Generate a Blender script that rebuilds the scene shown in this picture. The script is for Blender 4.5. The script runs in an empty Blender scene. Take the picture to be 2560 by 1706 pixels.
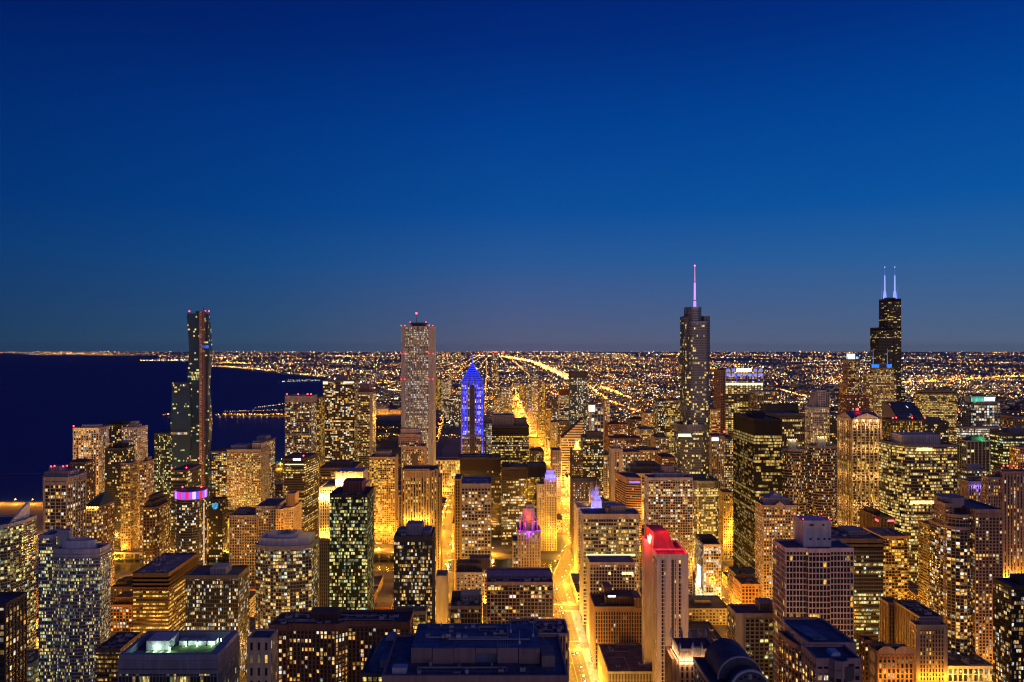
import bpy, math, random
from math import radians as R, sin, cos, pi, sqrt, floor
random.seed(7)
SC = bpy.context.scene
COL = SC.collection
# ---------------------------------------------------------------- camera, sky, dusk glow, exposure
F, CX, HY, H = 1958.0, 1235.0, 871.0, 300.0          # lens in photo pixels, vanishing point, eye height
cam_d = bpy.data.cameras.new('camera'); cam = bpy.data.objects.new('camera', cam_d); COL.objects.link(cam)
cam.location = (0, 0, H); cam.rotation_euler = (R(90), 0, 0)
cam_d.sensor_width = 36; cam_d.lens = 36 * F / 2560
cam_d.shift_x = (1280 - CX) / 2560; cam_d.shift_y = (HY - 853) / 2560
cam_d.clip_start = 1; cam_d.clip_end = 200000
SC.camera = cam
SC.render.engine = 'CYCLES'
SC.view_settings.view_transform = 'Standard'; SC.view_settings.look = 'None'
SC.view_settings.exposure = 0; SC.view_settings.gamma = 1
cy = SC.cycles
cy.use_denoising = True
try: cy.denoiser = 'OPENIMAGEDENOISE'; cy.denoising_input_passes = 'RGB_ALBEDO_NORMAL'; cy.denoising_prefilter = 'ACCURATE'
except Exception: pass
cy.max_bounces = 3; cy.diffuse_bounces = 2; cy.glossy_bounces = 2; cy.transmission_bounces = 1
cy.sample_clamp_indirect = 3; cy.caustics_reflective = False; cy.caustics_refractive = False
cy.use_light_tree = True
try: SC.cycles.pixel_filter_type = 'BLACKMAN_HARRIS'; cy.filter_width = 1.2
except Exception: pass

W = bpy.data.worlds.new('World'); SC.world = W; W.use_nodes = True
def build_world():
    nt = W.node_tree; N = nt.nodes; L = nt.links; N.clear()
    out = N.new('ShaderNodeOutputWorld'); bg = N.new('ShaderNodeBackground'); L.new(bg.outputs[0], out.inputs[0])
    tc = N.new('ShaderNodeTexCoord'); sp = N.new('ShaderNodeSeparateXYZ'); L.new(tc.outputs['Generated'], sp.inputs[0])
    ra = N.new('ShaderNodeValToRGB'); L.new(sp.outputs[2], ra.inputs[0])
    cr = ra.color_ramp; cr.elements.remove(cr.elements[1])
    stops = [(0.0, (.108, .124, .205)), (.022, (.082, .116, .220)), (.055, (.056, .110, .255)), (.11, (.020, .102, .308)), (.17, (.003, .080, .325)),
             (.27, (.0003, .054, .290)), (.36, (.0003, .028, .212)), (.42, (.0003, .018, .17)), (1.0, (.0003, .006, .07))]
    cr.elements[0].position = 0; cr.elements[0].color = (*stops[0][1], 1)
    for p, c in stops[1:]:
        e = cr.elements.new(p); e.color = (*c, 1)
    rx = N.new('ShaderNodeValToRGB')                                   # the sky is darker over the lake (east), brighter west
    mr = N.new('ShaderNodeMapRange'); mr.inputs[1].default_value = -.6; mr.inputs[2].default_value = .6
    L.new(sp.outputs[0], mr.inputs[0]); L.new(mr.outputs[0], rx.inputs[0])
    r2 = rx.color_ramp; r2.elements[0].color = (.12, .38, .52, 1); r2.elements[1].color = (.9, 1.12, 1.08, 1)
    e = r2.elements.new(.52); e.color = (1, .93, .97, 1)
    e = r2.elements.new(.27); e.color = (.34, .66, .76, 1)
    mu = N.new('ShaderNodeMix'); mu.data_type = 'RGBA'; mu.blend_type = 'MULTIPLY'; mu.inputs[0].default_value = 1
    L.new(ra.outputs[0], mu.inputs[6]); L.new(rx.outputs[0], mu.inputs[7])
    # afterglow low in the north-west, behind the camera
    dp = N.new('ShaderNodeVectorMath'); dp.operation = 'DOT_PRODUCT'; dp.inputs[1].default_value = (.5, -.86, -.1)
    L.new(tc.outputs['Generated'], dp.inputs[0])
    gm = N.new('ShaderNodeMapRange'); gm.interpolation_type = 'SMOOTHSTEP'; gm.inputs[1].default_value = .3; gm.inputs[2].default_value = 1.0
    gm.inputs[3].default_value = 0; gm.inputs[4].default_value = .09
    L.new(dp.outputs['Value'], gm.inputs[0])
    ad = N.new('ShaderNodeMix'); ad.data_type = 'RGBA'; ad.blend_type = 'ADD'; ad.inputs[7].default_value = (1.0, .50, .36, 1)
    L.new(gm.outputs[0], ad.inputs[0]); L.new(mu.outputs[2], ad.inputs[6])
    L.new(ad.outputs[2], bg.inputs[0]); bg.inputs[1].default_value = 1.0
build_world()
sd = bpy.data.lights.new('sun', 'SUN'); sd.energy = .24; sd.angle = R(50); sd.color = (1, .60, .50)
sun = bpy.data.objects.new('sun', sd); COL.objects.link(sun)
sun.rotation_euler = (R(80), 0, R(22))                                 # dusk glow from low in the north-west

# ---------------------------------------------------------------- coordinates
def wx(px, Y): return (px - CX) * Y / F
def wz(py, Y): return H - (py - HY) * Y / F
def gY(py): return H * F / (py - HY)
def gp(px, py): Y = gY(py); return ((px - CX) * Y / F, Y)

# ---------------------------------------------------------------- materials
_m = {}
def wall_mat(c, rough=.85, metal=0, var=.25):
    k = ('w', tuple(round(v, 3) for v in c), rough, metal, var)
    if k in _m: return _m[k]
    m = bpy.data.materials.new('wall_finish'); m.use_nodes = True; nt = m.node_tree; N = nt.nodes; L = nt.links
    b = N['Principled BSDF']; b.inputs['Roughness'].default_value = rough; b.inputs['Metallic'].default_value = metal
    tc = N.new('ShaderNodeTexCoord'); mp = N.new('ShaderNodeMapping'); mp.inputs['Scale'].default_value = (.35, .35, .05)
    nz = N.new('ShaderNodeTexNoise'); nz.inputs['Scale'].default_value = 1.0; nz.inputs['Detail'].default_value = 5
    L.new(tc.outputs['Object'], mp.inputs[0]); L.new(mp.outputs[0], nz.inputs[0])
    ra = N.new('ShaderNodeValToRGB'); L.new(nz.outputs[0], ra.inputs[0])
    ra.color_ramp.elements[0].position = .3; ra.color_ramp.elements[1].position = .7
    ra.color_ramp.elements[0].color = (*[v * (1 - var) for v in c], 1); ra.color_ramp.elements[1].color = (*[min(1, v * (1 + var * .6)) for v in c], 1)
    L.new(ra.outputs[0], b.inputs['Base Color'])
    _m[k] = m; return m
def roof_mat(c=(.14, .15, .18)):
    k = ('r', c)
    if k in _m: return _m[k]
    m = bpy.data.materials.new('roof_membrane'); m.use_nodes = True; nt = m.node_tree; N = nt.nodes; L = nt.links
    b = N['Principled BSDF']; b.inputs['Roughness'].default_value = .7
    tc = N.new('ShaderNodeTexCoord')
    nz = N.new('ShaderNodeTexNoise'); nz.inputs['Scale'].default_value = .12; nz.inputs['Detail'].default_value = 8; nz.inputs['Roughness'].default_value = .7
    br = N.new('ShaderNodeTexBrick'); br.inputs['Scale'].default_value = .08; br.inputs['Mortar Size'].default_value = .012
    br.inputs['Color1'].default_value = (1, 1, 1, 1); br.inputs['Color2'].default_value = (.75, .75, .75, 1); br.inputs['Mortar'].default_value = (.4, .4, .4, 1)
    L.new(tc.outputs['Object'], nz.inputs[0]); L.new(tc.outputs['Object'], br.inputs[0])
    ra = N.new('ShaderNodeValToRGB'); L.new(nz.outputs[0], ra.inputs[0]); ra.color_ramp.elements[0].position = .35; ra.color_ramp.elements[1].position = .65
    ra.color_ramp.elements[0].color = (*[v * .45 for v in c], 1); ra.color_ramp.elements[1].color = (*[v * 1.25 for v in c], 1)
    mu = N.new('ShaderNodeMix'); mu.data_type = 'RGBA'; mu.blend_type = 'MULTIPLY'; mu.inputs[0].default_value = .8
    L.new(ra.outputs[0], mu.inputs[6]); L.new(br.outputs[0], mu.inputs[7]); L.new(mu.outputs[2], b.inputs['Base Color'])
    _m[k] = m; return m
def glow_mat(c, s):
    k = ('g', c, s)
    if k in _m: return _m[k]
    m = bpy.data.materials.new('lamp_and_painted_glow'); m.use_nodes = True  # lamps, signs and lit panels; also painted floodlight on spire and antennas
    b = m.node_tree.nodes['Principled BSDF']; b.inputs['Base Color'].default_value = (*c, 1)
    b.inputs['Emission Color'].default_value = (*c, 1); b.inputs['Emission Strength'].default_value = s
    m.cycles.emission_sampling = 'NONE'
    _m[k] = m; return m
PAL = {
 'warm': [(1, .52, .10), (1, .62, .18), (1, .42, .06), (1, .74, .34), (1, .56, .14), (1, .88, .66), (1, .60, .20), (.88, .95, .85)],
 'gold': [(1, .52, .06), (1, .60, .11), (1, .44, .04), (1, .66, .18)],
 'yellow': [(1, .70, .18), (1, .62, .13), (1, .80, .34), (1, .56, .10)],
 'white': [(1, .74, .36), (1, .84, .55), (1, .62, .22), (1, .70, .30), (.85, .95, 1), (.95, .95, .85)],
 'green': [(.92, .84, .22), (1, .76, .22), (.80, .90, .36), (1, .64, .18), (1, .80, .30), (.95, .78, .22), (.62, .88, .72)],
 'mixed': [(1, .62, .16), (1, .76, .30), (1, .54, .10), (.9, .88, .5), (1, .46, .08), (.72, .86, .85), (1, .68, .22), (1, .58, .14), (1, .72, .3), (1, .64, .2)],
}
WIN = {  # a single cells, b runs of cells, c whole floors
 'apt': (.20, .27, .03), 'aptlow': (.11, .14, 0), 'apthi': (.34, .38, .02), 'hotel': (.20, .10, 0), 'office': (.05, .36, .22),
 'officehi': (.10, .62, .30), 'officelow': (.03, .14, .05), 'dark': (.03, .04, .0), 'few': (.02, .07, .0), 'dots': (.55, .1, .05), 'none': (.004, .0, 0),
}
def win_mat(kind='apt', pal='warm', S=1.6, glass=(.02, .025, .03), frame=(.1, .09, .08), mx=.07, my=.10, seg=3, rough=.18, dim=.004):
    k = ('win', kind, pal, S, glass, frame, mx, my, seg, rough, dim)
    if k in _m: return _m[k]
    S = S * 1.55
    m = bpy.data.materials.new('window_glazing'); m.use_nodes = True; nt = m.node_tree; N = nt.nodes; L = nt.links
    b = N['Principled BSDF']
    def math_(op, a, c=None, d=None):
        n = N.new('ShaderNodeMath'); n.operation = op
        for i, v in enumerate((a, c, d)):
            if v is None: continue
            if isinstance(v, (int, float)): n.inputs[i].default_value = v
            else: L.new(v, n.inputs[i])
        return n.outputs[0]
    uv = N.new('ShaderNodeUVMap'); sp = N.new('ShaderNodeSeparateXYZ'); L.new(uv.outputs[0], sp.inputs[0])
    u, v = sp.outputs[0], sp.outputs[1]
    fu, fv = math_('FLOOR', u), math_('FLOOR', v); ru, rv = math_('FRACT', u), math_('FRACT', v)
    oi = N.new('ShaderNodeObjectInfo'); seed = math_('MULTIPLY', oi.outputs['Random'], 977.0)
    def wn(a, c):
        cb = N.new('ShaderNodeCombineXYZ'); w = N.new('ShaderNodeTexWhiteNoise'); w.noise_dimensions = '4D'
        if isinstance(a, (int, float)): cb.inputs[0].default_value = a
        else: L.new(a, cb.inputs[0])
        L.new(c, cb.inputs[1]); L.new(cb.outputs[0], w.inputs['Vector']); L.new(seed, w.inputs['W']); return w
    c1 = wn(fu, fv); c2 = wn(math_('ADD', fu, 517.3), fv)
    s3 = N.new('ShaderNodeSeparateColor'); L.new(c2.outputs['Color'], s3.inputs[0])
    seg_ = wn(math_('ADD', math_('FLOOR', math_('DIVIDE', math_('ADD', u, math_('MULTIPLY', fv, .37)), seg)), 91.7), fv)
    flo = wn(-7.0, fv)
    a, bb, c = WIN[kind]
    colr = wn(math_('ADD', fu, 43.1), math_('MULTIPLY', u, 0.0))                       # stacks of like rooms, one above the other
    on = math_('MAXIMUM', math_('LESS_THAN', c1.outputs['Value'], math_('MULTIPLY', a, math_('ADD', .25, math_('MULTIPLY', colr.outputs['Value'], 1.5)))),
               math_('MULTIPLY', math_('LESS_THAN', seg_.outputs['Value'], bb), math_('LESS_THAN', s3.outputs[0], .8)))
    if c: on = math_('MAXIMUM', on, math_('MULTIPLY', math_('LESS_THAN', flo.outputs['Value'], c), math_('LESS_THAN', s3.outputs[0], .9)))
    ra = N.new('ShaderNodeValToRGB'); ra.color_ramp.interpolation = 'CONSTANT'; P = PAL[pal]
    ra.color_ramp.elements[0].color = (*P[0], 1); ra.color_ramp.elements[1].position = 1 / len(P); ra.color_ramp.elements[1].color = (*P[1], 1)
    for i in range(2, len(P)):
        e = ra.color_ramp.elements.new(i / len(P)); e.color = (*P[i], 1)
    mixv = math_('FRACT', math_('ADD', math_('MULTIPLY', seg_.outputs['Value'], 3.1), math_('MULTIPLY', s3.outputs[1], .35)))
    L.new(mixv, ra.inputs[0])
    nz = N.new('ShaderNodeTexNoise'); nz.inputs['Scale'].default_value = 2.7; nz.inputs['Detail'].default_value = 2; L.new(uv.outputs[0], nz.inputs[0])
    st = math_('ADD', .13, math_('MULTIPLY', math_('POWER', s3.outputs[2], 3.0), 1.5))
    st = math_('MULTIPLY', st, math_('ADD', .35, math_('MULTIPLY', nz.outputs[0], 1.3)))
    sb = wn(math_('FLOOR', math_('MULTIPLY', u, 3.0)), math_('ADD', math_('FLOOR', math_('MULTIPLY', v, 2.0)), 331.0))   # furniture, curtains, lamps inside
    st = math_('MULTIPLY', st, math_('ADD', .3, math_('MULTIPLY', math_('POWER', sb.outputs['Value'], 1.5), 1.75)))
    blind = math_('GREATER_THAN', rv, math_('ADD', .35, s3.outputs[1]))          # blinds drawn part of the way down
    st = math_('MULTIPLY', st, math_('SUBTRACT', 1, math_('MULTIPLY', blind, .55)))
    mask = math_('MULTIPLY', math_('MULTIPLY', math_('GREATER_THAN', ru, mx), math_('LESS_THAN', ru, 1 - mx)),
                 math_('MULTIPLY', math_('GREATER_THAN', rv, my), math_('LESS_THAN', rv, 1 - my)))
    lev = math_('MINIMUM', math_('MAXIMUM', math_('MULTIPLY', math_('MULTIPLY', on, st), S), math_('MULTIPLY', s3.outputs[1], dim)), 1.2)
    L.new(math_('MULTIPLY', lev, mask), b.inputs['Emission Strength']); L.new(ra.outputs[0], b.inputs['Emission Color'])
    mc = N.new('ShaderNodeMix'); mc.data_type = 'RGBA'; mc.inputs[6].default_value = (*frame, 1); mc.inputs[7].default_value = (*glass, 1)
    L.new(mask, mc.inputs[0]); L.new(mc.outputs[2], b.inputs['Base Color'])
    L.new(math_('ADD', .75, math_('MULTIPLY', mask, rough - .75)), b.inputs['Roughness'])
    m.cycles.emission_sampling = 'NONE'
    _m[k] = m; return m

# ---------------------------------------------------------------- mesh building
class MB:
    def __init__(s): s.v = []; s.f = []; s.uv = []; s.mi = []
    def face(s, pts, uv=None, mi=0):
        n = len(s.v); s.v += [tuple(p) for p in pts]; s.f.append(tuple(range(n, n + len(pts))))
        s.uv.append(uv or [(0, 0)] * len(pts)); s.mi.append(mi)
    def box(s, x0, x1, y0, y1, z0, z1, mi=0, top=None):
        t = top or (x0, x1, y0, y1)
        a = [(x0, y0, z0), (x1, y0, z0), (x1, y1, z0), (x0, y1, z0)]
        b = [(t[0], t[2], z1), (t[1], t[2], z1), (t[1], t[3], z1), (t[0], t[3], z1)]
        s.face(b, mi=mi); s.face(a[::-1], mi=mi)
        for i in range(4):
            j = (i + 1) % 4; s.face([a[i], a[j], b[j], b[i]], mi=mi)
    def prism(s, pl, z0, z1, mi=0, cap=True, bottom=False, top=None):
        n = len(pl); tp = top or pl
        for i in range(n):
            j = (i + 1) % n
            s.face([(*pl[i], z0), (*pl[j], z0), (*tp[j], z1), (*tp[i], z1)], mi=mi)
        if cap: s.face([(*p, z1) for p in tp], mi=mi)
        if bottom: s.face([(*p, z0) for p in pl][::-1], mi=mi)
    def tube(s, p, q, r0, r1=None, n=6, mi=0):
        r1 = r0 if r1 is None else r1
        d = [q[i] - p[i] for i in range(3)]; L = sqrt(sum(c * c for c in d)) or 1; d = [c / L for c in d]
        a = (1, 0, 0) if abs(d[0]) < .8 else (0, 1, 0)
        u = (d[1] * a[2] - d[2] * a[1], d[2] * a[0] - d[0] * a[2], d[0] * a[1] - d[1] * a[0]); l = sqrt(sum(c * c for c in u)); u = [c / l for c in u]
        w = (d[1] * u[2] - d[2] * u[1], d[2] * u[0] - d[0] * u[2], d[0] * u[1] - d[1] * u[0])
        A = []; B = []
        for k in range(n):
            t = 2 * pi * k / n; c_, s_ = cos(t), sin(t)
            A.append(tuple(p[i] + r0 * (c_ * u[i] + s_ * w[i]) for i in range(3))); B.append(tuple(q[i] + r1 * (c_ * u[i] + s_ * w[i]) for i in range(3)))
        for k in range(n):
            j = (k + 1) % n; s.face([A[k], A[j], B[j], B[k]], mi=mi)
        s.face(B, mi=mi); s.face(A[::-1], mi=mi)
    def ball(s, c, r, mi=0, n=6, m=4):
        for i in range(m):
            a0, a1 = pi * i / m - pi / 2, pi * (i + 1) / m - pi / 2
            for k in range(n):
                t0, t1 = 2 * pi * k / n, 2 * pi * (k + 1) / n
                P = lambda a, t: (c[0] + r * cos(a) * cos(t), c[1] + r * cos(a) * sin(t), c[2] + r * sin(a))
                s.face([P(a0, t0), P(a0, t1), P(a1, t1), P(a1, t0)], mi=mi)
    def build(s, name, mats, parent=None, loc=None):
        if not isinstance(mats, (list, tuple)): mats = [mats]
        if loc is None: loc = tuple(parent.location) if parent and parent.parent is None else (0, 0, 0)
        me = bpy.data.meshes.new(name); lx, ly, lz = loc
        me.from_pydata([(x - lx, y - ly, z - lz) for x, y, z in s.v], [], s.f)
        for mt in mats: me.materials.append(mt)
        if len(mats) > 1: me.polygons.foreach_set('material_index', s.mi)
        ul = me.uv_layers.new(name='UVMap'); fl = [c for f in s.uv for p in f for c in p]; ul.data.foreach_set('uv', fl)
        o = bpy.data.objects.new(name, me); COL.objects.link(o)
        if parent is not None: o.parent = parent
        else: o.location = loc
        return o
def tag(o, label=None, cat=None, group=None, kind=None):
    if label: o['label'] = label
    if cat: o['category'] = cat
    if group: o['group'] = group
    if kind: o['kind'] = kind
    return o
def thing(name, label, cat, loc, group=None):
    o = bpy.data.objects.new(name, None); COL.objects.link(o); o.location = loc; o.empty_display_size = 1
    return tag(o, label, cat, group)
def sub(b, name, mats, part, root):
    """a sub-part: the part sits at its thing's origin, so the same local frame serves"""
    o = b.build(name, mats, None, tuple(root.location)); o.location = (0, 0, 0); o.parent = part; return o
_ld = {}
def lamp(x, y, z, P, c, r=.6, parent=None, name='lamp_light'):
    k = (P, c, r)
    if k not in _ld:
        d = bpy.data.lights.new(name, 'POINT'); d.energy = P; d.color = c; d.shadow_soft_size = r; _ld[k] = d
    o = bpy.data.objects.new(name, _ld[k]); COL.objects.link(o)
    if parent is not None:
        o.parent = parent; l = parent.location; o.location = (x - l[0], y - l[1], z - l[2])
    else: o.location = (x, y, z)
    return o
AMBER = (1, .40, .028); GOLD = (1, .48, .05); WARM = (1, .62, .22); COOL = (.9, 1, .95); RED = (1, .03, .04); BLUE = (.06, .12, 1); PURP = (.45, .12, 1)
def offset(pl, d):
    n = len(pl); out = []
    for i in range(n):
        p0, p1, p2 = pl[i - 1], pl[i], pl[(i + 1) % n]
        def nr(a, b):
            dx, dy = b[0] - a[0], b[1] - a[1]; l = sqrt(dx * dx + dy * dy) or 1; return dy / l, -dx / l
        n1, n2 = nr(p0, p1), nr(p1, p2); k = 1 + n1[0] * n2[0] + n1[1] * n2[1]
        k = max(k, .35); out.append((p1[0] + d * (n1[0] + n2[0]) / k, p1[1] + d * (n1[1] + n2[1]) / k))
    return out
def circle(cx, cy_, r, n, ry=None, a0=0): return [(cx + r * cos(a0 + 2 * pi * k / n), cy_ + (ry or r) * sin(a0 + 2 * pi * k / n)) for k in range(n)]
def rrect(x0, x1, y0, y1, r, n=5):
    out = []
    for (cx, cy_, a) in ((x0 + r, y0 + r, pi), (x1 - r, y0 + r, 1.5 * pi), (x1 - r, y1 - r, 0), (x0 + r, y1 - r, .5 * pi)):
        out += [(cx + r * cos(a + .5 * pi * k / n), cy_ + r * sin(a + .5 * pi * k / n)) for k in range(n + 1)]
    return out
ST = {
 'grid': dict(cw=3.4, fh=3.6, pw=.9, ps=.45, sh=1.1, sp=.3),
 'bands': dict(cw=3.0, fh=3.8, pw=0, ps=0, sh=1.4, sp=.35, kind='office', pal='yellow', seg=6),
 'piers': dict(cw=3.0, fh=3.7, pw=1.0, ps=.9, sh=.8, sp=.2, kind='office'),
 'glass': dict(cw=2.6, fh=3.3, pw=.18, ps=.14, sh=.32, sp=.1, pal='mixed', mx=.05, my=.14),
 'balc': dict(cw=3.8, fh=3.1, pw=.5, ps=.25, sh=.5, sp=1.2),
}
BASE = dict(col=(.42, .35, .28), kind='apt', pal='warm', S=1.6, glass=(.02, .025, .03), seg=3, mx=.05, my=.06, roof=(.14, .15, .18), top=1.6, tcol=None, pe=1, pbase=0, solid=None)
FOOT = []; HTS = []
BOX = {}
def facade(root, pl, z0, z1, S, wname='wall', gname='glazing'):
    nf = max(1, round((z1 - z0) / S['fh'])); fh = (z1 - z0) / nf; n = len(pl)
    G = MB(); Wl = MB()
    osp = offset(pl, S['sp']) if S['sh'] else pl; ops = offset(pl, S['ps']) if S['pw'] else pl
    tall = S['top']
    u0 = 0
    for i in range(n):
        j = (i + 1) % n; P, Q = pl[i], pl[j]; dx, dy = Q[0] - P[0], Q[1] - P[1]; L = sqrt(dx * dx + dy * dy)
        if L < .05: continue
        nx, ny = dy / L, -dx / L; nc = max(1, round(L / (S['cw'] * (.8 if not S['pw'] or S['pw'] < .3 else .92))))
        G.face([(*P, z0), (*Q, z0), (*Q, z1), (*P, z1)], [(u0, 0), (u0 + nc, 0), (u0 + nc, nf), (u0, nf)])
        tx, ty = dx / L, dy / L
        back = ny > .4
        if S['sh'] and not back:
            A, B = osp[i], osp[j]; h = S['sh'] / 2
            for k in range(nf + 1):
                za, zb = z0 + k * fh - h, z0 + k * fh + h
                if k == nf: za, zb = z1 - tall, z1 + .01
                if k == 0: za = z0
                Wl.face([(*A, za), (*B, za), (*B, zb), (*A, zb)]); Wl.face([(*A, zb), (*B, zb), (*Q, zb), (*P, zb)])
                if k: Wl.face([(*P, za), (*Q, za), (*B, za), (*A, za)])
        if S['pw'] and not back:
            pr = S['ps']
            for k in range(nc + 1):
                if k % S['pe'] and k != nc: continue
                c = L * k / nc; a, b = max(0, c - S['pw'] / 2), min(L, c + S['pw'] / 2)
                pa = (P[0] + tx * a, P[1] + ty * a); pb = (P[0] + tx * b, P[1] + ty * b)
                qa = ops[i] if a == 0 else (pa[0] + nx * pr, pa[1] + ny * pr); qb = ops[j] if b == L else (pb[0] + nx * pr, pb[1] + ny * pr)
                Wl.face([(*qa, z0), (*qb, z0), (*qb, z1 + .02), (*qa, z1 + .02)])
                Wl.face([(*pa, z0), (*qa, z0), (*qa, z1 + .02), (*pa, z1 + .02)]); Wl.face([(*qb, z0), (*pb, z0), (*pb, z1 + .02), (*qb, z1 + .02)])
        if S['solid'] and not back:                                    # blank strips of wall, fractions along each front-facing edge
            for (f0, f1) in S['solid']:
                a, b = L * f0, L * f1; pr = max(S['ps'], S['sp']) + .12
                if ny > -.6: continue
                pa = (P[0] + tx * a, P[1] + ty * a); pb = (P[0] + tx * b, P[1] + ty * b)
                qa = (pa[0] + nx * pr, pa[1] + ny * pr); qb = (pb[0] + nx * pr, pb[1] + ny * pr)
                Wl.face([(*qa, z0), (*qb, z0), (*qb, z1 + .03), (*qa, z1 + .03)])
                Wl.face([(*pa, z0), (*qa, z0), (*qa, z1 + .03), (*pa, z1 + .03)]); Wl.face([(*qb, z0), (*pb, z0), (*pb, z1 + .03), (*qb, z1 + .03)])
        u0 += nc + 3
    gm = win_mat(S['kind'], S['pal'], S['S'], S['glass'], tuple(c * .5 for c in S['col']), S['mx'], S['my'], S['seg'])
    G.build(gname, gm, root)
    # parapet ring
    po = offset(pl, max(S['sp'], S['ps']) + .06); pi_ = offset(pl, -.5); ph = 1.3
    for i in range(n):
        j = (i + 1) % n
        Wl.face([(*po[i], z1 - .4), (*po[j], z1 - .4), (*po[j], z1 + ph), (*po[i], z1 + ph)])
        Wl.face([(*po[i], z1 + ph), (*po[j], z1 + ph), (*pi_[j], z1 + ph), (*pi_[i], z1 + ph)])
        Wl.face([(*pi_[j], z1 + .05), (*pi_[i], z1 + .05), (*pi_[i], z1 + ph), (*pi_[j], z1 + ph)])
    Wl.build(wname, wall_mat(S['col'], S.get('rough', .85), S.get('metal', 0)), root)
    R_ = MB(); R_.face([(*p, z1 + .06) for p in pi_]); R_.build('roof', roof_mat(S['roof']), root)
def style(st, o):
    S = dict(BASE); S.update(ST[st]); S.update(o); return S
def penthouse(root, x0, x1, y0, y1, z0, z1, c, name='penthouse', louvre=True):
    M = MB(); M.box(x0, x1, y0, y1, z0, z1)
    if louvre:
        n = max(2, int((x1 - x0) / 2.5))
        for k in range(n):
            a = x0 + (x1 - x0) * (k + .12) / n; b = x0 + (x1 - x0) * (k + .88) / n
            M.box(a, b, y0 - .12, y0 - .002, z0 + .6, z1 - .7, mi=1)
    return M.build(name, [wall_mat(c), wall_mat(tuple(v * .55 for v in c))], root)
def beacon(root, x, y, z, r=1.0, c=RED, s=14, h=2.0):
    M = MB(); M.tube((x, y, z - .3), (x, y, z + h), .18, .12, 5, 0); M.ball((x, y, z + h + r * .8), r, 1)
    return M.build('beacon', [wall_mat((.1, .1, .1)), glow_mat(c, s)], root)
def mast(root, x, y, z0, z1, r, c=(.5, .5, .52), m=None, name='mast'):
    M = MB(); M.tube((x, y, z0), (x, y, z1), r, r * .35, 7); return M.build(name, m or wall_mat(c), root)
def units(root, x0, x1, y0, y1, z, n, sz=(2, 5)):
    for _ in range(max(1, n // 3)):                                      # ducts and pipe runs across the roof
        M = MB(); xa, xb = sorted((random.uniform(x0, x1), random.uniform(x0, x1))); ya = random.uniform(y0, y1); yb = random.uniform(y0, y1)
        M.box(xa, xb + .6, ya, ya + .7, z + .25, z + .85); M.box(xb, xb + .6, min(ya, yb) - .01 if yb < ya else ya + .71, ya - .01 if yb < ya else max(ya + .8, yb), z + .25, z + .85)
        M.build('roof_duct', wall_mat((.32, .34, .38), .5), root)
        M = MB(); M.tube((xa, yb, z + .3), (xb, yb, z + .3), .12, .12, 5); M.tube((xa, yb, z), (xa, yb, z + 1.6), .16, .16, 6); M.tube((xa, yb, z + 1.6), (xa, yb, z + 1.8), .3, .2, 6); M.build('roof_pipe', wall_mat((.25, .25, .27), .5), root)
    for _ in range(n):
        w, d, h = random.uniform(*sz), random.uniform(*sz), random.uniform(1.2, 2.6)
        x, y = random.uniform(x0, x1 - w), random.uniform(y0, y1 - d)
        M = MB(); M.box(x, x + w, y, y + d, z + .3, z + h)
        M.box(x + .2, x + .5, y + .2, y + .5, z, z + .3); M.box(x + w - .5, x + w - .2, y + d - .5, y + d - .2, z, z + .3)
        if w > 2.6: M.tube((x + w / 2, y + d / 2, z + h), (x + w / 2, y + d / 2, z + h + .4), min(w, d) * .32, n=10, mi=1)
        g = random.uniform(.2, .5); M.build('air_handler', [wall_mat((g, g, g * 1.05)), wall_mat((.06, .06, .06))], root)
def bld(nm, label, x0, x1, yt, Y, D, st='grid', cat=None, group=None, poly=None, zb=0, pent=(), bc=(), un=0, cz=None, **o):
    X0, X1 = wx(x0, Y), wx(x1, Y); z = wz(yt, Y); S = style(st, o)
    if Y < 760: S['S'] *= .6; S['cw'] *= .85 if st in ('glass', 'balc') else 1
    root = thing(nm, label, cat or nm.replace('_', ' '), ((X0 + X1) / 2, Y + D / 2, zb), group)
    w = X1 - X0
    pl = [(X0 + u * w, Y + d * D) for u, d in poly] if poly else [(X0, Y), (X1, Y), (X1, Y + D), (X0, Y + D)]
    facade(root, pl, zb, z, S)
    zz = z + .08
    for p in pent:
        u0, u1, d0, d1, h = p[:5]; c = p[5] if len(p) > 5 else tuple(v * .8 for v in S['col'])
        penthouse(root, X0 + u0 * w, X0 + u1 * w, Y + d0 * D, Y + d1 * D, zz, zz + h, c)
    for p in bc: beacon(root, X0 + p[0] * w, Y + p[1] * D, z + 1.3 + (p[2] if len(p) > 2 else 0), .7 * max(1, Y / 800))
    un = int(un * 1.7) if Y < 800 else un
    if un: units(root, X0 + 2, X1 - 2, Y + 2, Y + D - 2, zz, un)
    FOOT.append((X0 - 3, X1 + 3, Y - 3, Y + D + 3)); HTS.append((X0, X1, Y, z))
    return root, (X0, X1, Y, Y + D, z)
def tier(root, x0, x1, yt, Y, D, zb, st, poly=None, **o):
    X0, X1 = wx(x0, Y), wx(x1, Y); z = wz(yt, Y); w = X1 - X0
    pl = [(X0 + u * w, Y + d * D) for u, d in poly] if poly else [(X0, Y), (X1, Y), (X1, Y + D), (X0, Y + D)]
    facade(root, pl, zb, z, style(st, o)); FOOT.append((X0 - 3, X1 + 3, Y - 3, Y + D + 3)); HTS.append((X0, X1, Y, z)) if zb < 5 else None; return (X0, X1, Y, Y + D, z)
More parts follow.
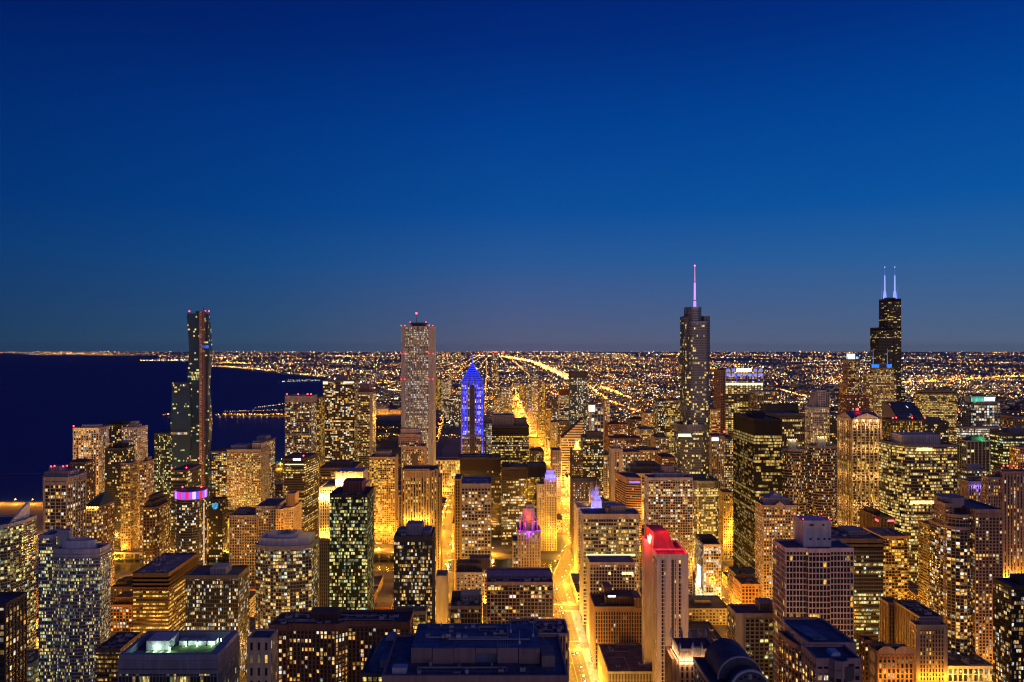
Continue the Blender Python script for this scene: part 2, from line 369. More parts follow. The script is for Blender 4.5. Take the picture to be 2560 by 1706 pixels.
def sign(root, x0, x1, y, z0, z1, c, s, name='sign', side=None):
    """a lit sign board with a casing; side = (y0, y1) puts it on a wall that faces across the view"""
    M = MB(); t = .5
    if side:
        M.box(x0, x0 + .5, side[0], side[1], z0, z1, 0); M.box(x0 - .25, x0 - .01, side[0] + t, side[1] - t, z0 + t, z1 - t, 1)
    else:
        M.box(x0, x1, y, y + .5, z0, z1, 0); M.box(x0 + t * .5, x1 - t * .5, y - .25, y - .01, z0 + t * .5, z1 - t * .5, 1)
    return M.build(name, [wall_mat((.05, .05, .05)), glow_mat(c, s)], root)
def shop_front(root, x, y0, y1, z1=6.5, pal='white'):
    M = MB(); n = max(2, round((y1 - y0) / 4)); f = [(x, y0, .6), (x, y1, .6), (x, y1, z1), (x, y0, z1)]; u = [(0, 0), (n, 0), (n, 2), (0, 2)]
    M.face(f, u); M.face([(x + .05, y0, z1 + .02), (x + .05, y1, z1 + .02), (x + .05, y1, z1 + .6), (x + .05, y0, z1 + .6)]); return M.build('shop_front', win_mat('dots', pal, 1.6, mx=.08, my=.1), root)
def loft(root, name, rings, S, mat=None, cap=True):
    """glass skin through stacked rings [(z, polygon)]"""
    G = MB(); v0 = 0
    for (za, A), (zb, B) in zip(rings[:-1], rings[1:]):
        nf = max(1, round((zb - za) / S['fh'])); u0 = 0; n = len(A)
        for i in range(n):
            j = (i + 1) % n; L = sqrt((A[i][0] - A[j][0]) ** 2 + (A[i][1] - A[j][1]) ** 2); nc = max(1, round(L / S['cw']))
            G.face([(*A[i], za), (*A[j], za), (*B[j], zb), (*B[i], zb)], [(u0, v0), (u0 + nc, v0), (u0 + nc, v0 + nf), (u0, v0 + nf)]); u0 += nc + 3
        v0 += nf
    if cap: G.face([(*p, rings[-1][0]) for p in rings[-1][1]], mi=1)
    m = mat or win_mat(S['kind'], S['pal'], S['S'], S['glass'], tuple(S['col']), S['mx'], S['my'], S['seg'])
    return G.build(name, [m, roof_mat((.1, .11, .13))], root)
# ---------------------------------------------------------------- ground, lake, roads
def simple_mat(name, c, rough=.9, c2=None, sc=.05):
    k = ('s', name)
    if k in _m: return _m[k]
    m = bpy.data.materials.new(name); m.use_nodes = True; nt = m.node_tree; N = nt.nodes; L = nt.links
    b = N['Principled BSDF']; b.inputs['Roughness'].default_value = rough; b.inputs['Base Color'].default_value = (*c, 1)
    if c2:
        tc = N.new('ShaderNodeTexCoord'); nz = N.new('ShaderNodeTexNoise'); nz.inputs['Scale'].default_value = sc; nz.inputs['Detail'].default_value = 8
        ra = N.new('ShaderNodeValToRGB'); ra.color_ramp.elements[0].position = .35; ra.color_ramp.elements[1].position = .65
        ra.color_ramp.elements[0].color = (*c, 1); ra.color_ramp.elements[1].color = (*c2, 1)
        L.new(tc.outputs['Object'], nz.inputs[0]); L.new(nz.outputs[0], ra.inputs[0]); L.new(ra.outputs[0], b.inputs['Base Color'])
    _m[k] = m; return m
def water_mat():
    m = bpy.data.materials.new('lake_water'); m.use_nodes = True; nt = m.node_tree; N = nt.nodes; L = nt.links
    N.remove(N['Principled BSDF']); b = N.new('ShaderNodeBsdfDiffuse'); b.inputs[0].default_value = (.0002, .036, .21, 1)
    g = N.new('ShaderNodeBsdfGlossy'); g.inputs['Roughness'].default_value = .3; g.inputs[0].default_value = (.5, .6, .8, 1)
    mx = N.new('ShaderNodeMixShader'); mx.inputs[0].default_value = .10; L.new(b.outputs[0], mx.inputs[1]); L.new(g.outputs[0], mx.inputs[2]); L.new(mx.outputs[0], N['Material Output'].inputs[0])
    tc = N.new('ShaderNodeTexCoord'); nz = N.new('ShaderNodeTexNoise'); nz.inputs['Scale'].default_value = .12; nz.inputs['Detail'].default_value = 6
    bp = N.new('ShaderNodeBump'); bp.inputs['Strength'].default_value = .5; bp.inputs['Distance'].default_value = 1.5
    L.new(tc.outputs['Object'], nz.inputs[0]); L.new(nz.outputs[0], bp.inputs['Height']); L.new(bp.outputs[0], g.inputs['Normal'])
    return m
def flat(name, pl, z, m, kind='structure'):
    M = MB(); M.face([(*p, z) for p in pl]); return tag(M.build(name, m), kind=kind)
FAR = 66000
flat('ground', [(-90000, -900), (90000, -900), (90000, FAR), (-90000, FAR)], 0, simple_mat('ground_earth', (.10, .10, .115), .95, (.17, .165, .18), .004))  # ground tone raised to stand in for light scattered by far haze
WATER = water_mat()
COAST = [(-620, 3700), (-900, 5000), (-1716, 7832), (-3025, 9956), (-4667, 13053), (-6557, 16783), (-8250, 18356), (-9200, 21500), (-13263, 30915), (-19150, 32633), (-28500, 45184), (-60000, 60000), (-90000, 60000)]
LAKE = [(-90000, 1530), (-760, 1530), (-600, 1640), (-560, 2000), (-560, 3300)] + COAST
flat('lake', LAKE, .05, WATER)
flat('peninsula', [(-560, 3330), (-900, 3430), (-1225, 3480), (-1240, 3640), (-900, 3640), (-560, 3520)], .10, simple_mat('park_lawn', (.02, .035, .015), .95, (.05, .06, .025), .02))
flat('island', [(-660, 3760), (-860, 3720), (-1120, 3900), (-1050, 4300), (-700, 4250)], .10, simple_mat('park_lawn', 0))
flat('river', [(-760, 1052), (60, 1052), (300, 1020), (1150, 1030), (1190, 1060), (1190, 2600), (1140, 2600), (1140, 1100), (300, 1080), (60, 1112), (-760, 1112)], .05, simple_mat('river_water', (.01, .02, .02), .15))
flat('breakwater', [(-1500, 1800), (-840, 1905), (-840, 1912), (-1500, 1808)], 1.2, simple_mat('breakwater_stone', (.2, .18, .17)))
PARK = (-545, -175, 1660, 3250)
flat('park_lawn', [(-545, 1700), (-190, 1700), (-190, 3250), (-545, 3250)], .04, simple_mat('park_lawn', 0))
flat('park_lawn', [(-100, 1700), (95, 1700), (95, 3250), (-100, 3250)], .04, simple_mat('park_lawn', 0))
ASPH = simple_mat('asphalt', (.05, .048, .046), .8, (.085, .08, .075), .15)
PAVE = simple_mat('pavement_concrete', (.20, .18, .16), .85, (.28, .25, .22), .3)
PAINT = simple_mat('road_paint', (.75, .72, .65), .7)
MICH = [(74, 420), (76, 1000), (127, 1190), (133, 1500), (131, 2400), (118, 3200), (115, 5200)]
NS = [(MICH, 24, 'avenue'), ([(-75, 640), (-75, 1500), (-110, 1750), (-165, 2300), (-150, 3300), (-95, 3700)], 20, 'road'),
      ([(268, 500), (268, 1150), (262, 2600)], 15, 'road'), ([(395, 560), (395, 3200)], 16, 'road'), ([(520, 560), (520, 2600)], 13, 'road'), ([(645, 600), (645, 2600)], 13, 'road'),
      ([(770, 640), (770, 2600)], 16, 'road'), ([(895, 700), (895, 2300)], 13, 'road'), ([(1030, 1100), (1030, 2500)], 13, 'road'),
      ([(-205, 560), (-205, 1030)], 13, 'road'), ([(-330, 600), (-330, 1030)], 13, 'road'), ([(-455, 700), (-455, 1030)], 12, 'road'), ([(-560, 900), (-545, 1640), (-545, 3300), (-600, 3700)], 26, 'road')]
EWY = [560, 680, 790, 905, 1010, 1150, 1265, 1390, 1520, 1645, 1780, 1910, 2040, 2200, 2400]
def strip(name, pts, w, z, m, kind='structure'):
    M = MB()
    for (a, b) in zip(pts[:-1], pts[1:]):
        dx, dy = b[0] - a[0], b[1] - a[1]; l = sqrt(dx * dx + dy * dy); nx, ny = dy / l * w / 2, -dx / l * w / 2
        M.face([(a[0] - nx, a[1] - ny, z), (a[0] + nx, a[1] + ny, z), (b[0] + nx, b[1] + ny, z), (b[0] - nx, b[1] - ny, z)])
    return tag(M.build(name, m), kind=kind)
ew_x = lambda Y: (max(-900, -.8 * Y) if Y < 1300 else -140 if Y < 1660 else 110, min(1150, .75 * Y))
for i, Y in enumerate(EWY):
    a, b = ew_x(Y); strip('road', [(a, Y), (b, Y)], 15, .06 + .004 * (i % 2), ASPH)
for i, (pts, w, nm) in enumerate(NS): strip(nm, pts, w, .11 + .004 * (i % 3), ASPH)
for s, off in ((-1, 16.5), (1, 16.5)):                                   # raised pavements with a kerb along the avenue, block by block
    for (ya, yb) in ((430, 551), (569, 671), (689, 781), (799, 896), (914, 995), (1195, 1256), (1274, 1381), (1399, 1511)):
        xo = 75 if ya < 1000 else 130
        M = MB(); M.box(xo + s * off - 4.4, xo + s * off + 4.4, ya, yb, 0, .27); tag(M.build('pavement', PAVE), kind='structure')
M = MB()
for xo, y0, y1 in ((75.5, 430, 995), (130, 1200, 2400)):
    y = y0
    while y < y1:
        for dx in (-7.5, -3.8, 3.8, 7.5): M.face([(xo + dx - .09, y, .128), (xo + dx + .09, y, .128), (xo + dx + .09, y + 3, .128), (xo + dx - .09, y + 3, .128)])
        M.face([(xo - .3, y, .128), (xo - .12, y, .128), (xo - .12, y + 9, .128), (xo - .3, y + 9, .128)])
        y += 9.0
    for Y in EWY:
        if y0 < Y < y1:
            for s in (-11, 11):
                for k in range(12): M.face([(xo - 11 + k * 2, Y + s - 1.6, .131), (xo - 10 + k * 2, Y + s - 1.6, .131), (xo - 10 + k * 2, Y + s + 1.6, .131), (xo - 11 + k * 2, Y + s + 1.6, .131)])
tag(M.build('road_markings', PAINT), kind='structure')
M = MB(); M.box(-800, -105, 1118, 1142, 6.2, 7.6); M.box(-800, -105, 1117.6, 1118, 7.6, 8.6)          # two-level riverside drive
for x in range(-795, -105, 14): M.box(x, x + 1.6, 1119, 1120.6, 0, 6.2); M.box(x, x + 1.6, 1139, 1140.6, 0, 6.2)
M.build('riverside_viaduct', simple_mat('viaduct_concrete', (.42, .38, .33), .8, (.34, .3, .26), .2))
tag(bpy.data.objects['riverside_viaduct'], 'two level concrete riverside drive glowing orange beside the river', 'viaduct')
M = MB(); M.prism([(78, 1035), (112, 1035), (130, 1125), (96, 1125)], -2, .085)
for x in (78.2, 110.8): M.prism([(x, 1036), (x + 1, 1036), (x + 19, 1124), (x + 18, 1124)], .09, 1.3)
tag(M.build('avenue_bridge', simple_mat('viaduct_concrete', 0)), 'road bridge carrying the bright avenue over the river', 'bridge')

# ---------------------------------------------------------------- street lamps: a pole, an arm and a lit lantern each, with the lamp's own light
def lamp_mesh():
    M = MB(); M.tube((0, 0, 0), (0, 0, .8), .22, .16, 6); M.tube((0, 0, .8), (0, 0, 9), .13, .08, 6); M.tube((0, 0, 8.8), (1.8, 0, 9.3), .06, .05, 5)
    M.box(1.3, 2.3, -.22, .22, 9.25, 9.45); M.box(1.35, 2.25, -.2, .2, 9.08, 9.24, mi=1)
    return M.build('street_lamp', [wall_mat((.06, .06, .06)), glow_mat((1, .62, .2), 60)])
LAMP0 = lamp_mesh(); LAMP_N = [0]; LAMPS = []
def street_lamp(x, y, flip, P, col=AMBER, group='street lamps along the amber streets', label='street lamp with a curved arm and glowing amber lantern at the kerb'):
    LAMPS.append((x, y, flip, P, col, group, label))
def build_lamp(x, y, flip, P, col, group, label):
    if LAMP_N[0] == 0: o = LAMP0
    else: o = LAMP0.copy(); COL.objects.link(o)
    LAMP_N[0] += 1
    o.location = (x, y, .1); o.rotation_euler = (0, 0, pi if flip else 0); tag(o, label, 'street lamp', group)
    k = (P, col, 'sl')
    if k not in _ld:
        d = bpy.data.lights.new('lamp_light', 'POINT'); d.energy = P; d.color = col; d.shadow_soft_size = .6; _ld[k] = d
    l = bpy.data.objects.new('lamp_light', _ld[k]); COL.objects.link(l); l.parent = o; l.location = (1.8, 0, 8.6)
def finish_lamps():
    """the nearest lamps are things of their own; the many far ones are one object"""
    LAMPS.sort(key=lambda a: a[1]); M = MB()
    for a in LAMPS[:280]: build_lamp(*a)
    rest = LAMPS[280:]
    for (x, y, flip, P, col, g, l) in rest:
        s = -1 if flip else 1; M.tube((x, y, .1), (x, y, 9), .15, .09, 5); M.box(x + s * 1.8 - .5, x + s * 1.8 + .5, y - .22, y + .22, 9.1, 9.3, mi=1)
    o = tag(M.build('distant_street_lamps', [wall_mat((.06, .06, .06)), glow_mat((1, .62, .2), 60)]), kind='stuff')
    for (x, y, flip, P, col, g, l) in rest: lamp(x + (-1.8 if flip else 1.8), y, 8.7, P, col, .6, o)
def free(x, y): return not any(a < x < b and c < y < d for a, b, c, d in FOOT)
def place_lamps():
    def along(pts, off, step, P, ymax, col=AMBER, **k):
        d0 = 0; side = 1
        for a, b in zip(pts[:-1], pts[1:]):
            dx, dy = b[0] - a[0], b[1] - a[1]; l = sqrt(dx * dx + dy * dy); t = d0
            while t < l:
                x, y = a[0] + dx * t / l, a[1] + dy * t / l
                if y < ymax and y > 440:
                    nx, ny = dy / l, -dx / l
                    X, Y_ = x + nx * off * side, y + ny * off * side
                    if abs(X) < .72 * Y_ and free(X, Y_): street_lamp(X, Y_, side > 0, P, col, **k)
                side = -side; t += step
            d0 = t - l
    kw = dict(group='street lamps along the bright avenue', label='street lamp with a curved arm and amber lantern on the bright avenue')
    along(MICH[:2], 12.6, 14, 27000, 1560, (1, .42, .03), **kw); along(MICH[1:], 12.6, 14, 32000, 1560, (1, .44, .03), **kw)
    along([(133, 1560), (131, 2400), (118, 3200), (115, 5200)], 12.6, 50, 260000, 4800, (1, .42, .03), **kw)
    for pts, w, nm in NS[1:]:
        st = 52 if pts[0][0] in (-75, 268) else 105
        if pts[0][0] == -75: along(pts, w / 2 + 1.5, 26, 55000, 1700)
        else: along(pts, w / 2 + 1.5, st, 170000 if st == 52 else 160000, 2300)
    for Y in EWY[1:12]:
        a, b = ew_x(Y); along([(a, Y), (b, Y)], 9, 90, 75000 if Y < 1100 else 100000, 2300)
    along([(-800, 1130), (-105, 1130)], 10, 30, 85000, 2000); along([(-800, 1160), (-105, 1160)], 4, 60, 45000, 2000)
# ---------------------------------------------------------------- far city lights: nobody could count them
def far_lights():
    rnd = random.Random(11)
    cols = [((1, .38, .04), 10), ((1, .48, .09), 8), ((1, .66, .25), 6), ((1, .85, .60), 4), ((.8, .95, 1), 1.4), ((1, .05, .05), .9), ((.3, 1, .5), .3), ((.15, .35, 1), .25)]
    wsum = sum(w for _, w in cols)
    lv = [.8, 3.2, 12]
    mats = [glow_mat(c, s) for c, _ in cols for s in lv]
    M = MB()
    def put(x, y, k=1.0, ci=None, li=None, z=None):
        if ci is None:
            t = rnd.random() * wsum; ci = 0
            while t > cols[ci][1]: t -= cols[ci][1]; ci += 1
        if li is None: li = 0 if rnd.random() < .55 else 1 if rnd.random() < .75 else 2
        r = y / 783 * (.26 + .42 * rnd.random() ** 3) * k; z = (z if z is not None else 6 + rnd.random() * 10) + r
        a = rnd.random() * 2; p = [(x + r * cos(a + t), y + r * sin(a + t), z - r * .5) for t in (0, 2.09, 4.19)]; q = (x, y, z + r)
        mi = ci * 3 + li
        M.face([p[0], p[1], q], mi=mi); M.face([p[1], p[2], q], mi=mi); M.face([p[2], p[0], q], mi=mi)
    from mathutils import noise as mn
    def dense(x, y): return mn.noise((x / 900 / (1 + y / 9000), y / 2300 / (1 + y / 14000), 3.3)) * .9 + mn.noise((x / 240 / (1 + y / 9000), y / 700 / (1 + y / 14000), 9.1)) * .5
    def land(x, y):
        if y < 2600: return False
        if y < 3700: return x > -150
        for (a, b) in zip(COAST[:-1], COAST[1:]):
            if a[1] <= y < b[1]: return x > a[0] + (b[0] - a[0]) * (y - a[1]) / (b[1] - a[1]) + 20
        return y >= 60000 or x > -19000
    def ry(lo=2700, hi=64000):
        return 1 / rnd.uniform(1 / hi, 1 / lo)
    for _ in range(3600):                                                 # scattered
        y = ry(); x = rnd.uniform(-.66, .70) * y
        if land(x, y) and dense(x, y) + .12 > rnd.random() * .5: put(x, y)
    for _ in range(3200):                                                 # the dim carpet of side streets
        y = ry(2600, 50000); x = rnd.uniform(-.66, .70) * y
        if land(x, y) and dense(x, y) + .3 > rnd.random() * .5: put(x, y, .9, rnd.choice([0, 0, 1, 1, 2]), rnd.choice([0, 0, 0, 1]))
    for _ in range(1300):                                                  # clusters: yards, shopping streets, districts
        y = ry(2900, 60000); x = rnd.uniform(-.66, .70) * y; w = y * rnd.uniform(.006, .035); d = y * rnd.uniform(.01, .05)
        ci = None if rnd.random() < .5 else rnd.choice([0, 0, 1, 1, 2, 3]); n = int(rnd.uniform(6, 34))
        for _ in range(n):
            X, Y_ = rnd.gauss(x, w), rnd.gauss(y, d)
            if Y_ > 2700 and Y_ < 64000 and land(X, Y_) and dense(X, Y_) > -.16: put(X, Y_, 1.0, ci)
    for _ in range(260):                                                  # east-west streets read as level lines
        y = ry(3500, 60000); x = rnd.uniform(-.5, .65) * y; w = y * rnd.uniform(.03, .12); n = int(rnd.uniform(14, 44)); ci = rnd.choice([0, 1, 1, 2, 3])
        for k in range(n):
            X = x + w * (k / n - .5) * 2
            if land(X, y): put(X, y + rnd.gauss(0, y * .003), .9, ci)
    for _ in range(1500):
        y = ry(22000, 64000); x = rnd.uniform(-.66, .70) * y
        if land(x, y): put(x, y, .8)
    for k in range(34):                                                   # north-south streets run to the vanishing point
        X = -1800 + k * 200 + rnd.uniform(-30, 30)
        y = 3000
        while y < 30000:
            if land(X, y) and abs(X) < .7 * y and rnd.random() < .6: put(X + rnd.gauss(0, 6), y, .85, rnd.choice([0, 0, 1, 2]))
            y *= 1.012
    def line(px, n, k, ci, li=2, spread=0):
        P = [gp(*p) for p in px]
        for a, b in zip(P[:-1], P[1:]):
            for i in range(n):
                t = i / n; y = 1 / ((1 - t) / a[1] + t / b[1]); tt = (y - a[1]) / (b[1] - a[1]) if abs(b[1] - a[1]) > 1 else t
                x = a[0] + (b[0] - a[0]) * tt
                put(x + rnd.gauss(0, spread * y / 783), y + rnd.gauss(0, .007 * y), k * .85, ci if rnd.random() < .8 else None, li if rnd.random() < .3 else 1, 8)
    line([(1255, 893), (1330, 906), (1422, 952)], 150, 2.0, 1, 2, 1.5); line([(1340, 908), (1425, 945)], 110, 1.9, 1, 2, 1.6); line([(1180, 890), (1255, 893)], 40, 1.2, 1, 2, 1.5)   # the expressway
    line([(1470, 968), (1524, 1007), (1613, 1040)], 80, 1.7, 0, 2, 1.0); line([(1503, 970), (1577, 1000)], 90, 1.8, 1, 2, 1.4)
    line([(1352, 968), (1390, 992)], 30, 1.7, 1, 2, 1.2); line([(1280, 899), (1325, 944)], 50, 1.1, 1, 1, .5)
    line([(1470, 964), (1702, 966)], 60, .8, 0, 1, .3); line([(2251, 960), (2560, 942)], 180, 1.6, 0, 2, 1.4); line([(1947, 976), (2015, 996)], 40, 1.6, 1, 2, 1)
    line([(1089, 1002), (1116, 1032), (1092, 1112)], 60, 1.2, 1, 2, 1); line([(1105, 1040), (1094, 1100)], 40, 1.2, 0, 2, 1.2)
    line([(1217, 904), (1213, 1045)], 70, 1.1, 1, 2, .5); line([(1207, 960), (1203, 1045)], 40, .9, 0, 1, .5)
    line([(1290, 985), (1322, 1085)], 60, 1.5, 1, 2, 1.2); line([(1282, 965), (1312, 1040)], 50, 1.3, 0, 2, 1)
    line([(100, 888), (395, 889)], 60, .6, 1, 1, 3); line([(110, 885.5), (395, 885)], 70, .6, 2, 1, 3); line([(0, 882), (395, 882.5)], 60, .5, 1, 1, 2); line([(200, 888.5), (330, 889)], 26, .8, 1, 2, 2); line([(355, 903), (470, 902)], 70, 1.0, 3, 2, .5)
    line([(535, 917), (610, 922), (690, 930)], 70, 1.0, 1, 2, .5); line([(560, 908), (625, 911)], 40, 1.2, 0, 2, .5); line([(720, 935), (810, 944)], 50, 1.1, 1, 2, .8)
    line([(545, 1041), (640, 1042), (712, 1041)], 60, .9, 0, 2, .5); line([(560, 1034), (712, 1030)], 60, .8, None, 1, 1.5); line([(640, 1024), (712, 1014)], 40, .7, 3, 1, 1)
    line([(712, 1028), (800, 1020)], 50, .8, 2, 1, 1); line([(940, 992), (1004, 1004)], 40, 1.3, 3, 2, .8); line([(960, 978), (1004, 980)], 30, 1.3, 3, 2, .4); line([(940, 962), (990, 957)], 30, 1.1, 0, 2, .8)
    line([(940, 1040), (1003, 1037)], 30, .9, 0, 2, 1.5); line([(940, 1075), (1003, 1075)], 22, .9, 0, 1, 4); line([(945, 1100), (1003, 1092)], 24, 1.0, 0, 2, 3)
    line([(1110, 1095), (1148, 1098)], 16, 1.1, 0, 2, .6); line([(1118, 1062), (1150, 1062)], 26, 1.5, 3, 2, 1.2)
    line([(706, 957), (806, 954)], 60, .7, 4, 0, 1.3); line([(720, 953), (800, 952)], 40, .6, 4, 0, 1)
    line([(412, 1042), (424, 1041)], 10, 1.2, 0, 2, .6)
    tag(M.build('city_lights', mats), kind='stuff')
far_lights()
# ---------------------------------------------------------------- the named buildings, near to far, left to right
tan = (.42, .33, .24); beige = (.52, .44, .36); white = (.68, .63, .58); conc = (.40, .36, .32); brown = (.13, .085, .06); brick = (.24, .115, .065)
dark = (.035, .035, .04); bronze = (.06, .045, .035); grey = (.30, .30, .32); pink = (.50, .38, .33); warmw = (.60, .50, .38)
AT, OT, HT, GT, RT = 'apartment_tower', 'office_tower', 'hotel_tower', 'glass_tower', 'residential_tower'
CH = [(.18, 0), (.82, 0), (1, .25), (1, 1), (0, 1), (0, .25)]
def bow(k=.25, n=9): return [(i / (n - 1), k * (2 * i / (n - 1) - 1) ** 2) for i in range(n)] + [(1, 1), (0, 1)]
# --- far left, Streeterville
r, d = bld(GT, 'glass tower with curved balconies and white sail roof at the left photo edge', -150, 8, 1322, 640, 45, 'balc', poly=[(0, 0), (.55, .0), (.8, .08), (.93, .25), (1, .55), (1, 1), (0, 1)], col=(.42, .44, .42), pal='green', kind='apt', fh=2.6, sp=.9, sh=.4, pw=.12, S=1.5, roof=(.15, .19, .28))
M = MB(); a, b, c0, c1, z = d; xs = wx(44, c0 + 25)
for k in range(14):
    y0, y1 = c0 + 14 + k * 2, c0 + 16 + k * 2; h = 1.5 + k * .95; M.prism([(xs - .6 - k * .12, y0), (xs + k * .02, y0), (xs + k * .02, y1 - .01), (xs - .6 - k * .12, y1 - .01)], z, z + h)

M.build('sail_screen', wall_mat((.7, .7, .72)), r)
bld(AT, 'grey tower with pale vertical piers and stepped stone crown by the lake', 96, 172, 1196, 850, 34, 'piers', poly=[(.22, 0), (.92, 0), (1, .2), (1, 1), (0, 1), (0, .3)], col=(.36, .34, .33), cw=3.0, pw=.7, pe=2, kind='apt', S=1.5, top=7, pent=[(.1, .9, .15, .85, 6, grey), (.2, .55, .25, .7, 11, (.3, .32, .36))], bc=[(.3, .2, 8), (.36, .3, 8), (.7, .2, 8), (.78, .3, 8)])
r, d = bld(GT, 'pale convex glass tower with oval roof screen in the left foreground', 128, 244, 1378, 600, 20, 'glass', poly=bow(.16, 11), col=(.5, .51, .54), cw=1.5, fh=2.6, pw=.16, ps=.12, sh=.7, sp=.3, pal='green', kind='apt', S=1.0, seg=4, top=6, roof=(.2, .24, .32))
a, b, c0, c1, z = d
tier(r, 97, 130, 1342, 606, 20, 0, 'glass', col=(.5, .51, .54), cw=1.5, fh=2.6, sh=.7, sp=.3, pal='green', kind='apt', roof=(.2, .24, .32))
M = MB(); M.prism(circle(wx(197, 610), 610.5, 13.5, 32, 6.2), z, z + 6.5, cap=False); M.prism(circle(wx(197, 610), 610.5, 13.2, 32, 5.9)[::-1], z, z + 6.5, cap=False)
po, pi2 = circle(wx(197, 610), 610.5, 13.5, 32, 6.2), circle(wx(197, 610), 610.5, 13.2, 32, 5.9)
for i in range(32): j = (i + 1) % 32; M.face([(*po[i], z + 6.5), (*po[j], z + 6.5), (*pi2[j], z + 6.5), (*pi2[i], z + 6.5)])
M.build('oval_screen', wall_mat((.55, .58, .66), .6), r)
penthouse(r, wx(160, 612), wx(185, 612), 608, 614, z, z + 4.5, (.3, .34, .4)); units(r, wx(187, 612), wx(225, 612), 607, 613, z, 5, (1.5, 3.5))
penthouse(r, wx(131, 606), wx(160, 606), 613, 619, z + .1, z + 13, (.36, .38, .42), louvre=False)
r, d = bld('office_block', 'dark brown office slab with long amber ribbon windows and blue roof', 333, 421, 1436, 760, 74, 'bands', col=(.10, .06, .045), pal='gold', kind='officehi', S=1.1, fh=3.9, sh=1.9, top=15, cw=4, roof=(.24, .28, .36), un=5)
for k in range(6):
    M = MB(); x = wx(365 + k * 7, 800); M.tube((x, 800 + k * 2, d[4]), (x, 800 + k * 2, d[4] + 5), 1.1, 1.1, 8); M.build('vent_stack', wall_mat((.3, .32, .36), .5), r)
bld(GT, 'boxy clear glass tower with scattered lit rooms behind the green roof', 464, 595, 1442, 700, 32, 'glass', col=(.13, .13, .13), cw=2.4, fh=3.4, kind='apt', pal='white', S=1.5, top=2.5, pw=.2, pent=[(.42, .72, .2, .7, 6, (.42, .44, .5))], roof=(.1, .11, .15))
r, d = bld('hospital_block', 'low glass block with a lit green lawn sunk into its roof', 297, 543, 1656, 470, 40, 'piers', cat='office block', col=(.22, .24, .30), cw=2.2, pw=.3, ps=.4, kind='aptlow', pal='green', S=.9, fh=4.2, sh=.5, top=7, roof=(.12, .15, .2))
a, b, c0, c1, z = d
M = MB()
for q in ((a, b, c0, c0 + 2.6), (a, b, c1 - 2.2, c1), (a, a + 2.4, c0 + 2.7, c1 - 2.3), (b - 5, b, c0 + 2.7, c1 - 2.3)): M.box(*q, z + .3, z + 4.6)
M.build('roof_rim', wall_mat((.22, .27, .36), .6), r)
M = MB(); M.box(a + 9, b - 6, c0 + 6, c1 - 5, z + .2, z + .5); M.build('roof_lawn', simple_mat('roof_lawn', (.02, .07, .015), .95, (.06, .13, .03), .4), r)
M = MB(); M.box(a + 9, a + 23, c0 + 17, c0 + 33, z + .6, z + 6.4); M.build('stair_house', wall_mat((.5, .55, .6)), r)
M = MB()
for k in range(4): M.box(a + 26 + k * 6, a + 31 + k * 6, c0 + 25, c0 + 31, z + .6, z + 3.4)
M.build('roof_pavilion', wall_mat((.45, .52, .55)), r)
M = MB()
for k in range(4): M.box(a + 10 + k * 4.4, a + 11.4 + k * 4.4, c0 + 6, c0 + 17, z + .52, z + .62)
M.build('roof_path', wall_mat((.5, .5, .46)), r)
for (u, v, P) in ((16, 15.5, 900), (24.5, 15, 700), (31, 23.5, 500), (38, 23.5, 500), (47, 24, 600), (51, 30, 300)):
    M = MB(); M.tube((a + u, c0 + v, z + .3), (a + u, c0 + v, z + 2.4), .07, .07, 5); M.ball((a + u, c0 + v, z + 2.6), .35, 0); M.build('roof_lamp', glow_mat((.8, 1, .75), 30), r); lamp(a + u, c0 + v - .6, z + 2.6, P * 1.2, (.75, 1, .72), .3, r)
bld('office_block', 'brown low block with thin ochre ribbon windows beside the roof lawn building', 241, 300, 1626, 560, 32, 'bands', col=(.16, .11, .07), kind='officehi', pal='gold', S=.6, fh=3.2, sh=1.4, cw=2, un=6, roof=(.10, .12, .17))
bld('glass_block', 'small green lit glass block in the bottom left corner', 15, 78, 1664, 600, 30, 'glass', col=(.35, .4, .36), kind='officehi', pal='green', S=1.0, cw=3, fh=4, un=3)
bld('stone_tower', 'dark narrow tower cut by the left photo edge', -60, 13, 1513, 450, 20, 'grid', cat='tower', col=(.06, .045, .04), kind='apt', pal='warm', S=1.3)
bld('brick_block', 'red brick block with small windows behind the pale convex glass tower', 276, 330, 1515, 830, 30, 'grid', col=(.30, .15, .07), kind='apt', S=1.3, pent=[(.1, .8, .2, .9, 7)])
bld('brick_block', 'dark low block with a roof hut beside the brown ribbon window slab', 278, 332, 1470, 900, 30, 'grid', col=(.14, .09, .07), kind='aptlow', S=1.6, pent=[(.1, .6, .2, .9, 5)])
bld('brick_block', 'orange brick warehouse glimpsed between the two left glass towers', 53, 78, 1560, 800, 40, 'grid', col=(.38, .16, .06), kind='apt', S=1.0)
bld('brick_block', 'low tan warehouse glimpsed above the orange brick warehouse', 50, 82, 1478, 880, 30, 'grid', col=(.4, .25, .12), kind='apt', S=1.2)
r, d = bld(AT, 'brick tower with a dark pyramid roof ringed by yellow lights', 210, 248, 1269, 920, 36, 'grid', col=(.30, .18, .09), kind='apthi', S=1.4, poly=[(0, 0), (.85, 0), (1, .25), (1, 1), (0, 1)])
a, b, c0, c1, z = d
M = MB(); M.prism([(a, c0), (b, c0), (b, c1), (a, c1)], z + 1.4, z + 14, top=[(a + 11, c0 + 14), (b - 3, c0 + 18), (b - 3, c1 - 8), (a + 13, c1 - 8)]); M.build('pyramid_roof', wall_mat((.05, .09, .09), .5), r)
for k in range(6):
    x = a + 1 + (b - a - 2) * k / 5; M = MB(); M.ball((x, c0 - 1.4, z + .2), .6); M.build('eave_lamp', glow_mat((1, .8, .3), 20), r); lamp(x, c0 - 2.2, z - 1, 700, (1, .75, .25), .4, r)
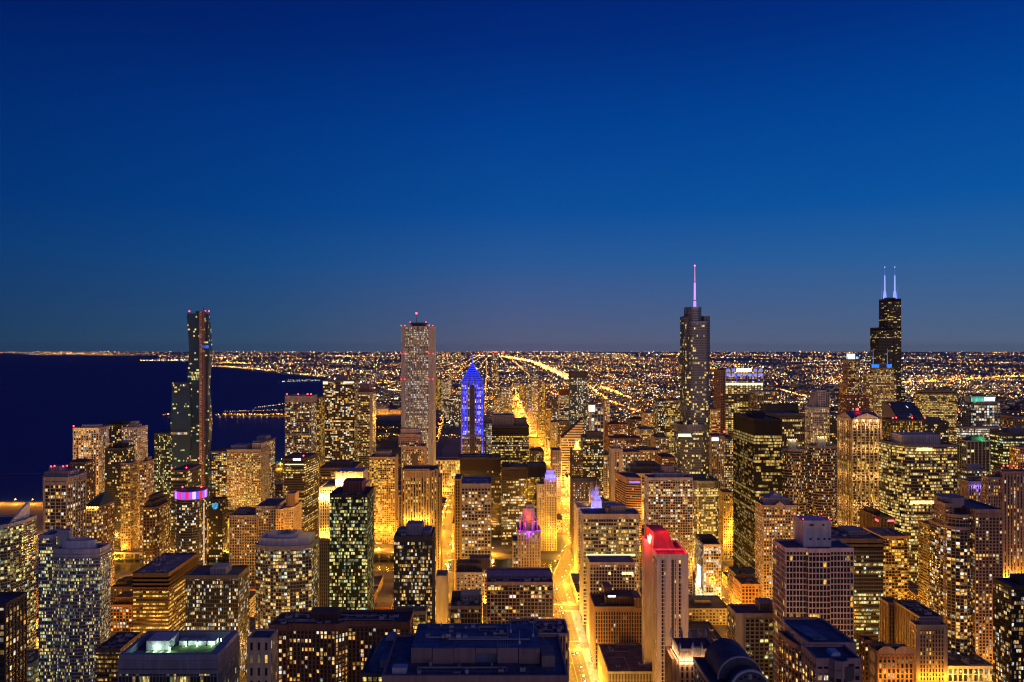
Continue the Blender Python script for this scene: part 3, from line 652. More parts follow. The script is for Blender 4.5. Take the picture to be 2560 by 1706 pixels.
bld(AT, 'white pier tower with a brightly lit crown beyond the lakeside grey tower', 184, 247, 1072, 1250, 31, 'piers', col=(.62, .55, .48), cw=4.4, pw=1.3, ps=.8, kind='apthi', pal='warm', S=1.5, top=2, pent=[(.25, .85, .2, .8, 5, warmw)], bc=[(0, 0)])
for k in range(6): lamp(wx(192 + k * 10, 1250), 1243, wz(1074, 1250), 500, WARM, .8)
bld(AT, 'dark slab behind the pair of white lakeside towers', 262, 312, 1063, 1420, 40, 'grid', col=dark, kind='apt', S=1.3, pent=[(.2, .8, .2, .8, 5)])
bld(GT, 'dark blue glass tower squeezed between the pair of white lakeside towers', 263, 306, 1123, 1180, 40, 'glass', col=(.05, .06, .08), kind='aptlow', pal='warm', S=1.3, pent=[(.3, .8, .2, .8, 6, dark)])
bld(AT, 'white gridded tower with stepped roof box to the right of its pier twin', 305, 343, 1071, 1220, 36, 'grid', col=(.60, .54, .48), cw=3, fh=3.1, kind='apthi', S=1.3, pent=[(.3, .9, .1, .6, 5), (.45, .8, .15, .5, 10)])
bld(AT, 'slim white tower with small square windows below the gridded lakeside tower', 322, 338, 1196, 1245, 24, 'grid', col=(.60, .48, .36), cw=3, pw=1.4, sh=1.6, kind='hotel', pal='warm', S=1.8, pent=[(.45, .95, .2, .8, 14, white)])
bld(AT, 'tan tower with a grid of warm windows just left of the tallest lake tower', 350, 366, 1156, 1120, 24, 'grid', col=(.35, .26, .18), kind='apthi', S=1.4, pent=[(.5, .9, .2, .8, 6)])
bld(AT, 'dim brown tower right behind the stepped stone crown', 176, 212, 1158, 1000, 26, 'grid', col=(.16, .11, .08), kind='aptlow', S=1.7, pent=[(.0, .6, .2, .8, 3)])
bld(AT, 'narrow amber lit tower under the dark blue glass tower', 283, 322, 1258, 1275, 28, 'grid', col=(.28, .2, .12), kind='apthi', pal='warm', S=1.6)
bld(AT, 'ochre apartment tower in front of the white gridded lakeside tower', 303, 326, 1160, 1130, 24, 'grid', col=(.4, .3, .2), kind='apthi', pal='gold', S=1.2)
bld('brick_block', 'squat dark brick block with many warm rooms above the orange riverside drive', 276, 314, 1283, 1225, 30, 'grid', col=(.18, .10, .06), kind='apthi', S=1.5, pent=[(.5, .9, .2, .8, 4)])
r, d = bld(AT, 'brick tower with a dark stepped octagon top beside the red and blue crown', 352, 388, 1272, 930, 42, 'grid', col=(.22, .13, .08), kind='apthi', pal='yellow', S=1.3, poly=CH)
a, b, c0, c1, z = d
for k, (i, h) in enumerate(((3, 8), (5.5, 14))):
    M = MB(); M.prism([(a + i + u * (b - a - 2 * i), c0 + i + v * (c1 - c0 - 2 * i)) for u, v in CH], z, z + h); M.build('octagon_top', wall_mat((.07, .055, .05)), r)
# round tower with a red, white and blue crown
Y = 900; cx_, rr = wx(463, Y), 17.5; zt = wz(1250, Y)
r = thing('round_tower', 'round glass tower crowned with a band of red and violet light', 'round tower', (cx_, Y + rr, 0)); S = style('glass', dict(col=(.16, .16, .17), kind='aptlow', pal='white', cw=2.2, fh=3.0, sh=.5, sp=.3, pw=.1, S=1.6, top=1))
facade(r, circle(cx_, Y + rr, rr, 28), 0, zt, S); FOOT.append((cx_ - rr, cx_ + rr, Y, Y + 2 * rr))
cols = [(.25, .12, 1), (1, .02, .16), (.3, .12, 1), (.8, .6, 1), (.12, .08, 1), (1, .01, .03), (.16, .1, 1), (.7, .35, 1), (.35, .08, 1), (1, .03, .3)]
for k in range(28):
    t0, t1 = 2 * pi * k / 28, 2 * pi * (k + .92) / 28
    if sin(t0) > .35: continue
    M = MB(); P = [(cx_ + (rr + .5) * cos(t), Y + rr + (rr + .5) * sin(t)) for t in (t0, t1)]; Q = [(cx_ + (rr - .3) * cos(t), Y + rr + (rr - .3) * sin(t)) for t in (t0, t1)]
    M.prism([P[0], P[1], Q[1], Q[0]], zt + .2, zt + 8.5); M.build('crown_panel', glow_mat(cols[k % 10], .95), r)
M = MB(); M.prism(circle(cx_, Y + rr, rr - .6, 28), zt + .1, zt + 8.9); M.build('crown_drum', wall_mat((.2, .2, .24)), r)
beacon(r, cx_ + 12, Y + rr, zt + 9, .9); beacon(r, cx_ - 10, Y + rr, zt + 9, .9)
M = MB(); M.box(cx_ + rr - .3, cx_ + rr + .4, Y + rr - 7, Y + rr - 6.4, 20, zt - 6); M.build('light_strip', glow_mat((1, .74, .42), .8), r)
r, d = bld(OT, 'dark banded tower with slanted roof and a white sign above the round tower', 428, 466, 1178, 1010, 50, 'bands', col=(.10, .09, .09), kind='office', pal='warm', S=1.1, fh=4.2, bc=[(.05, .0), (.95, .05), (.2, .9, 6), (.95, .9, 6)])
sign(r, d[1], 0, 0, d[4] - 12, d[4] - 5, (.95, .97, 1), 4, side=(d[2] + 18, d[2] + 40))
# tallest lake tower: three stepped wavy stems with a builder's hoist
Y = 1280
r = thing('wavy_skyscraper', 'tallest lakeside skyscraper of dark wavy glass stems with a reddish hoist', 'skyscraper', (wx(478, Y), Y + 15, 0))
def stem(x0, x1, yt, Y, D, ph):
    X0, X1 = wx(x0, Y), wx(x1, Y); z = wz(yt, Y); n = max(3, round(z / 55)); rings = []
    for k in range(n + 1):
        e = 1.6 if (k + ph) % 2 else -1.6; rings.append((z * k / n, [(X0 - e, Y - e * .6), (X1 + e, Y - e * .6), (X1 + e, Y + D + e), (X0 - e, Y + D + e)]))
    S = style('glass', dict(col=(.03, .04, .05), kind='few', pal='green', S=1.6, cw=2.0, fh=3.4, glass=(.03, .09, .20), sh=0))
    loft(r, 'glass_stem', rings, S); FOOT.append((X0 - 3, X1 + 3, Y, Y + D)); return X0, X1, z, S
X0, X1, z1, S = stem(428.5, 475, 956, 1272, 27, 0); HTS.append((X0, X1, 1272, z1)); stem(470, 503, 784, 1281, 27, 1); X2, X3, z3, S = stem(503, 521, 784, 1276, 13, 0)
for (x0, x1, py0, py1, c, s, kk) in ((479, 502, 930, 951, (.75, .95, .5), 1.2, 'officehi'), (431, 466, 960, 966, (.7, .95, 1), .8, 'officehi'), (429, 470, 1079, 1086, (.75, .9, 1), .9, 'officehi')):
    Yd = 1271 if x0 < 470 else 1278.5; M = MB(); n = 10; za, zb = wz(py1, 1276), wz(py0, 1276)
    e = 0 if x0 > 470 else -1.2
    M.face([(wx(x0, Yd), Yd - 2 + e, za), (wx(x1, Yd), Yd - 2 + e, za), (wx(x1, Yd), Yd - 2 + e, zb), (wx(x0, Yd), Yd - 2 + e, zb)], [(0, 0), (n, 0), (n, max(1, round((zb - za) / 3.4))), (0, max(1, round((zb - za) / 3.4)))])
    M.build('lit_floors', win_mat('officehi', 'green' if s > 1 else 'white', s, seg=2), r)
M = MB(); zb = wz(868, 1276); M.box(wx(502.5, 1274), wx(522, 1274), 1271.5, 1273, zb - 2, zb + 3); M.build('work_lights', glow_mat((.01, .16, .9), .8), r)
M = MB(); hx0, hx1 = wx(501.5, 1270), wx(513.5, 1270); zt = wz(770, 1270); k = 0
for x in (hx0, hx1 - .8, (hx0 + hx1) / 2):
    for y in (1264, 1269): M.box(x, x + .8, y, y + .8, 0, zt - 6)
while k * 4 < zt - 8: M.box(hx0, hx1, 1264.1, 1269.7, k * 4, k * 4 + 1.0); M.box(hx0 + .9, (hx0 + hx1) / 2 - .1, 1264.2, 1264.4, k * 4 + 1.02, k * 4 + 3.1, mi=k % 3 != 0); k += 1
M.build('hoist_tower', [wall_mat((.38, .20, .15)), wall_mat((.55, .42, .36))], r)
M = MB(); M.tube((hx0 + 3, 1276, z3), (hx0 + 3, 1276, z3 + 12), .8, .4, 5); M.box(hx0 - 10, hx0 + 6, 1275, 1276, z3, z3 + 4); M.build('roof_crane', wall_mat((.06, .06, .07)), r)
for x in (471, 511, 520): beacon(r, wx(x, 1276), 1280, z3 + 1, 1.1)
lamp(hx1 + 2, 1250, 120, 1800, (1, .55, .35), .6); lamp(hx0, 1250, 220, 1600, (1, .5, .35), .6); lamp(hx0, 1255, 320, 900, (1, .5, .35), .6)
bld(GT, 'dark green glass tower lowest and leftmost of the wavy skyscraper cluster', 386, 430, 1085, 1290, 45, 'glass', col=(.04, .055, .05), kind='apt', pal='green', S=.9, cw=2.4)
bld(AT, 'dark apartment slab with amber rooms immediately right of the wavy skyscraper', 529, 569, 1130, 1290, 40, 'balc', col=(.13, .10, .09), kind='apthi', pal='warm', S=1.3)
bld(AT, 'wide pale crowned apartment block overlooking the inner lake', 568, 652, 1126, 1230, 46, 'grid', col=(.40, .35, .29), cw=3.2, fh=3.0, kind='apthi', pal='yellow', S=1.5, top=5, pent=[(.05, .55, .2, .8, 6, (.36, .38, .42)), (.72, .98, .1, .8, 10, warmw)])
bld(AT, 'tall brown balcony tower between the pale crowned block and the lake', 634, 668, 1104, 1300, 46, 'balc', col=(.26, .18, .12), kind='apthi', pal='warm', S=1.4, pent=[(.1, .8, .2, .8, 7, (.3, .32, .36))])
r, d = bld('hotel_block', 'low hall with glowing tall windows under a dark rounded roof', 512, 573, 1298, 1205, 40, 'piers', col=(.3, .2, .1), kind='officehi', pal='gold', S=1.3, cw=4, fh=6)
M = MB(); M.prism([(d[0] + u * (d[1] - d[0]), d[2] + 3 + v * 34) for u, v in CH], d[4] + 1, d[4] + 9); M.build('rounded_roof', wall_mat((.05, .04, .04)), r)
r, d = bld('media_block', 'dark block bearing a glowing blue screen beside the dim tower', 522, 556, 1252, 1110, 20, 'grid', cat='block', col=dark, kind='aptlow', S=1.3)
M = MB(); a, b = wx(528, 1108), wx(547, 1108); za = d[4] - 13; rs = random.Random(4)
for i in range(9):
    for j in range(9):
        if (i - 4) ** 2 + (j - 4.5) ** 2 < 17 + rs.uniform(-6, 6): M.box(a + (b - a) * i / 9, a + (b - a) * (i + .96) / 9, 1108, 1108.6, za + 1.2 * j, za + 1.2 * j + 1.15, mi=rs.choice([0, 0, 1, 2]))
M.box(a - .5, b + .5, 1108.61, 1109, za - .5, za + 11.5, mi=2); M.build('screen', [glow_mat((.03, .30, .7), .8), glow_mat((.05, .45, .75), .8), wall_mat((.01, .02, .04))], r)
# Sheraton-like stepped hotel
r, d = bld(HT, 'beige stepped hotel with a plain grid of small square windows', 574, 642, 1291, 985, 50, 'grid', col=(.50, .42, .33), cw=3.4, pw=1.1, sh=1.25, fh=3.5, kind='aptlow', pal='warm', S=.9, pent=[(.05, .45, .3, .7, 5)])
t = tier(r, 640.5, 690, 1268, 990, 52, 0, 'grid', col=(.50, .42, .33), cw=3.4, pw=1.1, sh=1.25, fh=3.5, kind='aptlow', S=.9)
t2 = tier(r, 690.5, 728, 1276, 960, 50, 0, 'grid', poly=[(0, 0), (.3, .0), (.42, .06), (.5, .16), (.75, .14), (1, .2), (1, 1), (0, 1)], col=(.56, .44, .28), cw=3.3, pw=1.1, sh=1.25, fh=3.4, kind='aptlow', S=.9)
penthouse(r, wx(716, 985), wx(738, 985), 984, 1004, t2[4] + .1, t2[4] + 16, (.55, .4, .24))
for x in (700, 712, 724, 738): lamp(wx(x, 955), 946, 62, 15000, AMBER, .6, r, 'facade_uplight')
lamp(wx(735, 985), 970, t2[4] + 3, 3000, AMBER, .4, r, 'facade_uplight')
# --- centre left
r, d = bld(AT, 'bowed glass apartment block with white roof drum in front of the bright stone tower', 633, 774, 1370, 690, 34, 'glass', poly=bow(.22, 11), col=(.36, .34, .30), cw=3.0, fh=3.0, kind='apthi', pal='mixed', S=1.35, sh=.4, sp=.3, pw=.3, ps=.2, top=2.2, roof=(.16, .2, .28))
a, b, c0, c1, z = d
M = MB(); n = bow(.2, 11); M.prism([(a + 2 + u * (b - a - 4), c0 + 4 + v * 26) for u, v in n], z + .1, z + 7); M.prism([(a + 9 + u * (b - a - 22), c0 + 9 + v * 20) for u, v in n], z + 7.01, z + 9.2); M.build('roof_drum', wall_mat((.62, .6, .58)), r)
units(r, a + 14, b - 16, c0 + 16, c1 - 8, z + 9.2, 6, (2, 4))
# bright stone tower with floodlit crown
r, d = bld('stone_tower', 'bright stone tower with a floodlit ribbed crown behind the dark green glass', 800, 905, 1222, 790, 46, 'piers', cat='stone tower', col=(.62, .50, .34), cw=2.6, pw=1.1, ps=.8, kind='aptlow', pal='gold', S=1.2, fh=3.4, sh=.9, pent=[(.32, .98, .25, .9, 15, (.66, .55, .4))])
a, b, c0, c1, z = d
M = MB()
for k in range(20): x = a + (b - a) * (.325 + .65 * k / 19.5); M.box(x, x + .7, c0 + 10.6, c0 + 11.3, z + .3, z + 15.6)
M.build('crown_rib', wall_mat((.66, .55, .4)), r)
for k in range(9): lamp(a + 1 + 4.8 * k, c0 - 3, z - 8, 14000 if k < 4 else 4000, (1, .56, .14), .4, r, 'crown_floodlight')
for k in range(9): lamp(a + (b - a) * (.34 + .07 * k), c0 + 8.6, z + 5, 12000, (1, .56, .14), .4, r, 'crown_floodlight')
for k in range(3): lamp(a + 2 + 4 * k, c0 - 4, wz(1345, 790) + 3, 9000, GOLD, .4, r, 'facade_uplight')
for k in range(4): lamp(a - 3, c0 + 4 + 8 * k, 40 + 28 * (k % 2), 4000, GOLD, .4, r, 'facade_uplight')
t = tier(r, 800, 824, 1349, 778, 11, 0, 'piers', col=(.30, .24, .18), cw=2.2, pw=.8, kind='none')
r, d = bld(GT, 'tall dark green glass tower with brightly lit flats and a reddish roof house', 824, 918, 1240, 700, 40, 'glass', col=(.03, .035, .03), cw=2.3, fh=3.1, kind='apthi', pal='green', S=1.25, glass=(.01, .03, .022), seg=2, sh=.25, pw=.12, top=1.6, pent=[(.3, .82, .25, .75, 11, (.25, .10, .08))], roof=(.06, .07, .09), un=4)
r, d = bld(AT, 'gold lit gridded apartment tower left of the gold ribbed tower', 924, 987, 1145, 1200, 40, 'grid', col=(.48, .36, .22), cw=3.4, fh=3.0, pw=.6, sh=.7, kind='apthi', pal='gold', S=1.5, pent=[(.18, .78, .2, .8, 9, tan)])
for x in (930, 950, 970, 990): lamp(wx(x, 1190), 1184, 22, 26000, AMBER, .8, r, 'facade_uplight')
# gold ribbed tower
r, d = bld(OT, 'gold floodlit tower with tall vertical ribs and shouldered sides', 1004, 1090, 1180, 940, 44, 'piers', col=(.56, .42, .22), cw=3.5, pw=1.5, ps=1.2, sh=0, kind='dots', pal='gold', S=.7, top=7, roof=(.1, .09, .08), poly=[(.1, 0), (.8, 0), (.8, .14), (.92, .14), (.92, .3), (1, .3), (1, 1), (0, 1), (0, .2), (.1, .2)])
a, b, c0, c1, z = d; M = MB(); M.box(a + 3, b - 8, c0 - .6, c0 + 4, z - 7, z + 3.5); M.build('blank_crown', wall_mat((.45, .34, .18)), r)
t = tier(r, 997, 1004, 1240, 948, 36, 0, 'piers', col=(.56, .42, .22), cw=3.5, pw=1.5, ps=1, kind='none'); t = tier(r, 1090.5, 1099, 1196, 960, 30, 0, 'piers', col=(.56, .42, .22), cw=3.5, pw=1.5, ps=1, kind='none')
for k in range(7): lamp(a + 4 + k * 5.2, c0 - 5, 50, 17000, GOLD, .5, r, 'facade_uplight'); lamp(a + 4 + k * 5.2, c0 - 4, 95, 5000, GOLD, .5, r, 'facade_uplight')
for k in range(3): lamp(b + 7, c0 + 6 + k * 12, 30 + 20 * k, 10000, GOLD, .5, r, 'facade_uplight')
r, d = bld(HT, 'dark glass hotel with pale roof box and glowing podium before the gold ribbed tower', 985, 1080, 1345, 640, 34, 'glass', col=(.07, .065, .065), cw=2.3, fh=3.0, kind='apthi', pal='warm', S=1.2, seg=2, top=3.5, pent=[(.30, .72, .25, .7, 9, (.42, .42, .46)), (.08, .28, .3, .7, 4, grey), (.75, .95, .2, .8, 4, grey)], un=3)
t = tier(r, 985, 1064, 1533, 626, 13, 0, 'glass', col=(.3, .28, .2), kind='officehi', pal='yellow', S=1.2, cw=3)
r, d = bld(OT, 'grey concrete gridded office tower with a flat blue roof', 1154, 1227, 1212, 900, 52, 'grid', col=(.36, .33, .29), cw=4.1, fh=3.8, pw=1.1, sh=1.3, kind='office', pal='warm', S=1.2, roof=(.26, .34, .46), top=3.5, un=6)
t = tier(r, 1138, 1150, 1200, 960, 40, 0, 'piers', col=(.45, .30, .15), cw=3, kind='none'); FOOT.append((wx(1138, 960), wx(1227, 900), 900, 1000))
bld('office_block', 'white fronted low block with scattered square windows and a dark top storey', 1141, 1205, 1434, 800, 24, 'grid', col=(.66, .62, .56), cw=4, pw=2, sh=1.8, fh=3.5, kind='hotel', pal='yellow', S=1.4, pent=[(.0, .95, .3, 1.0, 8, (.12, .1, .11)), (.5, 1.3, .5, 1.1, 12, (.14, .12, .13))])
bld('office_block', 'blank white slab wall with a thin line of lights beside the glowing podium', 1091, 1117, 1443, 770, 20, 'grid', col=(.58, .55, .46), kind='none', solid=[(.02, .98)])
bld('office_block', 'low gridded block with a dark blue roof deck before the white fronted block', 1127, 1202, 1519, 650, 30, 'grid', col=(.26, .20, .19), cw=3, fh=4.4, pw=.45, sh=.9, kind='aptlow', pal='warm', S=1.5, pent=[(.3, .98, .5, .95, 6, (.34, .38, .46)), (.0, .3, .4, .95, 5, dark)], un=5, roof=(.1, .13, .2))
r, d = bld(HT, 'squat hotel with arched window bays and a bright top floor beside the avenue', 1217, 1382, 1459, 650, 42, 'grid', col=(.48, .37, .28), cw=3.3, fh=3.1, pw=.55, sh=.7, kind='hotel', pal='warm', S=1.4, roof=(.12, .12, .19), pent=[(.0, 1.0, .3, .62, 3.5, (.3, .3, .38))], un=9, bc=())
M = MB(); a, b, c0, c1, z = d
M.face([(b - 22, c0 - .9, z - 5.6), (b - 2, c0 - .9, z - 5.6), (b - 2, c0 - .9, z - 2.2), (b - 22, c0 - .9, z - 2.2)], [(0, 0), (8, 0), (8, 1), (0, 1)]); M.build('lit_top_floor', win_mat('dots', 'yellow', 1.8, mx=.1), r); M = MB(); M.face([(a + 1, c0 - .9, z - 5.6), (a + 17, c0 - .9, z - 5.6), (a + 17, c0 - .9, z - 2.2), (a + 1, c0 - .9, z - 2.2)], [(20, 0), (26, 0), (26, 1), (20, 1)]); M.build('lit_top_floor', win_mat('dots', 'yellow', 1.8, mx=.1), r)
# brown brick slab, bent in plan
r, d = bld(AT, 'long bent brown brick apartment slab in the bottom foreground', 675, 1020, 1567, 520, 24, 'balc', col=(.26, .125, .065), cw=3.4, fh=2.9, pw=1.0, ps=.3, sh=.45, sp=.7, kind='apt', pal='warm', S=1.9, top=3.6, poly=[(0, 0), (.12, 0), (.13, .12), (.47, .05), (.55, .3), (.7, .3), (1, .22), (1, 1.25), (.5, 1.2), (.02, 1)], roof=(.09, .08, .10), pent=[(.26, .47, .45, .95, 5.5, (.13, .075, .06))], un=10)
r, d = bld('concert_block', 'pale stone block with a lit cornice at the left end of the brown brick slab', 620, 675, 1600, 500, 16, 'grid', cat='block', col=(.55, .48, .36), cw=6, pw=3, sh=3, fh=8, kind='officehi', pal='yellow', S=.9)
# big dark roof in the bottom centre, with its plant screen
Y = 380
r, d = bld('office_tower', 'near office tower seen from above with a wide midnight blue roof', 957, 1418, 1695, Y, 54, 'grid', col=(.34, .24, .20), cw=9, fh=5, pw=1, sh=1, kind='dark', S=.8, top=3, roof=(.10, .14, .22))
a, b, c0, c1, z = d
M = MB(); M.box(a + 12, b - 12, c0 + 18, c1 - .6, z + .2, z + 7.5); M.build('plant_deck', roof_mat((.12, .18, .30)), r)
M = MB()
for k in range(6):
    x0 = a + 12 + k * (b - a - 24) / 6; x1 = a + 12 + (k + .97) * (b - a - 24) / 6
    if k == 3: M.box(x0, x1, c0 + 17.6, c0 + 17.9, z + 5, z + 7.6); continue
    M.box(x0, x1, c0 + 16.8 - .6 * (k % 2), c0 + 17.9, z + .3, z + 8)
M.build('plant_screen', wall_mat((.26, .20, .20)), r)
M = MB(); M.box(a + 4, a + 11, c0 + 4, c0 + 9, z + .2, z + 3.2); M.build('air_handler', wall_mat((.40, .45, .55)), r)
M = MB(); M.box(b - 11.6, b - 5, c0 + 12, c0 + 26, z + .2, z + 6); M.build('stair_house', wall_mat((.24, .2, .2)), r)
for (x, h) in ((1245, 4), (1252, 3.5), (1258, 3), (1264, 3), (1270, 3.4)): mast(r, wx(x, 395), 398, z + 7.5, z + 7.5 + h, .09, name='antenna')
for (x, y, h) in ((1277, 420, 9), (1299, 404, 7), (1333, 414, 9), (1103, 430, 4)):
    M = MB(); M.box(wx(x, y) - .5, wx(x, y) + .5, y - .5, y + .5, z + 7.5, z + 9); M.tube((wx(x, y), y, z + 9), (wx(x, y), y, z + 7.5 + h), .13, .06, 6); M.build('antenna', wall_mat((.55, .56, .6)), r)
M = MB(); M.tube((wx(1333, 414), 414, z + 14), (wx(1368, 400), 400, z + 9), .08, .08, 5); M.build('guy_wire', wall_mat((.5, .5, .5)), r)
units(r, a + 16, b - 16, c0 + 26, c1 - 6, z + 7.6, 12, (1, 2.8)); units(r, a + 14, b - 14, c0 + 2, c0 + 14, z + .3, 7, (1, 3))
Y = 425
r, d = bld('office_tower', 'near tower with a dark faceted slate roof left of the midnight blue roof', 905, 1010, 1688, Y, 40, 'grid', col=(.12, .13, .13), cw=3, fh=4, kind='apthi', pal='yellow', S=1.0, roof=(.10, .15, .22), top=1)
a, b, c0, c1, z = d
M = MB(); n = [(a + 1, c0 + 8), (a + 6, c0 + 1), (b - 7, c0 + 1), (b, c0 + 7), (b, c1 - 2), (a + 1, c1 - 2)]; tp = [(a + 7, c0 + 24), (a + 9, c0 + 21), (b - 8, c0 + 21), (b - 5, c0 + 24), (b - 5, c1 - 5), (a + 7, c1 - 5)]
M.prism(n, z + .2, z + 9, top=tp); M.build('slate_roof', roof_mat((.10, .17, .26)), r)
M = MB(); M.prism([(a + 9, c0 + 26), (b - 7, c0 + 26), (b - 7, c1 - 7), (a + 9, c1 - 7)], z + 9, z + 12, top=[(a + 10, c0 + 27), (b - 8, c0 + 27), (b - 8, c1 - 8), (a + 10, c1 - 8)]); M.build('roof_lantern', wall_mat((.2, .3, .42)), r)
M = MB(); M.box(a + 9, a + 16, c0 + 5, c0 + 14, z + 1, z + 6.4); M.build('dormer', wall_mat((.22, .28, .36)), r)
r, d = bld('office_block', 'block with dark roof and pinkish vertical fins at the avenue kerb', 1276, 1420, 1588, 500, 26, 'piers', col=(.50, .36, .33), cw=1.9, pw=.75, ps=.6, sh=0, fh=5, kind='aptlow', pal='warm', S=.8, top=2, roof=(.10, .09, .14), un=12)
# --- the avenue, tribune-like tower and its neighbours
Y = 900
r, d = bld('gothic_tower', 'gothic stone tower with flying buttresses lit red and violet', 1296, 1350, 1330, Y, 30, 'piers', cat='gothic tower', col=(.40, .31, .26), cw=3.2, pw=1.8, ps=.9, kind='aptlow', pal='warm', S=1.0)
a, b, c0, c1, z = d; w = b - a
t = tier(r, 1283, 1296, 1355, 905, 26, 0, 'piers', col=(.42, .36, .3), cw=3, kind='office', pal='white', S=1.0)
zc = wz(1275, Y); M = MB(); oc = circle((a + b) / 2, c0 + 14, 7.2, 8, a0=pi / 8); M.prism(oc, z, zc)
M.prism(circle((a + b) / 2, c0 + 14, 5.2, 8, a0=pi / 8), zc, zc + 4); M.build('lantern_crown', wall_mat((.55, .45, .42)), r)
for k in range(8):
    M = MB(); t = pi / 8 + k * pi / 4; x, y = (a + b) / 2 + 10.8 * cos(t), c0 + 14 + 10.8 * sin(t)
    M.box(x - .9, x + .9, y - .9, y + .9, z, z + 12); M.tube((x, y, z + 12), (x, y, z + 17), .9, .05, 5)
    M.tube((x, y, z + 10), ((a + b) / 2 + 6.8 * cos(t), c0 + 14 + 6.8 * sin(t), z + 17), .55, .5, 5)
    x2, y2 = (a + b) / 2 + 6.7 * cos(t), c0 + 14 + 6.7 * sin(t); M.tube((x2, y2, z + 16.6), (x2, y2, zc + 5), .6, .05, 5)
    M.build('flying_buttress', wall_mat((.5, .42, .4)), r)
for (dx, dy, dz, P, c) in ((-11, -1, 3, 4200, (.3, .02, 1)), (11, -1, 3, 6500, (.16, .02, 1)), (0, -2.5, -2, 4500, (.2, .02, 1)), (-6, 3, 9, 2600, (1, .01, .06)), (6.5, 3, 9, 2600, (1, .01, .06)), (0, 4.5, 15, 2400, (1, .05, .03)), (12, 2, -4, 5000, (.16, .02, 1)), (-5, 6, 21, 600, (1, .05, .1))):
    lamp((a + b) / 2 + dx, c0 + dy, z + dz, P, c, .3, r, 'crown_floodlight')
Y = 1160
r, d = bld('stone_tower', 'slim cream stone tower with a bright blue lit crown beside the avenue bridge', 1362, 1391, 1199, Y, 24, 'piers', cat='stone tower', col=(.58, .50, .36), cw=2.8, pw=1.3, ps=.5, kind='aptlow', pal='warm', S=1.2)
a, b, c0, c1, z = d
t = tier(r, 1345, 1361.5, 1213, Y + 2, 24, 0, 'piers', col=(.55, .47, .34), cw=2.8, pw=1.4, kind='aptlow', S=1.0)
M = MB(); M.prism([(a + 1, c0 + 1), (b - 1, c0 + 1), (b - 1, c1 - 8), (a + 1, c1 - 8)], z + .1, wz(1186, Y)); M.prism([(a + 3, c0 + 3), (b - 3, c0 + 3), (b - 3, c1 - 10), (a + 3, c1 - 10)], wz(1186, Y), wz(1177, Y)); M.build('lit_crown', wall_mat((.75, .75, .78)), r)
for k in range(4): lamp(a - .5 + 5.6 * k, c0 - 2.5, z + 2.5, 1900, (.02, .07, 1), .3, r, 'crown_floodlight'); lamp(a + 1 + 4.6 * k, c0 - .6, wz(1183, Y), 800, (.02, .07, 1), .3, r, 'crown_floodlight')
for k in range(4): lamp(a - 8 + k * 8, c0 - 8, 26, 5000, GOLD, .5, r, 'facade_uplight')
r, d = bld(OT, 'white framed office slab with eight wide bays beside the avenue', 1458, 1597, 1288, 850, 30, 'grid', col=(.50, .47, .46), cw=3.0, fh=3.95, pw=.55, ps=.6, pe=3, sh=1.25, sp=.35, kind='officehi', pal='yellow', S=.75, seg=3, top=3, roof=(.22, .26, .38), pent=[(.5, .77, .15, .6, 9, (.32, .32, .4)), (.4, .48, .1, .4, 7, (.3, .22, .22))])
M = MB(); a, b, c0, c1, z = d; M.box(a + 3, b - 4, c0 - .9, c0 - .6, wz(1388, 850) - 1, wz(1388, 850) + 1.2); M.build('lit_sign_band', glow_mat((1, .8, .4), 1.2), r); shop_front(r, d[0] - 1, d[2], d[3])
r, d = bld('office_block', 'white gridded mid rise block with a flat violet grey roof', 1475, 1586, 1409, 790, 25, 'grid', col=(.55, .49, .46), cw=3.2, fh=3.5, pw=.8, sh=.9, kind='aptlow', pal='yellow', S=1.5, roof=(.26, .26, .36), top=2)
for (x, y_) in ((1524, 1434), (1557, 1434), (1563, 1434), (1569, 1434), (1575, 1434), (1581, 1434)):
    M = MB(); X = wx(x, 789); M.box(X - .9, X + .9, 789.2, 789.5, wz(y_, 789) - 1.4, wz(y_, 789) + 1.4); M.build('lit_window', glow_mat((1, .85, .45), 1.6), r)
r, d = bld('stone_block', 'brown art deco stone block with ribbed centre and glazed roof storey', 1488, 1604, 1520, 730, 38, 'piers', cat='stone block', col=(.36, .24, .16), cw=2.6, fh=3.6, pw=1.1, ps=.7, sh=.7, kind='dark', pal='warm', S=1.2, top=3, roof=(.1, .08, .09), pent=[(.24, .9, .14, .7, 8.5, (.13, .1, .08)), (.24, .42, .4, .9, 14, (.25, .18, .17)), (.85, 1.0, -.02, .6, 9, (.3, .2, .14))], un=5)
shop_front(r, d[0] - 1.1, d[2], d[3])
sign(r, wx(1520, 732), wx(1540, 732), 733.6, wz(1495, 732), wz(1490, 732), (1, .97, .9), 4)
# white hotel with the red lit roof
Y = 620; wht = (.82, .73, .64)
r, d = bld(HT, 'tall white hotel with blank end wall and red floodlit roof house', 1643, 1720, 1390, Y, 17, 'grid', col=wht, cw=3.0, fh=3.05, pw=.7, ps=.3, sh=.5, sp=.2, kind='dark', pal='yellow', S=1.2, top=2.5, solid=[(.0, .14), (.26, .45), (.6, .70), (.8, 1.0)], roof=(.2, .06, .05))
a, b, c0, c1, z = d
M = MB(); M.box(wx(1703, Y) - .2 - 7.0, wx(1703, Y) - 5.9, c0 - .28, c0 - .02, 20, z - 4); M.build('lit_corridor_windows', win_mat('dots', 'gold', 1.4), r)
t = tier(r, 1613, 1640, 1352, 652, 11, 0, 'grid', col=wht, cw=3, fh=3.05, pw=.8, sh=.6, kind='dark', pal='yellow', S=1.2, solid=[(.02, .98)], roof=(.25, .06, .05))
tier(r, 1645, 1712, 1380, 641, 34, 0, 'grid', col=wht, cw=3, fh=3.05, kind='dark', roof=(.2, .06, .05))
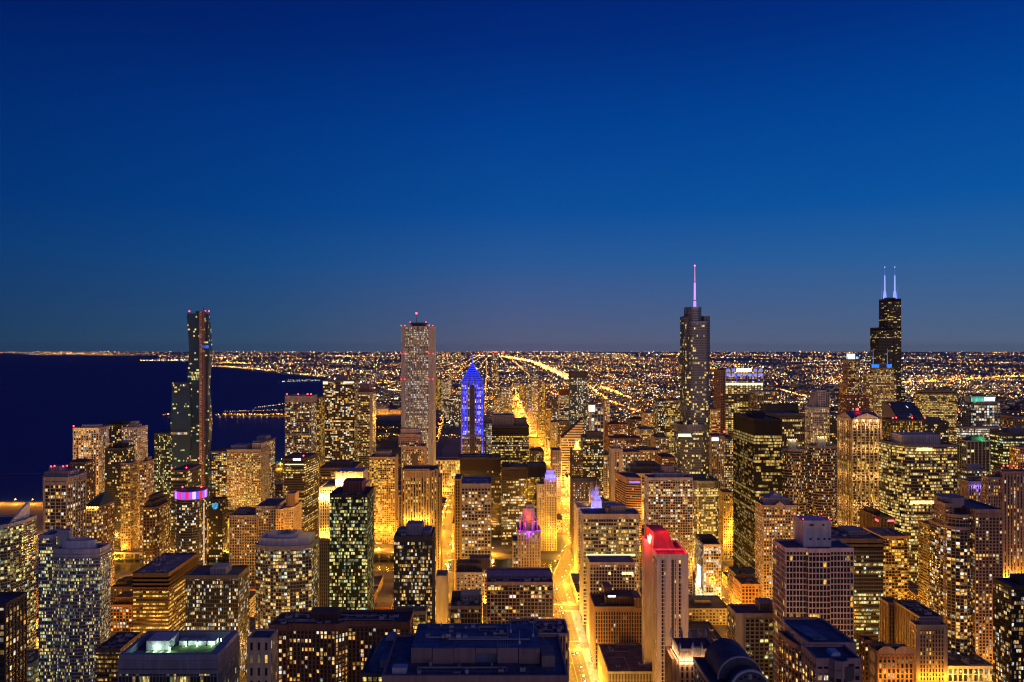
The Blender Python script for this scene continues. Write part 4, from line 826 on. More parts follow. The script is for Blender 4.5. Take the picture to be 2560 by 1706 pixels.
M = MB(); zz = z; M.prism([(a + 1, 641.3), (b - 5, 641.3), (b - 5, 674), (a, 674)], zz - .4, zz + 12.5, top=[(a + 3, 645), (b - 9, 652), (b - 12, 674), (a + 1, 674)]); M.build('roof_house', wall_mat((.5, .16, .13)), r)
M = MB(); M.face([(a - .4, 655, zz + 4), (a - .4, 645, zz + 4), (a + .8, 645, zz + 9.5), (a + .8, 655, zz + 9.5)]); M.box(a - .9, a - .45, 645, 655, zz + 3, zz + 8); M.build('red_sign', glow_mat((1, .22, .16), 5), r)
for (x, y, q, P) in ((a - 6, 645, zz + 4, 5200), (a + 6, 629, zz + 5, 2600), (b - 5, 629, zz + 4, 2200), (b - 2, 650, zz + 8, 2500), (a - 6, 662, zz + 11, 3500), ((a + b) / 2, 646, zz + 18, 3000)): lamp(x, y, q, P * 1.5, (1, .012, .02), .4, r, 'red_floodlight')
r, d = bld('store_block', 'low pale store with a broad dark flat roof at the foot of the avenue', 1521, 1643, 1683, 640, 60, 'piers', cat='store', col=(.58, .55, .42), cw=1.3, pw=.5, ps=.25, sh=0, fh=6, kind='none', top=3, roof=(.17, .13, .12), un=4)
shop_front(r, d[0] - .6, d[2], d[3], 9)
for k in range(11): lamp(91.5, 668 + k * 21, 4.2, 2600, (1, .85, .6), .4, None, 'shop_light')
# floodlit gothic club
Y = 450; gth = (.52, .40, .32)
r, d = bld('gothic_block', 'gothic stone block with pinnacles and floodlit arched parapet', 1699, 1788, 1660, Y, 21, 'piers', cat='gothic block', col=(.36, .22, .16), cw=3.1, fh=4.4, pw=1.5, ps=.5, kind='aptlow', pal='warm', S=1.4)
a, b, c0, c1, z = d; zc = wz(1624, Y)
M = MB(); M.box(a + .3, b - .3, c0 + .6, c1 - .5, z + .1, zc - 1.2); M.build('roof_storey', wall_mat(gth), r)
M = MB()
for k in range(6):
    x = a + 1 + k * (b - a - 2) / 5.0
    if k in (2, 3): continue
    for q in range(2):
        xx = x - 1.1 + q * 2.2; M.tube((xx, c0 + .35, z + 1), (xx, c0 + .35, zc - 2.6), .35, .25, 6); M.tube((xx, c0 + .35, zc - 2.7), (x, c0 + .35, zc - 1.3), .3, .2, 6)
M.box(a + 7.6, b - 7.6, c0 - .3, c0 + .55, z + 1.5, zc + 1.6)
for k in range(6): x = a + 8.2 + k * (b - a - 16.4) / 5; M.box(x - .3, x + .3, c0 - .7, c0 - .31, z + 2, zc + 1.2)
M.build('arched_parapet', wall_mat((.6, .5, .42)), r)
M = MB(); M.box(a - .1, b + .1, c0 + .2, c0 + .58, zc - 1.1, zc + .3); M.box(a - .1, a + .5, c0 + .6, c1, zc - 1.1, zc + .3); M.box(b - .5, b + .1, c0 + .6, c1, zc - 1.1, zc + .3); M.build('cornice', wall_mat(gth), r)
M = MB(); M.box(a + .6, b - .6, c0 + .7, c1 - .7, zc - 1.19, zc - .9); M.build('deck_roof', roof_mat((.06, .06, .08)), r)
for (x, y, h) in ((a, c1, 5), (b, c1, 5.2), (a + .3, c0 + 1, 3.5), (b - .3, c0 + 1, 3.2), (a + 7.8, c0 + .6, 4), (b - 7.8, c0 + .6, 4), (a + 6, c1, 4.6), (b - 5, c1, 4.6), (a + 11, c1, 4.2)):
    M = MB(); M.prism(circle(x, y, .9, 8), zc - 1, zc + h * .55); M.tube((x, y, zc + h * .55), (x, y, zc + h), .8, .25, 8)
    M.build('pinnacle', wall_mat((.36, .38, .48)), r)
for k in range(7): lamp(a + .8 + k * (b - a - 1.6) / 6, c0 - 1.5, z + 1.2, 1300, (1, .60, .28), .25, r, 'parapet_floodlight')
for k in range(5): lamp(a - 1.5, c0 + 3 + k * 5, z + 1.2, 1000, (1, .60, .26), .25, r, 'parapet_floodlight')
t = tier(r, 1683, 1699, 1652, 462, 18, 0, 'piers', col=(.36, .22, .14), cw=2.8, pw=1.6, ps=.8, kind='aptlow')
# barrel vault roofed tower
Y = 400
r, d = bld('office_tower', 'near tower topped by a dark barrel vault with round gable window', 1790, 1935, 1735, Y, 44, 'grid', col=(.25, .2, .2), cw=4, kind='aptlow', S=1.2, roof=(.1, .11, .15))
a, b, c0, c1, z = d
def vault(cxp, r0, y0, y1, zc, name, m):
    M = MB(); n = 22
    A = [(cxp - r0 * cos(pi * k / n), zc + r0 * sin(pi * k / n)) for k in range(n + 1)]
    for p, q in zip(A[:-1], A[1:]): M.face([(p[0], y0, p[1]), (q[0], y0, q[1]), (q[0], y1, q[1]), (p[0], y1, p[1])])
    M.face([(x, y0, zz) for x, zz in A][::-1]); M.face([(x, y1, zz) for x, zz in A]); return M.build(name, m, r)
def ring(cxp, r0, r1, y0, y1, zc, name, m):
    M = MB(); n = 28
    for k in range(n):
        t0, t1 = pi * k / n, pi * (k + 1) / n; P = lambda rr, t: (cxp - rr * cos(t), zc + rr * sin(t))
        o0, o1, i0, i1 = P(r1, t0), P(r1, t1), P(r0, t0), P(r0, t1)
        M.face([(i0[0], y0, i0[1]), (i1[0], y0, i1[1]), (o1[0], y0, o1[1]), (o0[0], y0, o0[1])]); M.face([(o0[0], y0, o0[1]), (o1[0], y0, o1[1]), (o1[0], y1, o1[1]), (o0[0], y1, o0[1])]); M.face([(i1[0], y0, i1[1]), (i0[0], y0, i0[1]), (i0[0], y1, i0[1]), (i1[0], y1, i1[1])])
    return M.build(name, m, r)
vx = wx(1878, 402) - 3; zv = wz(1677, 403) - 10 - 1.5; z = zv; vault(vx + 3, 9.3, 403.6, 412, z + 1.5, 'vault_roof', roof_mat((.07, .09, .14)))
vx2 = wx(1850, 413); zq = wz(1643, 413) - 11.5; vault(vx2, 11.5, 413, 440, zq, 'vault_roof', roof_mat((.07, .09, .14))); ring(vx2, 11.5, 12.0, 412.2, 413.4, zq, 'gable_rim', wall_mat((.5, .48, .46)))
ring(vx + 3, 9.3, 10.3, 403, 404.5, z + 1.5, 'gable_rim', wall_mat((.45, .45, .5)))
M = MB()
for k in range(9):
    t = pi * (k + .5) / 9; M.box(vx + 3 - 7.4 * cos(t) - .55, vx + 3 - 7.4 * cos(t) + .55, 403.6, 403.9, z + 1.5 + 7.0 * sin(t) - .5, z + 1.5 + 7.0 * sin(t) + .5)
M.build('gable_windows', wall_mat((.05, .05, .06)), r)
M = MB()
for k in range(3): M.face([(vx + 2.2, 403.5, z + 6.6 + k * .9), (vx + 3, 403.5, z + 7.2 + k * .9), (vx + 3.8, 403.5, z + 6.6 + k * .9), (vx + 3.8, 403.5, z + 7.0 + k * .9), (vx + 3, 403.5, z + 7.6 + k * .9), (vx + 2.2, 403.5, z + 7.0 + k * .9)][::-1])
M.build('chevron_emblem', wall_mat((.6, .58, .55)), r)
r, d = bld(HT, 'slab hotel with a blank stone edge and greenish lit window grid', 1840, 1945, 1537, 640, 22, 'grid', col=(.46, .43, .34), cw=4.0, fh=3.3, pw=.9, sh=.9, kind='hotel', pal='green', S=1.5, top=4, solid=[(.0, .2)], roof=(.13, .10, .13), pent=[(.65, 1.0, .4, .95, 7, (.45, .4, .34))])
bld('car_park', 'low broad parking roof between the white hotel and the green lit hotel', 1716, 1815, 1612, 770, 62, 'bands', cat='car park', col=(.2, .15, .12), kind='officehi', pal='gold', S=.8, fh=4, roof=(.16, .12, .11), un=5)
r, d = bld(HT, 'slim hotel with white offset window frames and bright lower storeys', 1759, 1802, 1364, 900, 36, 'grid', col=(.62, .52, .42), cw=3.3, fh=3.2, pw=.45, sh=.5, kind='apthi', pal='white', S=1.1, pent=[(.0, .95, .35, .95, 5, dark)])
a, b, c0, c1, z = d
sign(r, a - .3, 0, 0, 22, 46, (.5, .85, 1), 2.2, 'media_screen', side=(c0 + 12, c0 + 26))
for q in ((a - 3, c0 + 8, 14), (a - 3, c0 + 26, 20), (b - 5, c0 - 4, 8), (a + 5, c0 - 4, 8)): lamp(*q, 26000, WARM, .5, r, 'facade_uplight')
bld('office_block', 'dark low modern block with curved corner and lit roof terrace', 1840, 1900, 1438, 900, 30, 'grid', col=(.12, .09, .07), kind='aptlow', pal='white', S=1.2, pent=[(.2, .45, .1, .4, 4)], un=3)
bld('brick_block', 'orange lit brick loft building at the corner of the amber street', 1854, 1905, 1463, 860, 30, 'grid', col=(.42, .22, .10), cw=4.4, fh=4.2, pw=1.3, sh=1.3, kind='apt', pal='gold', S=1.4, roof=(.1, .07, .08), un=3)
r, d = bld(AT, 'buff tower with gabled centre bay left of the white tower with red beacons', 1909, 1990, 1266, 850, 26, 'grid', col=(.46, .35, .26), cw=3.3, fh=3.1, pw=1.0, sh=1.0, kind='apthi', pal='warm', S=1.4, pent=[(.1, .88, .25, .85, 7.5, (.5, .42, .4))])
M = MB(); a, b, c0, c1, z = d; xm = (a + b) / 2; M.prism([(xm - 9, c0 + 10), (xm + 9, c0 + 10), (xm + 9, c0 + 22), (xm - 9, c0 + 22)], z + 7.6, z + 13, top=[(xm - .3, c0 + 11), (xm + .3, c0 + 11), (xm + .3, c0 + 22), (xm - .3, c0 + 22)]); M.build('gable', wall_mat((.4, .42, .5)), r)
for (q, f) in ((.3, .7),):
    M = MB(); M.face([(a + q * (b - a), c0 - .7, z), (a + f * (b - a), c0 - .7, z), (xm, c0 - .7, z + 5)]); M.face([(a + f * (b - a), c0 - .7, z), (a + f * (b - a), c0 + 4, z), (xm, c0 + 4, z + 5), (xm, c0 - .7, z + 5)]); M.face([(xm, c0 - .7, z + 5), (xm, c0 + 4, z + 5), (a + q * (b - a), c0 + 4, z), (a + q * (b - a), c0 - .7, z)]); M.build('front_gable', wall_mat((.5, .4, .33)), r)
# --- right foreground
r, d = bld(RT, 'white paned tower with a pale roof cube and four red beacons', 1965, 2133, 1374, 600, 27, 'grid', col=(.70, .60, .60), cw=2.9, fh=4.45, pw=.5, ps=.4, sh=.9, sp=.3, kind='few', pal='gold', S=2.2, seg=3, top=2, poly=[(0, 0), (.3, 0), (.32, -.08), (.64, -.08), (.66, 0), (1, 0), (1, 1), (0, 1)], roof=(.1, .10, .14))
a, b, c0, c1, z = d
M = MB(); x0, x1 = wx(2008, 607), wx(2078, 607); M.box(x0, x1, 607, 625, z + .2, z + 20.5)
for (u, v) in ((.22, .82), (.3, .82), (.68, .82), (.22, .28), (.5, .28), (.72, .28), (.9, .28)): M.box(x0 + u * (x1 - x0), x0 + (u + .08) * (x1 - x0), 606.8, 606.99, z + v * 20, z + v * 20 + 1.5, mi=1)
M.build('roof_cube', [wall_mat((.6, .58, .6)), wall_mat((.06, .06, .07))], r)
for (x, y) in ((x0, 607), (x1, 607), (x0, 625), (x1, 625)): beacon(r, x, y, z + 20.6, .42, s=12, h=.8); lamp(x, y + (-1 if y < 620 else 1), z + 22, 60, RED, .3, r)
bld('office_block', 'banded dark office block with greenish lit floors right of the white paned tower', 2080, 2208, 1350, 760, 48, 'bands', col=(.16, .12, .08), kind='office', pal='green', S=.9, fh=3.7, sh=1.4, cw=3, top=8, roof=(.16, .16, .2), pent=[(.5, .85, .4, .9, 4, (.42, .4, .38))], un=4)
bld(AT, 'orange lit balcony block behind the banded dark office block', 2206, 2268, 1343, 850, 40, 'balc', col=(.52, .34, .24), kind='apthi', pal='gold', S=1.5, fh=3.3, un=3, roof=(.18, .2, .24))
r, d = bld(OT, 'wide glass office tower with a white roof house and lit yellow floors', 2262, 2393, 1114, 960, 50, 'bands', col=(.20, .19, .17), kind='officehi', pal='yellow', S=1.0, fh=3.7, sh=1.0, cw=3, top=2, poly=[(0, .1), (.12, 0), (1, 0), (1, 1), (-.1, 1), (-.1, .5)], pent=[(.0, .75, .15, .7, 12, (.55, .54, .55))])
M = MB(); a, b, c0, c1, z = d
M.box(a + .1 * (b - a), b + .3, c0 - .5, c0 - .38, wz(1254, 960) - 3, wz(1254, 960) + 1); M.box(a + .22 * (b - a), a + .52 * (b - a), c0 - .5, c0 - .38, wz(1124, 960) - 2, wz(1124, 960) + 2); M.build('lit_sky_lobby', glow_mat((1, .82, .36), 1.3), r)
bld('car_park', 'tall thin slab whose amber side wall faces the street beside the bow fronted tower', 2339, 2380, 1322, 800, 33, 'bands', cat='car park', col=(.46, .32, .12), kind='dots', pal='gold', S=.5, fh=3, sh=1.2)
for k in range(3): lamp(wx(2339, 800) - 9, 796 + k * 20, 12, 30000, AMBER, .6)
# bow fronted residential tower
Y = 720
r, d = bld(RT, 'broad tan tower with curved balcony bow between two square wings', 2363, 2381, 1262, Y + 6, 17, 'grid', col=(.44, .31, .21), cw=3.1, fh=3.05, pw=1.2, sh=1.2, kind='hotel', pal='warm', S=1.6, top=5)
t = tier(r, 2438, 2506, 1277, Y - 4, 50, 0, 'grid', col=(.44, .31, .21), cw=3.2, fh=3.05, pw=1.0, sh=1.0, kind='hotel', pal='warm', S=1.6, top=6)
X0, X1 = wx(2370, Y), wx(2440, Y); zt = wz(1290, Y); xm, rw = (X0 + X1) / 2, (X1 - X0) / 2
bo = [(xm + rw * cos(t), Y + 12 + 15 * sin(t)) for t in [pi + pi * k / 12 for k in range(13)]] + [(X1, Y + 30), (X0, Y + 30)]
facade(r, bo, 0, wz(1320, Y), style('balc', dict(col=(.40, .30, .21), fh=3.05, sp=.8, cw=3.2, sh=.5, kind='apt', pal='warm', S=1.5)))
facade(r, offset(bo, -1.8), wz(1320, Y) + 1, zt, style('balc', dict(col=(.42, .33, .26), fh=3.05, sp=1.2, cw=3.2, sh=.9, kind='aptlow', pal='warm', S=1.5)))
M = MB(); M.prism(circle(xm + 2, Y + 24, rw * .95, 24, 13), d[4] - 4, d[4] + 5); M.build('round_penthouse', wall_mat((.42, .33, .28)), r)
mast(r, wx(2404, Y), Y + 12, zt, zt + 12, .25)
bld(AT, 'dark brown glass tower at the right photo edge', 2529, 2640, 1470, 600, 22, 'glass', col=(.06, .045, .04), cw=2.6, fh=3.3, kind='apt', pal='warm', S=1.3, glass=(.02, .015, .014), roof=(.12, .17, .28), pent=[(.3, .9, .3, .8, 6, dark)])
r, d = bld(HT, 'tan stepped tower with tall pilasters and red beacons at the right edge', 2508, 2580, 1182, 800, 16, 'piers', col=(.48, .35, .24), cw=3.4, pw=1.7, ps=1, kind='hotel', pal='warm', S=1.5, top=3, bc=[(.05, .1, 3), (.2, .1, 3), (.4, .1, 3)])
t = tier(r, 2470, 2507.5, 1196, 802, 10, 0, 'grid', col=(.46, .33, .23), cw=3.0, pw=1.2, sh=1.2, kind='hotel', pal='warm', S=1.5)
for k in range(4): lamp(d[0] - 10 + k * 12, d[2] - 5, 66, 12000, AMBER, .5, r, 'facade_uplight')
bld(OT, 'orange lit glass office tower cut by the right photo edge', 2550, 2600, 1121, 1100, 22, 'grid', col=(.55, .30, .16), kind='officehi', pal='gold', S=.9, cw=4, fh=4)
# curved near apartment block in the bottom right
Y = 430; pk = (.46, .32, .27)
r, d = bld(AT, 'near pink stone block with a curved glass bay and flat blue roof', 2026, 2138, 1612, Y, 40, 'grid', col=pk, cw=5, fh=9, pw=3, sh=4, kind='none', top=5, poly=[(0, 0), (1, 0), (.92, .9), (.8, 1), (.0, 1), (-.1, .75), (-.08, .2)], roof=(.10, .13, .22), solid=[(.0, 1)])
a, b, c0, c1, z = d
M = MB(); M.prism([(a + 4, c0 + 6), (a + 12, c0 + 6), (a + 8, c0 + 26), (a - 1, c0 + 26)], z + .1, z + 1); M.build('roof_deck', roof_mat((.22, .30, .44)), r)
zl = wz(1645, 418); xa, xb = wx(2042, 416), wx(2150, 416); xq = (xa + xb) / 2
t = tier(r, 2042, 2150, 1652, 410, 19, 0, 'grid', col=pk, cw=4, fh=3.6, kind='apt', pal='warm', S=1.2, top=7, roof=(.09, .1, .14), poly=[(0, 0), (.28, 0), (.36, -.18), (.5, -.24), (.64, -.18), (.72, 0), (1, 0), (1, 1), (0, 1)])
M = MB(); M.box(xq - 5, xq + 1, 415, 423, zl + .2, zl + 3.4, top=(xq - 3, xq + 1, 416, 423)); M.build('skylight', wall_mat((.3, .4, .55), .3), r)
M = MB(); zz = t[4]; M.prism([(xq - 5.6, 409.6), (xq - 2.5, 405.6), (xq + 2.5, 405.6), (xq + 5.6, 409.6)], zz - 9, zz - 1.5); M.build('glass_bay', win_mat('aptlow', 'warm', 1, (.03, .04, .06)), r)
t = tier(r, 2006, 2042, 1640, 425, 34, 0, 'grid', col=(.34, .18, .14), cw=3.2, fh=3.5, kind='apt', pal='warm', S=1.5, poly=[(0, .7), (.35, .35), (.6, .3), (1, 0), (1, 1), (0, 1)], top=2)
# ornate brick with mural
Y = 560; ob = (.40, .22, .10)
r, d = bld('brick_block', 'ornate brick block with arched top windows and a mural of round medallions', 2195, 2283, 1632, Y, 13, 'piers', col=ob, cw=3.6, fh=3.8, pw=1.3, ps=.4, kind='hotel', pal='warm', S=1.5, top=5, poly=[(0, 0), (1, 0), (1, 1), (0, 1)], roof=(.08, .06, .07), pent=[(.0, .35, .4, .8, 4, (.2, .13, .1))], un=3)
a, b, c0, c1, z = d
M = MB()
for (x0, x1) in ((a + .3, a + 11.6), (a + 12.4, b - .3)):
    n = 4; M.box(x0, x1, c0 - .75, c0 - .5, z - .6, z + 2.4); M.prism([(x0, c0 - .75), (x1, c0 - .75), (x1, c0 - .3), (x0, c0 - .3)], z + 2.41, z + 4.6, top=[(x0 + 3.5, c0 - .75), (x1 - 3.5, c0 - .75), (x1 - 3.5, c0 - .3), (x0 + 3.5, c0 - .3)])
    for k in range(n):
        xx = x0 + (k + .5) * (x1 - x0) / n
        for q in range(7): t0, t1 = pi * q / 7, pi * (q + 1) / 7; M.tube((xx - 1.1 * cos(t0), c0 - .95, z - 2.6 + 1.1 * sin(t0)), (xx - 1.1 * cos(t1), c0 - .95, z - 2.6 + 1.1 * sin(t1)), .16, .16, 5)
        M.tube((xx - 1.1, c0 - .95, z - 5), (xx - 1.1, c0 - .95, z - 2.6), .16, .16, 5); M.tube((xx + 1.1, c0 - .95, z - 5), (xx + 1.1, c0 - .95, z - 2.6), .16, .16, 5)
M.build('arched_cornice', wall_mat((.5, .34, .18)), r)
M = MB(); M.box(a - .9, a - .55, c0 + .4, c1 - .3, 6, z + 1.2); mu = M.build('mural', wall_mat((.14, .09, .09)), r)
for k, (dz, rr) in enumerate(((-5, 4.2), (-14.5, 4.2), (-24, 4.0), (-33, 4.0))):
    M = MB(); yc = c0 + 6.2
    for (ra_, rb, xo, mi) in ((0, rr, -.97, 0), (rr * .8, rr * .9, -1.0, 1)):
        n = 24
        for q in range(n):
            t0, t1 = 2 * pi * q / n, 2 * pi * (q + 1) / n; P = lambda rq, t: (a + xo, yc + rq * cos(t), z + dz + rq * sin(t))
            M.face([P(rb, t0), P(rb, t1), P(ra_, t1), P(ra_, t0)][:: 1], mi=mi)
    for q in range(3): M.box(a - 1.1, a - 1.02, yc - 2 + q * .5, yc - 1.2 + q * 1.2, z + dz - 1.4 + q, z + dz - .9 + q, mi=1)
    sub(M, 'medallion', [wall_mat((.42, .40, .42)), wall_mat((.16, .13, .14))], mu, r)
tier(r, 2162, 2180, 1604, 585, 8, 0, 'grid', col=(.16, .09, .07), kind='aptlow')
for k in range(4): lamp(a + 2 + k * 6.5, c0 - 4, z - 16, 1800, AMBER, .4, r, 'facade_uplight')
r, d = bld(HT, 'tan hotel with pilasters and a slate flat roof left of the bow fronted tower', 2291, 2367, 1566, 620, 9, 'piers', col=(.50, .36, .20), cw=2.5, fh=3.3, pw=1.1, ps=.5, sh=1.0, kind='aptlow', pal='gold', S=1.2, top=4, roof=(.18, .2, .26), solid=[(.0, .12), (.88, 1)], pent=[(.2, .9, .45, 1, 3.5, (.3, .25, .24))])
for k in range(3): lamp(d[0] + 4 + 9 * k, d[2] - 5, 40, 7000, AMBER, .4, r, 'facade_uplight')
bld(HT, 'long hotel wing whose dark green roof garden runs back behind the tan hotel', 2300, 2354, 1545, 650, 42, 'piers', col=(.40, .30, .18), cw=2.8, fh=3.3, kind='aptlow', pal='gold', S=1.2, roof=(.05, .10, .07), un=8)
bld('stone_block', 'narrow brown stone block left of the long hotel wing', 2222, 2250, 1510, 690, 14, 'piers', cat='stone block', col=(.26, .19, .13), cw=3, kind='dark', pal='warm', S=1.3, poly=[(0, 0), (1, 0), (1, 1), (0, 1)])
bld('brick_block', 'orange brick low block under a string of street lights', 2250, 2318, 1479, 880, 36, 'grid', col=(.50, .20, .08), kind='hotel', pal='gold', S=1.3, un=5, roof=(.12, .1, .1))
bld('brick_block', 'small tan cornered block tucked beside the foot of the bow fronted tower', 2310, 2345, 1500, 830, 34, 'grid', col=(.5, .36, .2), kind='hotel', pal='gold', S=1.2)
r, d = bld('store_block', 'low store with huge glowing windows at the foot of the bow fronted tower', 2368, 2484, 1668, 690, 40, 'piers', cat='store', col=(.50, .42, .30), cw=5, fh=7, pw=1.2, kind='officehi', pal='yellow', S=1.2, roof=(.12, .10, .09), un=6)
for k in range(4): lamp(d[0] + 3 + k * 12, d[2] - 5, d[4] - 6, 2600, WARM, .4, r, 'shop_light')
r, d = bld('office_block', 'dark grooved slab with red neon bars at both roof corners', 2200, 2234, 1296, 950, 50, 'piers', col=(.14, .10, .08), cw=4, pw=2.2, ps=.8, kind='none', roof=(.12, .1, .1), pent=[(.1, .6, .4, .9, 5)])
sign(r, d[1] - 8, d[1], d[2] - 1.4, d[4] - 4, d[4] - 1.5, (1, .04, .06), 7, 'neon_bar'); sign(r, d[0] - 1.1, 0, 0, d[4] - 5, d[4] - 2, (1, .04, .06), 7, 'neon_bar', side=(d[2] + 1, d[2] + 10))
# ---------------------------------------------------------------- across the river
# black office tower (bronze glass), stepped glass skyscraper with the violet spire
bld(OT, 'black bronze glass box tower with rows of yellow lit floors', 1886, 1954, 1050, 1000, 88, 'glass', col=(.018, .016, .015), cw=1.6, fh=3.9, kind='office', pal='yellow', S=1.0, seg=5, sh=1.1, sp=.15, pw=.2, ps=.2, top=20, glass=(.012, .011, .01), roof=(.16, .24, .30), pent=[(.2, .65, .3, .6, 7, dark)])
Y = 1090
r = thing('spired_skyscraper', 'stepped rounded glass skyscraper with a tall violet spire', 'skyscraper', (wx(1740, Y), Y + 20, 0))
S = style('glass', dict(col=(.22, .23, .27), rough=.3, metal=.7, kind='aptlow', pal='yellow', S=1.2, cw=2.4, fh=3.4, sh=.7, sp=.2, pw=.12, seg=4, top=1.5, glass=(.08, .10, .14)))
Sm = dict(S); Sm.update(kind='aptlow', S=1.5)
def rtier(x0, x1, yt, Yf, D, zb, rad, S_): X0, X1 = wx(x0, Yf), wx(x1, Yf); facade(r, rrect(X0, X1, Yf, Yf + D, rad, 6), zb, wz(yt, Yf), S_); FOOT.append((X0 - 3, X1 + 3, Yf - 3, Yf + D + 3))
rtier(1732, 1800, 1205, Y - 24, 62, 0, 8, dict(Sm, kind='office', top=9)); rtier(1698, 1779, 1064, Y, 44, 0, 14, dict(Sm, top=9)); 
rtier(1714, 1779, 905, Y + 8, 34, wz(1064, Y), 10, dict(S, top=.6)); rtier(1714, 1779, 806, Y + 8, 34, wz(905, Y), 10, dict(S, kind='few', S=1.5)); rtier(1711, 1722, 793, Y + 12, 26, wz(1064, Y), 1, dict(S, col=(.06, .05, .06))); rtier(1757, 1775, 793, Y + 18, 20, wz(806, Y), 2, dict(S, col=(.12, .11, .13), kind='none'))
rtier(1717, 1757, 770, Y + 10, 24, wz(806, Y) - 2, 9, dict(S, kind='none', glass=(.10, .11, .15), col=(.22, .25, .32), top=2))
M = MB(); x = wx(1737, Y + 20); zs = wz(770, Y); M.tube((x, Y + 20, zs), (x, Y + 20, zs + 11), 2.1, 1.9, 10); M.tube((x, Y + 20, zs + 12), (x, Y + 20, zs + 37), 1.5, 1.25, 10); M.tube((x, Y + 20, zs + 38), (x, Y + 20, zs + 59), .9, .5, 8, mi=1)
M.build('spire', [glow_mat((.58, .30, 1), 1.2), glow_mat((.75, .33, .62), .7)], r); M = MB(); M.tube((x, Y + 20, zs + 11), (x, Y + 20, zs + 12), 2.3, 2.3, 10); M.tube((x, Y + 20, zs + 37), (x, Y + 20, zs + 38), 1.7, 1.7, 10); M.build('spire_collar', wall_mat((.1, .1, .12)), r)  # spire glows by itself, in place of violet floodlights shining on it
beacon(r, x, Y + 20, zs + 58, 1.0, (1, .08, .15), 10)
M = MB(); M.face([(wx(1695, Y) , Y - .6, wz(1092, Y)), (wx(1727, Y), Y - .6, wz(1092, Y)), (wx(1727, Y), Y - .6, wz(1085, Y)), (wx(1695, Y), Y - .6, wz(1085, Y))]); M.build('lit_terrace_window', glow_mat((1, .88, .55), 1.6), r)
r, d = bld(AT, 'white gridded apartment tower with stepped roof in front of the spired skyscraper', 1621, 1731, 1197, 900, 24, 'grid', col=(.60, .52, .46), cw=3.0, fh=2.95, pw=.5, ps=.35, sh=.75, sp=.3, kind='apt', pal='warm', S=1.25, seg=2, top=2, pent=[(.17, .82, .2, .8, 5.5, (.45, .42, .45)), (.37, .62, .3, .7, 13, (.4, .36, .38))], roof=(.14, .14, .2))
# white clock tower and its block
Y = 1010; wr = (.72, .66, .54)
r, d = bld('stone_block', 'white stone block carrying a blue lit wedding cake clock tower', 1445, 1552, 1272, Y, 40, 'piers', cat='stone block', col=wr, cw=3, fh=3.6, pw=1.3, kind='aptlow', pal='gold', S=1.3, poly=[(0, 0), (.6, 0), (1, .25), (1, 1), (0, 1)], roof=(.2, .17, .13), un=6)
xc, yc = wx(1492, Y), Y + 4; z0 = 40
M = MB(); zz = [(0, 7.2, wz(1252, Y)), (0, 5.2, wz(1240, Y)), (0, 3.6, wz(1229, Y)), (0, 2.2, wz(1220, Y))]; zb = d[4]
M.box(xc - 7.6, xc + 7.6, yc - 7.6, yc + 7.6, 0, zb + .2)
for _, h, zt in zz: M.prism(circle(xc, yc, h, 8, a0=pi / 8), zb, zt); zb = zt
M.tube((xc, yc, zb), (xc, yc, zb + 4), 1.6, .3, 8); M.tube((xc, yc, zb + 4), (xc, yc, zb + 11), .25, .08, 5)
for k in range(4): M.tube((xc + 6.5 * cos(pi / 4 + k * pi / 2), yc + 6.5 * sin(pi / 4 + k * pi / 2), d[4]), (xc + 6.5 * cos(pi / 4 + k * pi / 2), yc + 6.5 * sin(pi / 4 + k * pi / 2), zz[0][2] + 3), .9, .2, 6)
M.build('clock_tower', wall_mat((.78, .76, .7)), r)
M = MB(); M.prism([(xc + 1.8 * cos(t), 0) for t in (0,)] and circle(xc, d[4] + 5, 1.9, 16), 0, .3); P = M; M = MB()
M.face([(xc + 1.9 * cos(2 * pi * k / 16), yc - 7.75, d[4] - 4 + 1.9 * sin(2 * pi * k / 16)) for k in range(16)]); M.build('clock_face', wall_mat((.8, .78, .7)), r)
for (dx, dz, P, c) in ((-8, 2, 4500, (.16, .2, 1)), (8, 2, 4500, (.16, .2, 1)), (-4, 13, 2600, (.03, .07, 1)), (4, 13, 2600, (.03, .07, 1)), (0, 20, 1600, (.03, .07, 1)), (-12, -8, 6000, (.2, .16, 1)), (3, -6, 7000, (1, .75, .4))): lamp(xc + dx, yc - 9, d[4] + dz, P, c, .3, r, 'tower_floodlight')
M = MB(); x2 = wx(1481, 1040); y2 = 1046; z2 = d[4]; M.prism(circle(x2, y2, 4, 8), z2, wz(1224, 1040)); M.prism(circle(x2, y2, 4.4, 8), wz(1224, 1040), wz(1224, 1040) + 1); M.tube((x2, y2, wz(1224, 1040) + 1), (x2, y2, wz(1208, 1040)), 3.4, .2, 8); M.build('cupola', wall_mat((.6, .5, .36)), r)
lamp(x2, y2 - 7, z2 + 12, 2600, BLUE, .3, r, 'tower_floodlight'); lamp(x2 - 6, y2 - 6, z2 + 4, 5000, GOLD, .3, r, 'tower_floodlight'); lamp(x2 + 30, y2 - 30, z2 - 4, 9000, GOLD, .3, r, 'tower_floodlight')
r, d = bld(OT, 'slanting tan banded tower with violet lights under its roof', 1566, 1601, 1196, 1075, 46, 'bands', col=(.52, .32, .18), kind='dark', pal='gold', S=1.0, fh=3.3, sh=1.6, top=7, poly=[(0, 0), (1, -.1), (1, 1), (-.4, 1)], roof=(.1, .09, .12))
M = MB(); M.box(d[0] + 3, d[1] - 1, d[2] - 5, d[2] - 4.6, d[4] - 5.5, d[4] - 3.5); M.build('violet_lights', glow_mat((.4, .2, 1), 1.0), r)
for k in range(3): lamp(d[0] + 4 + k * 7, d[2] - 14, 30 + 25 * k, 20000, AMBER, .5)
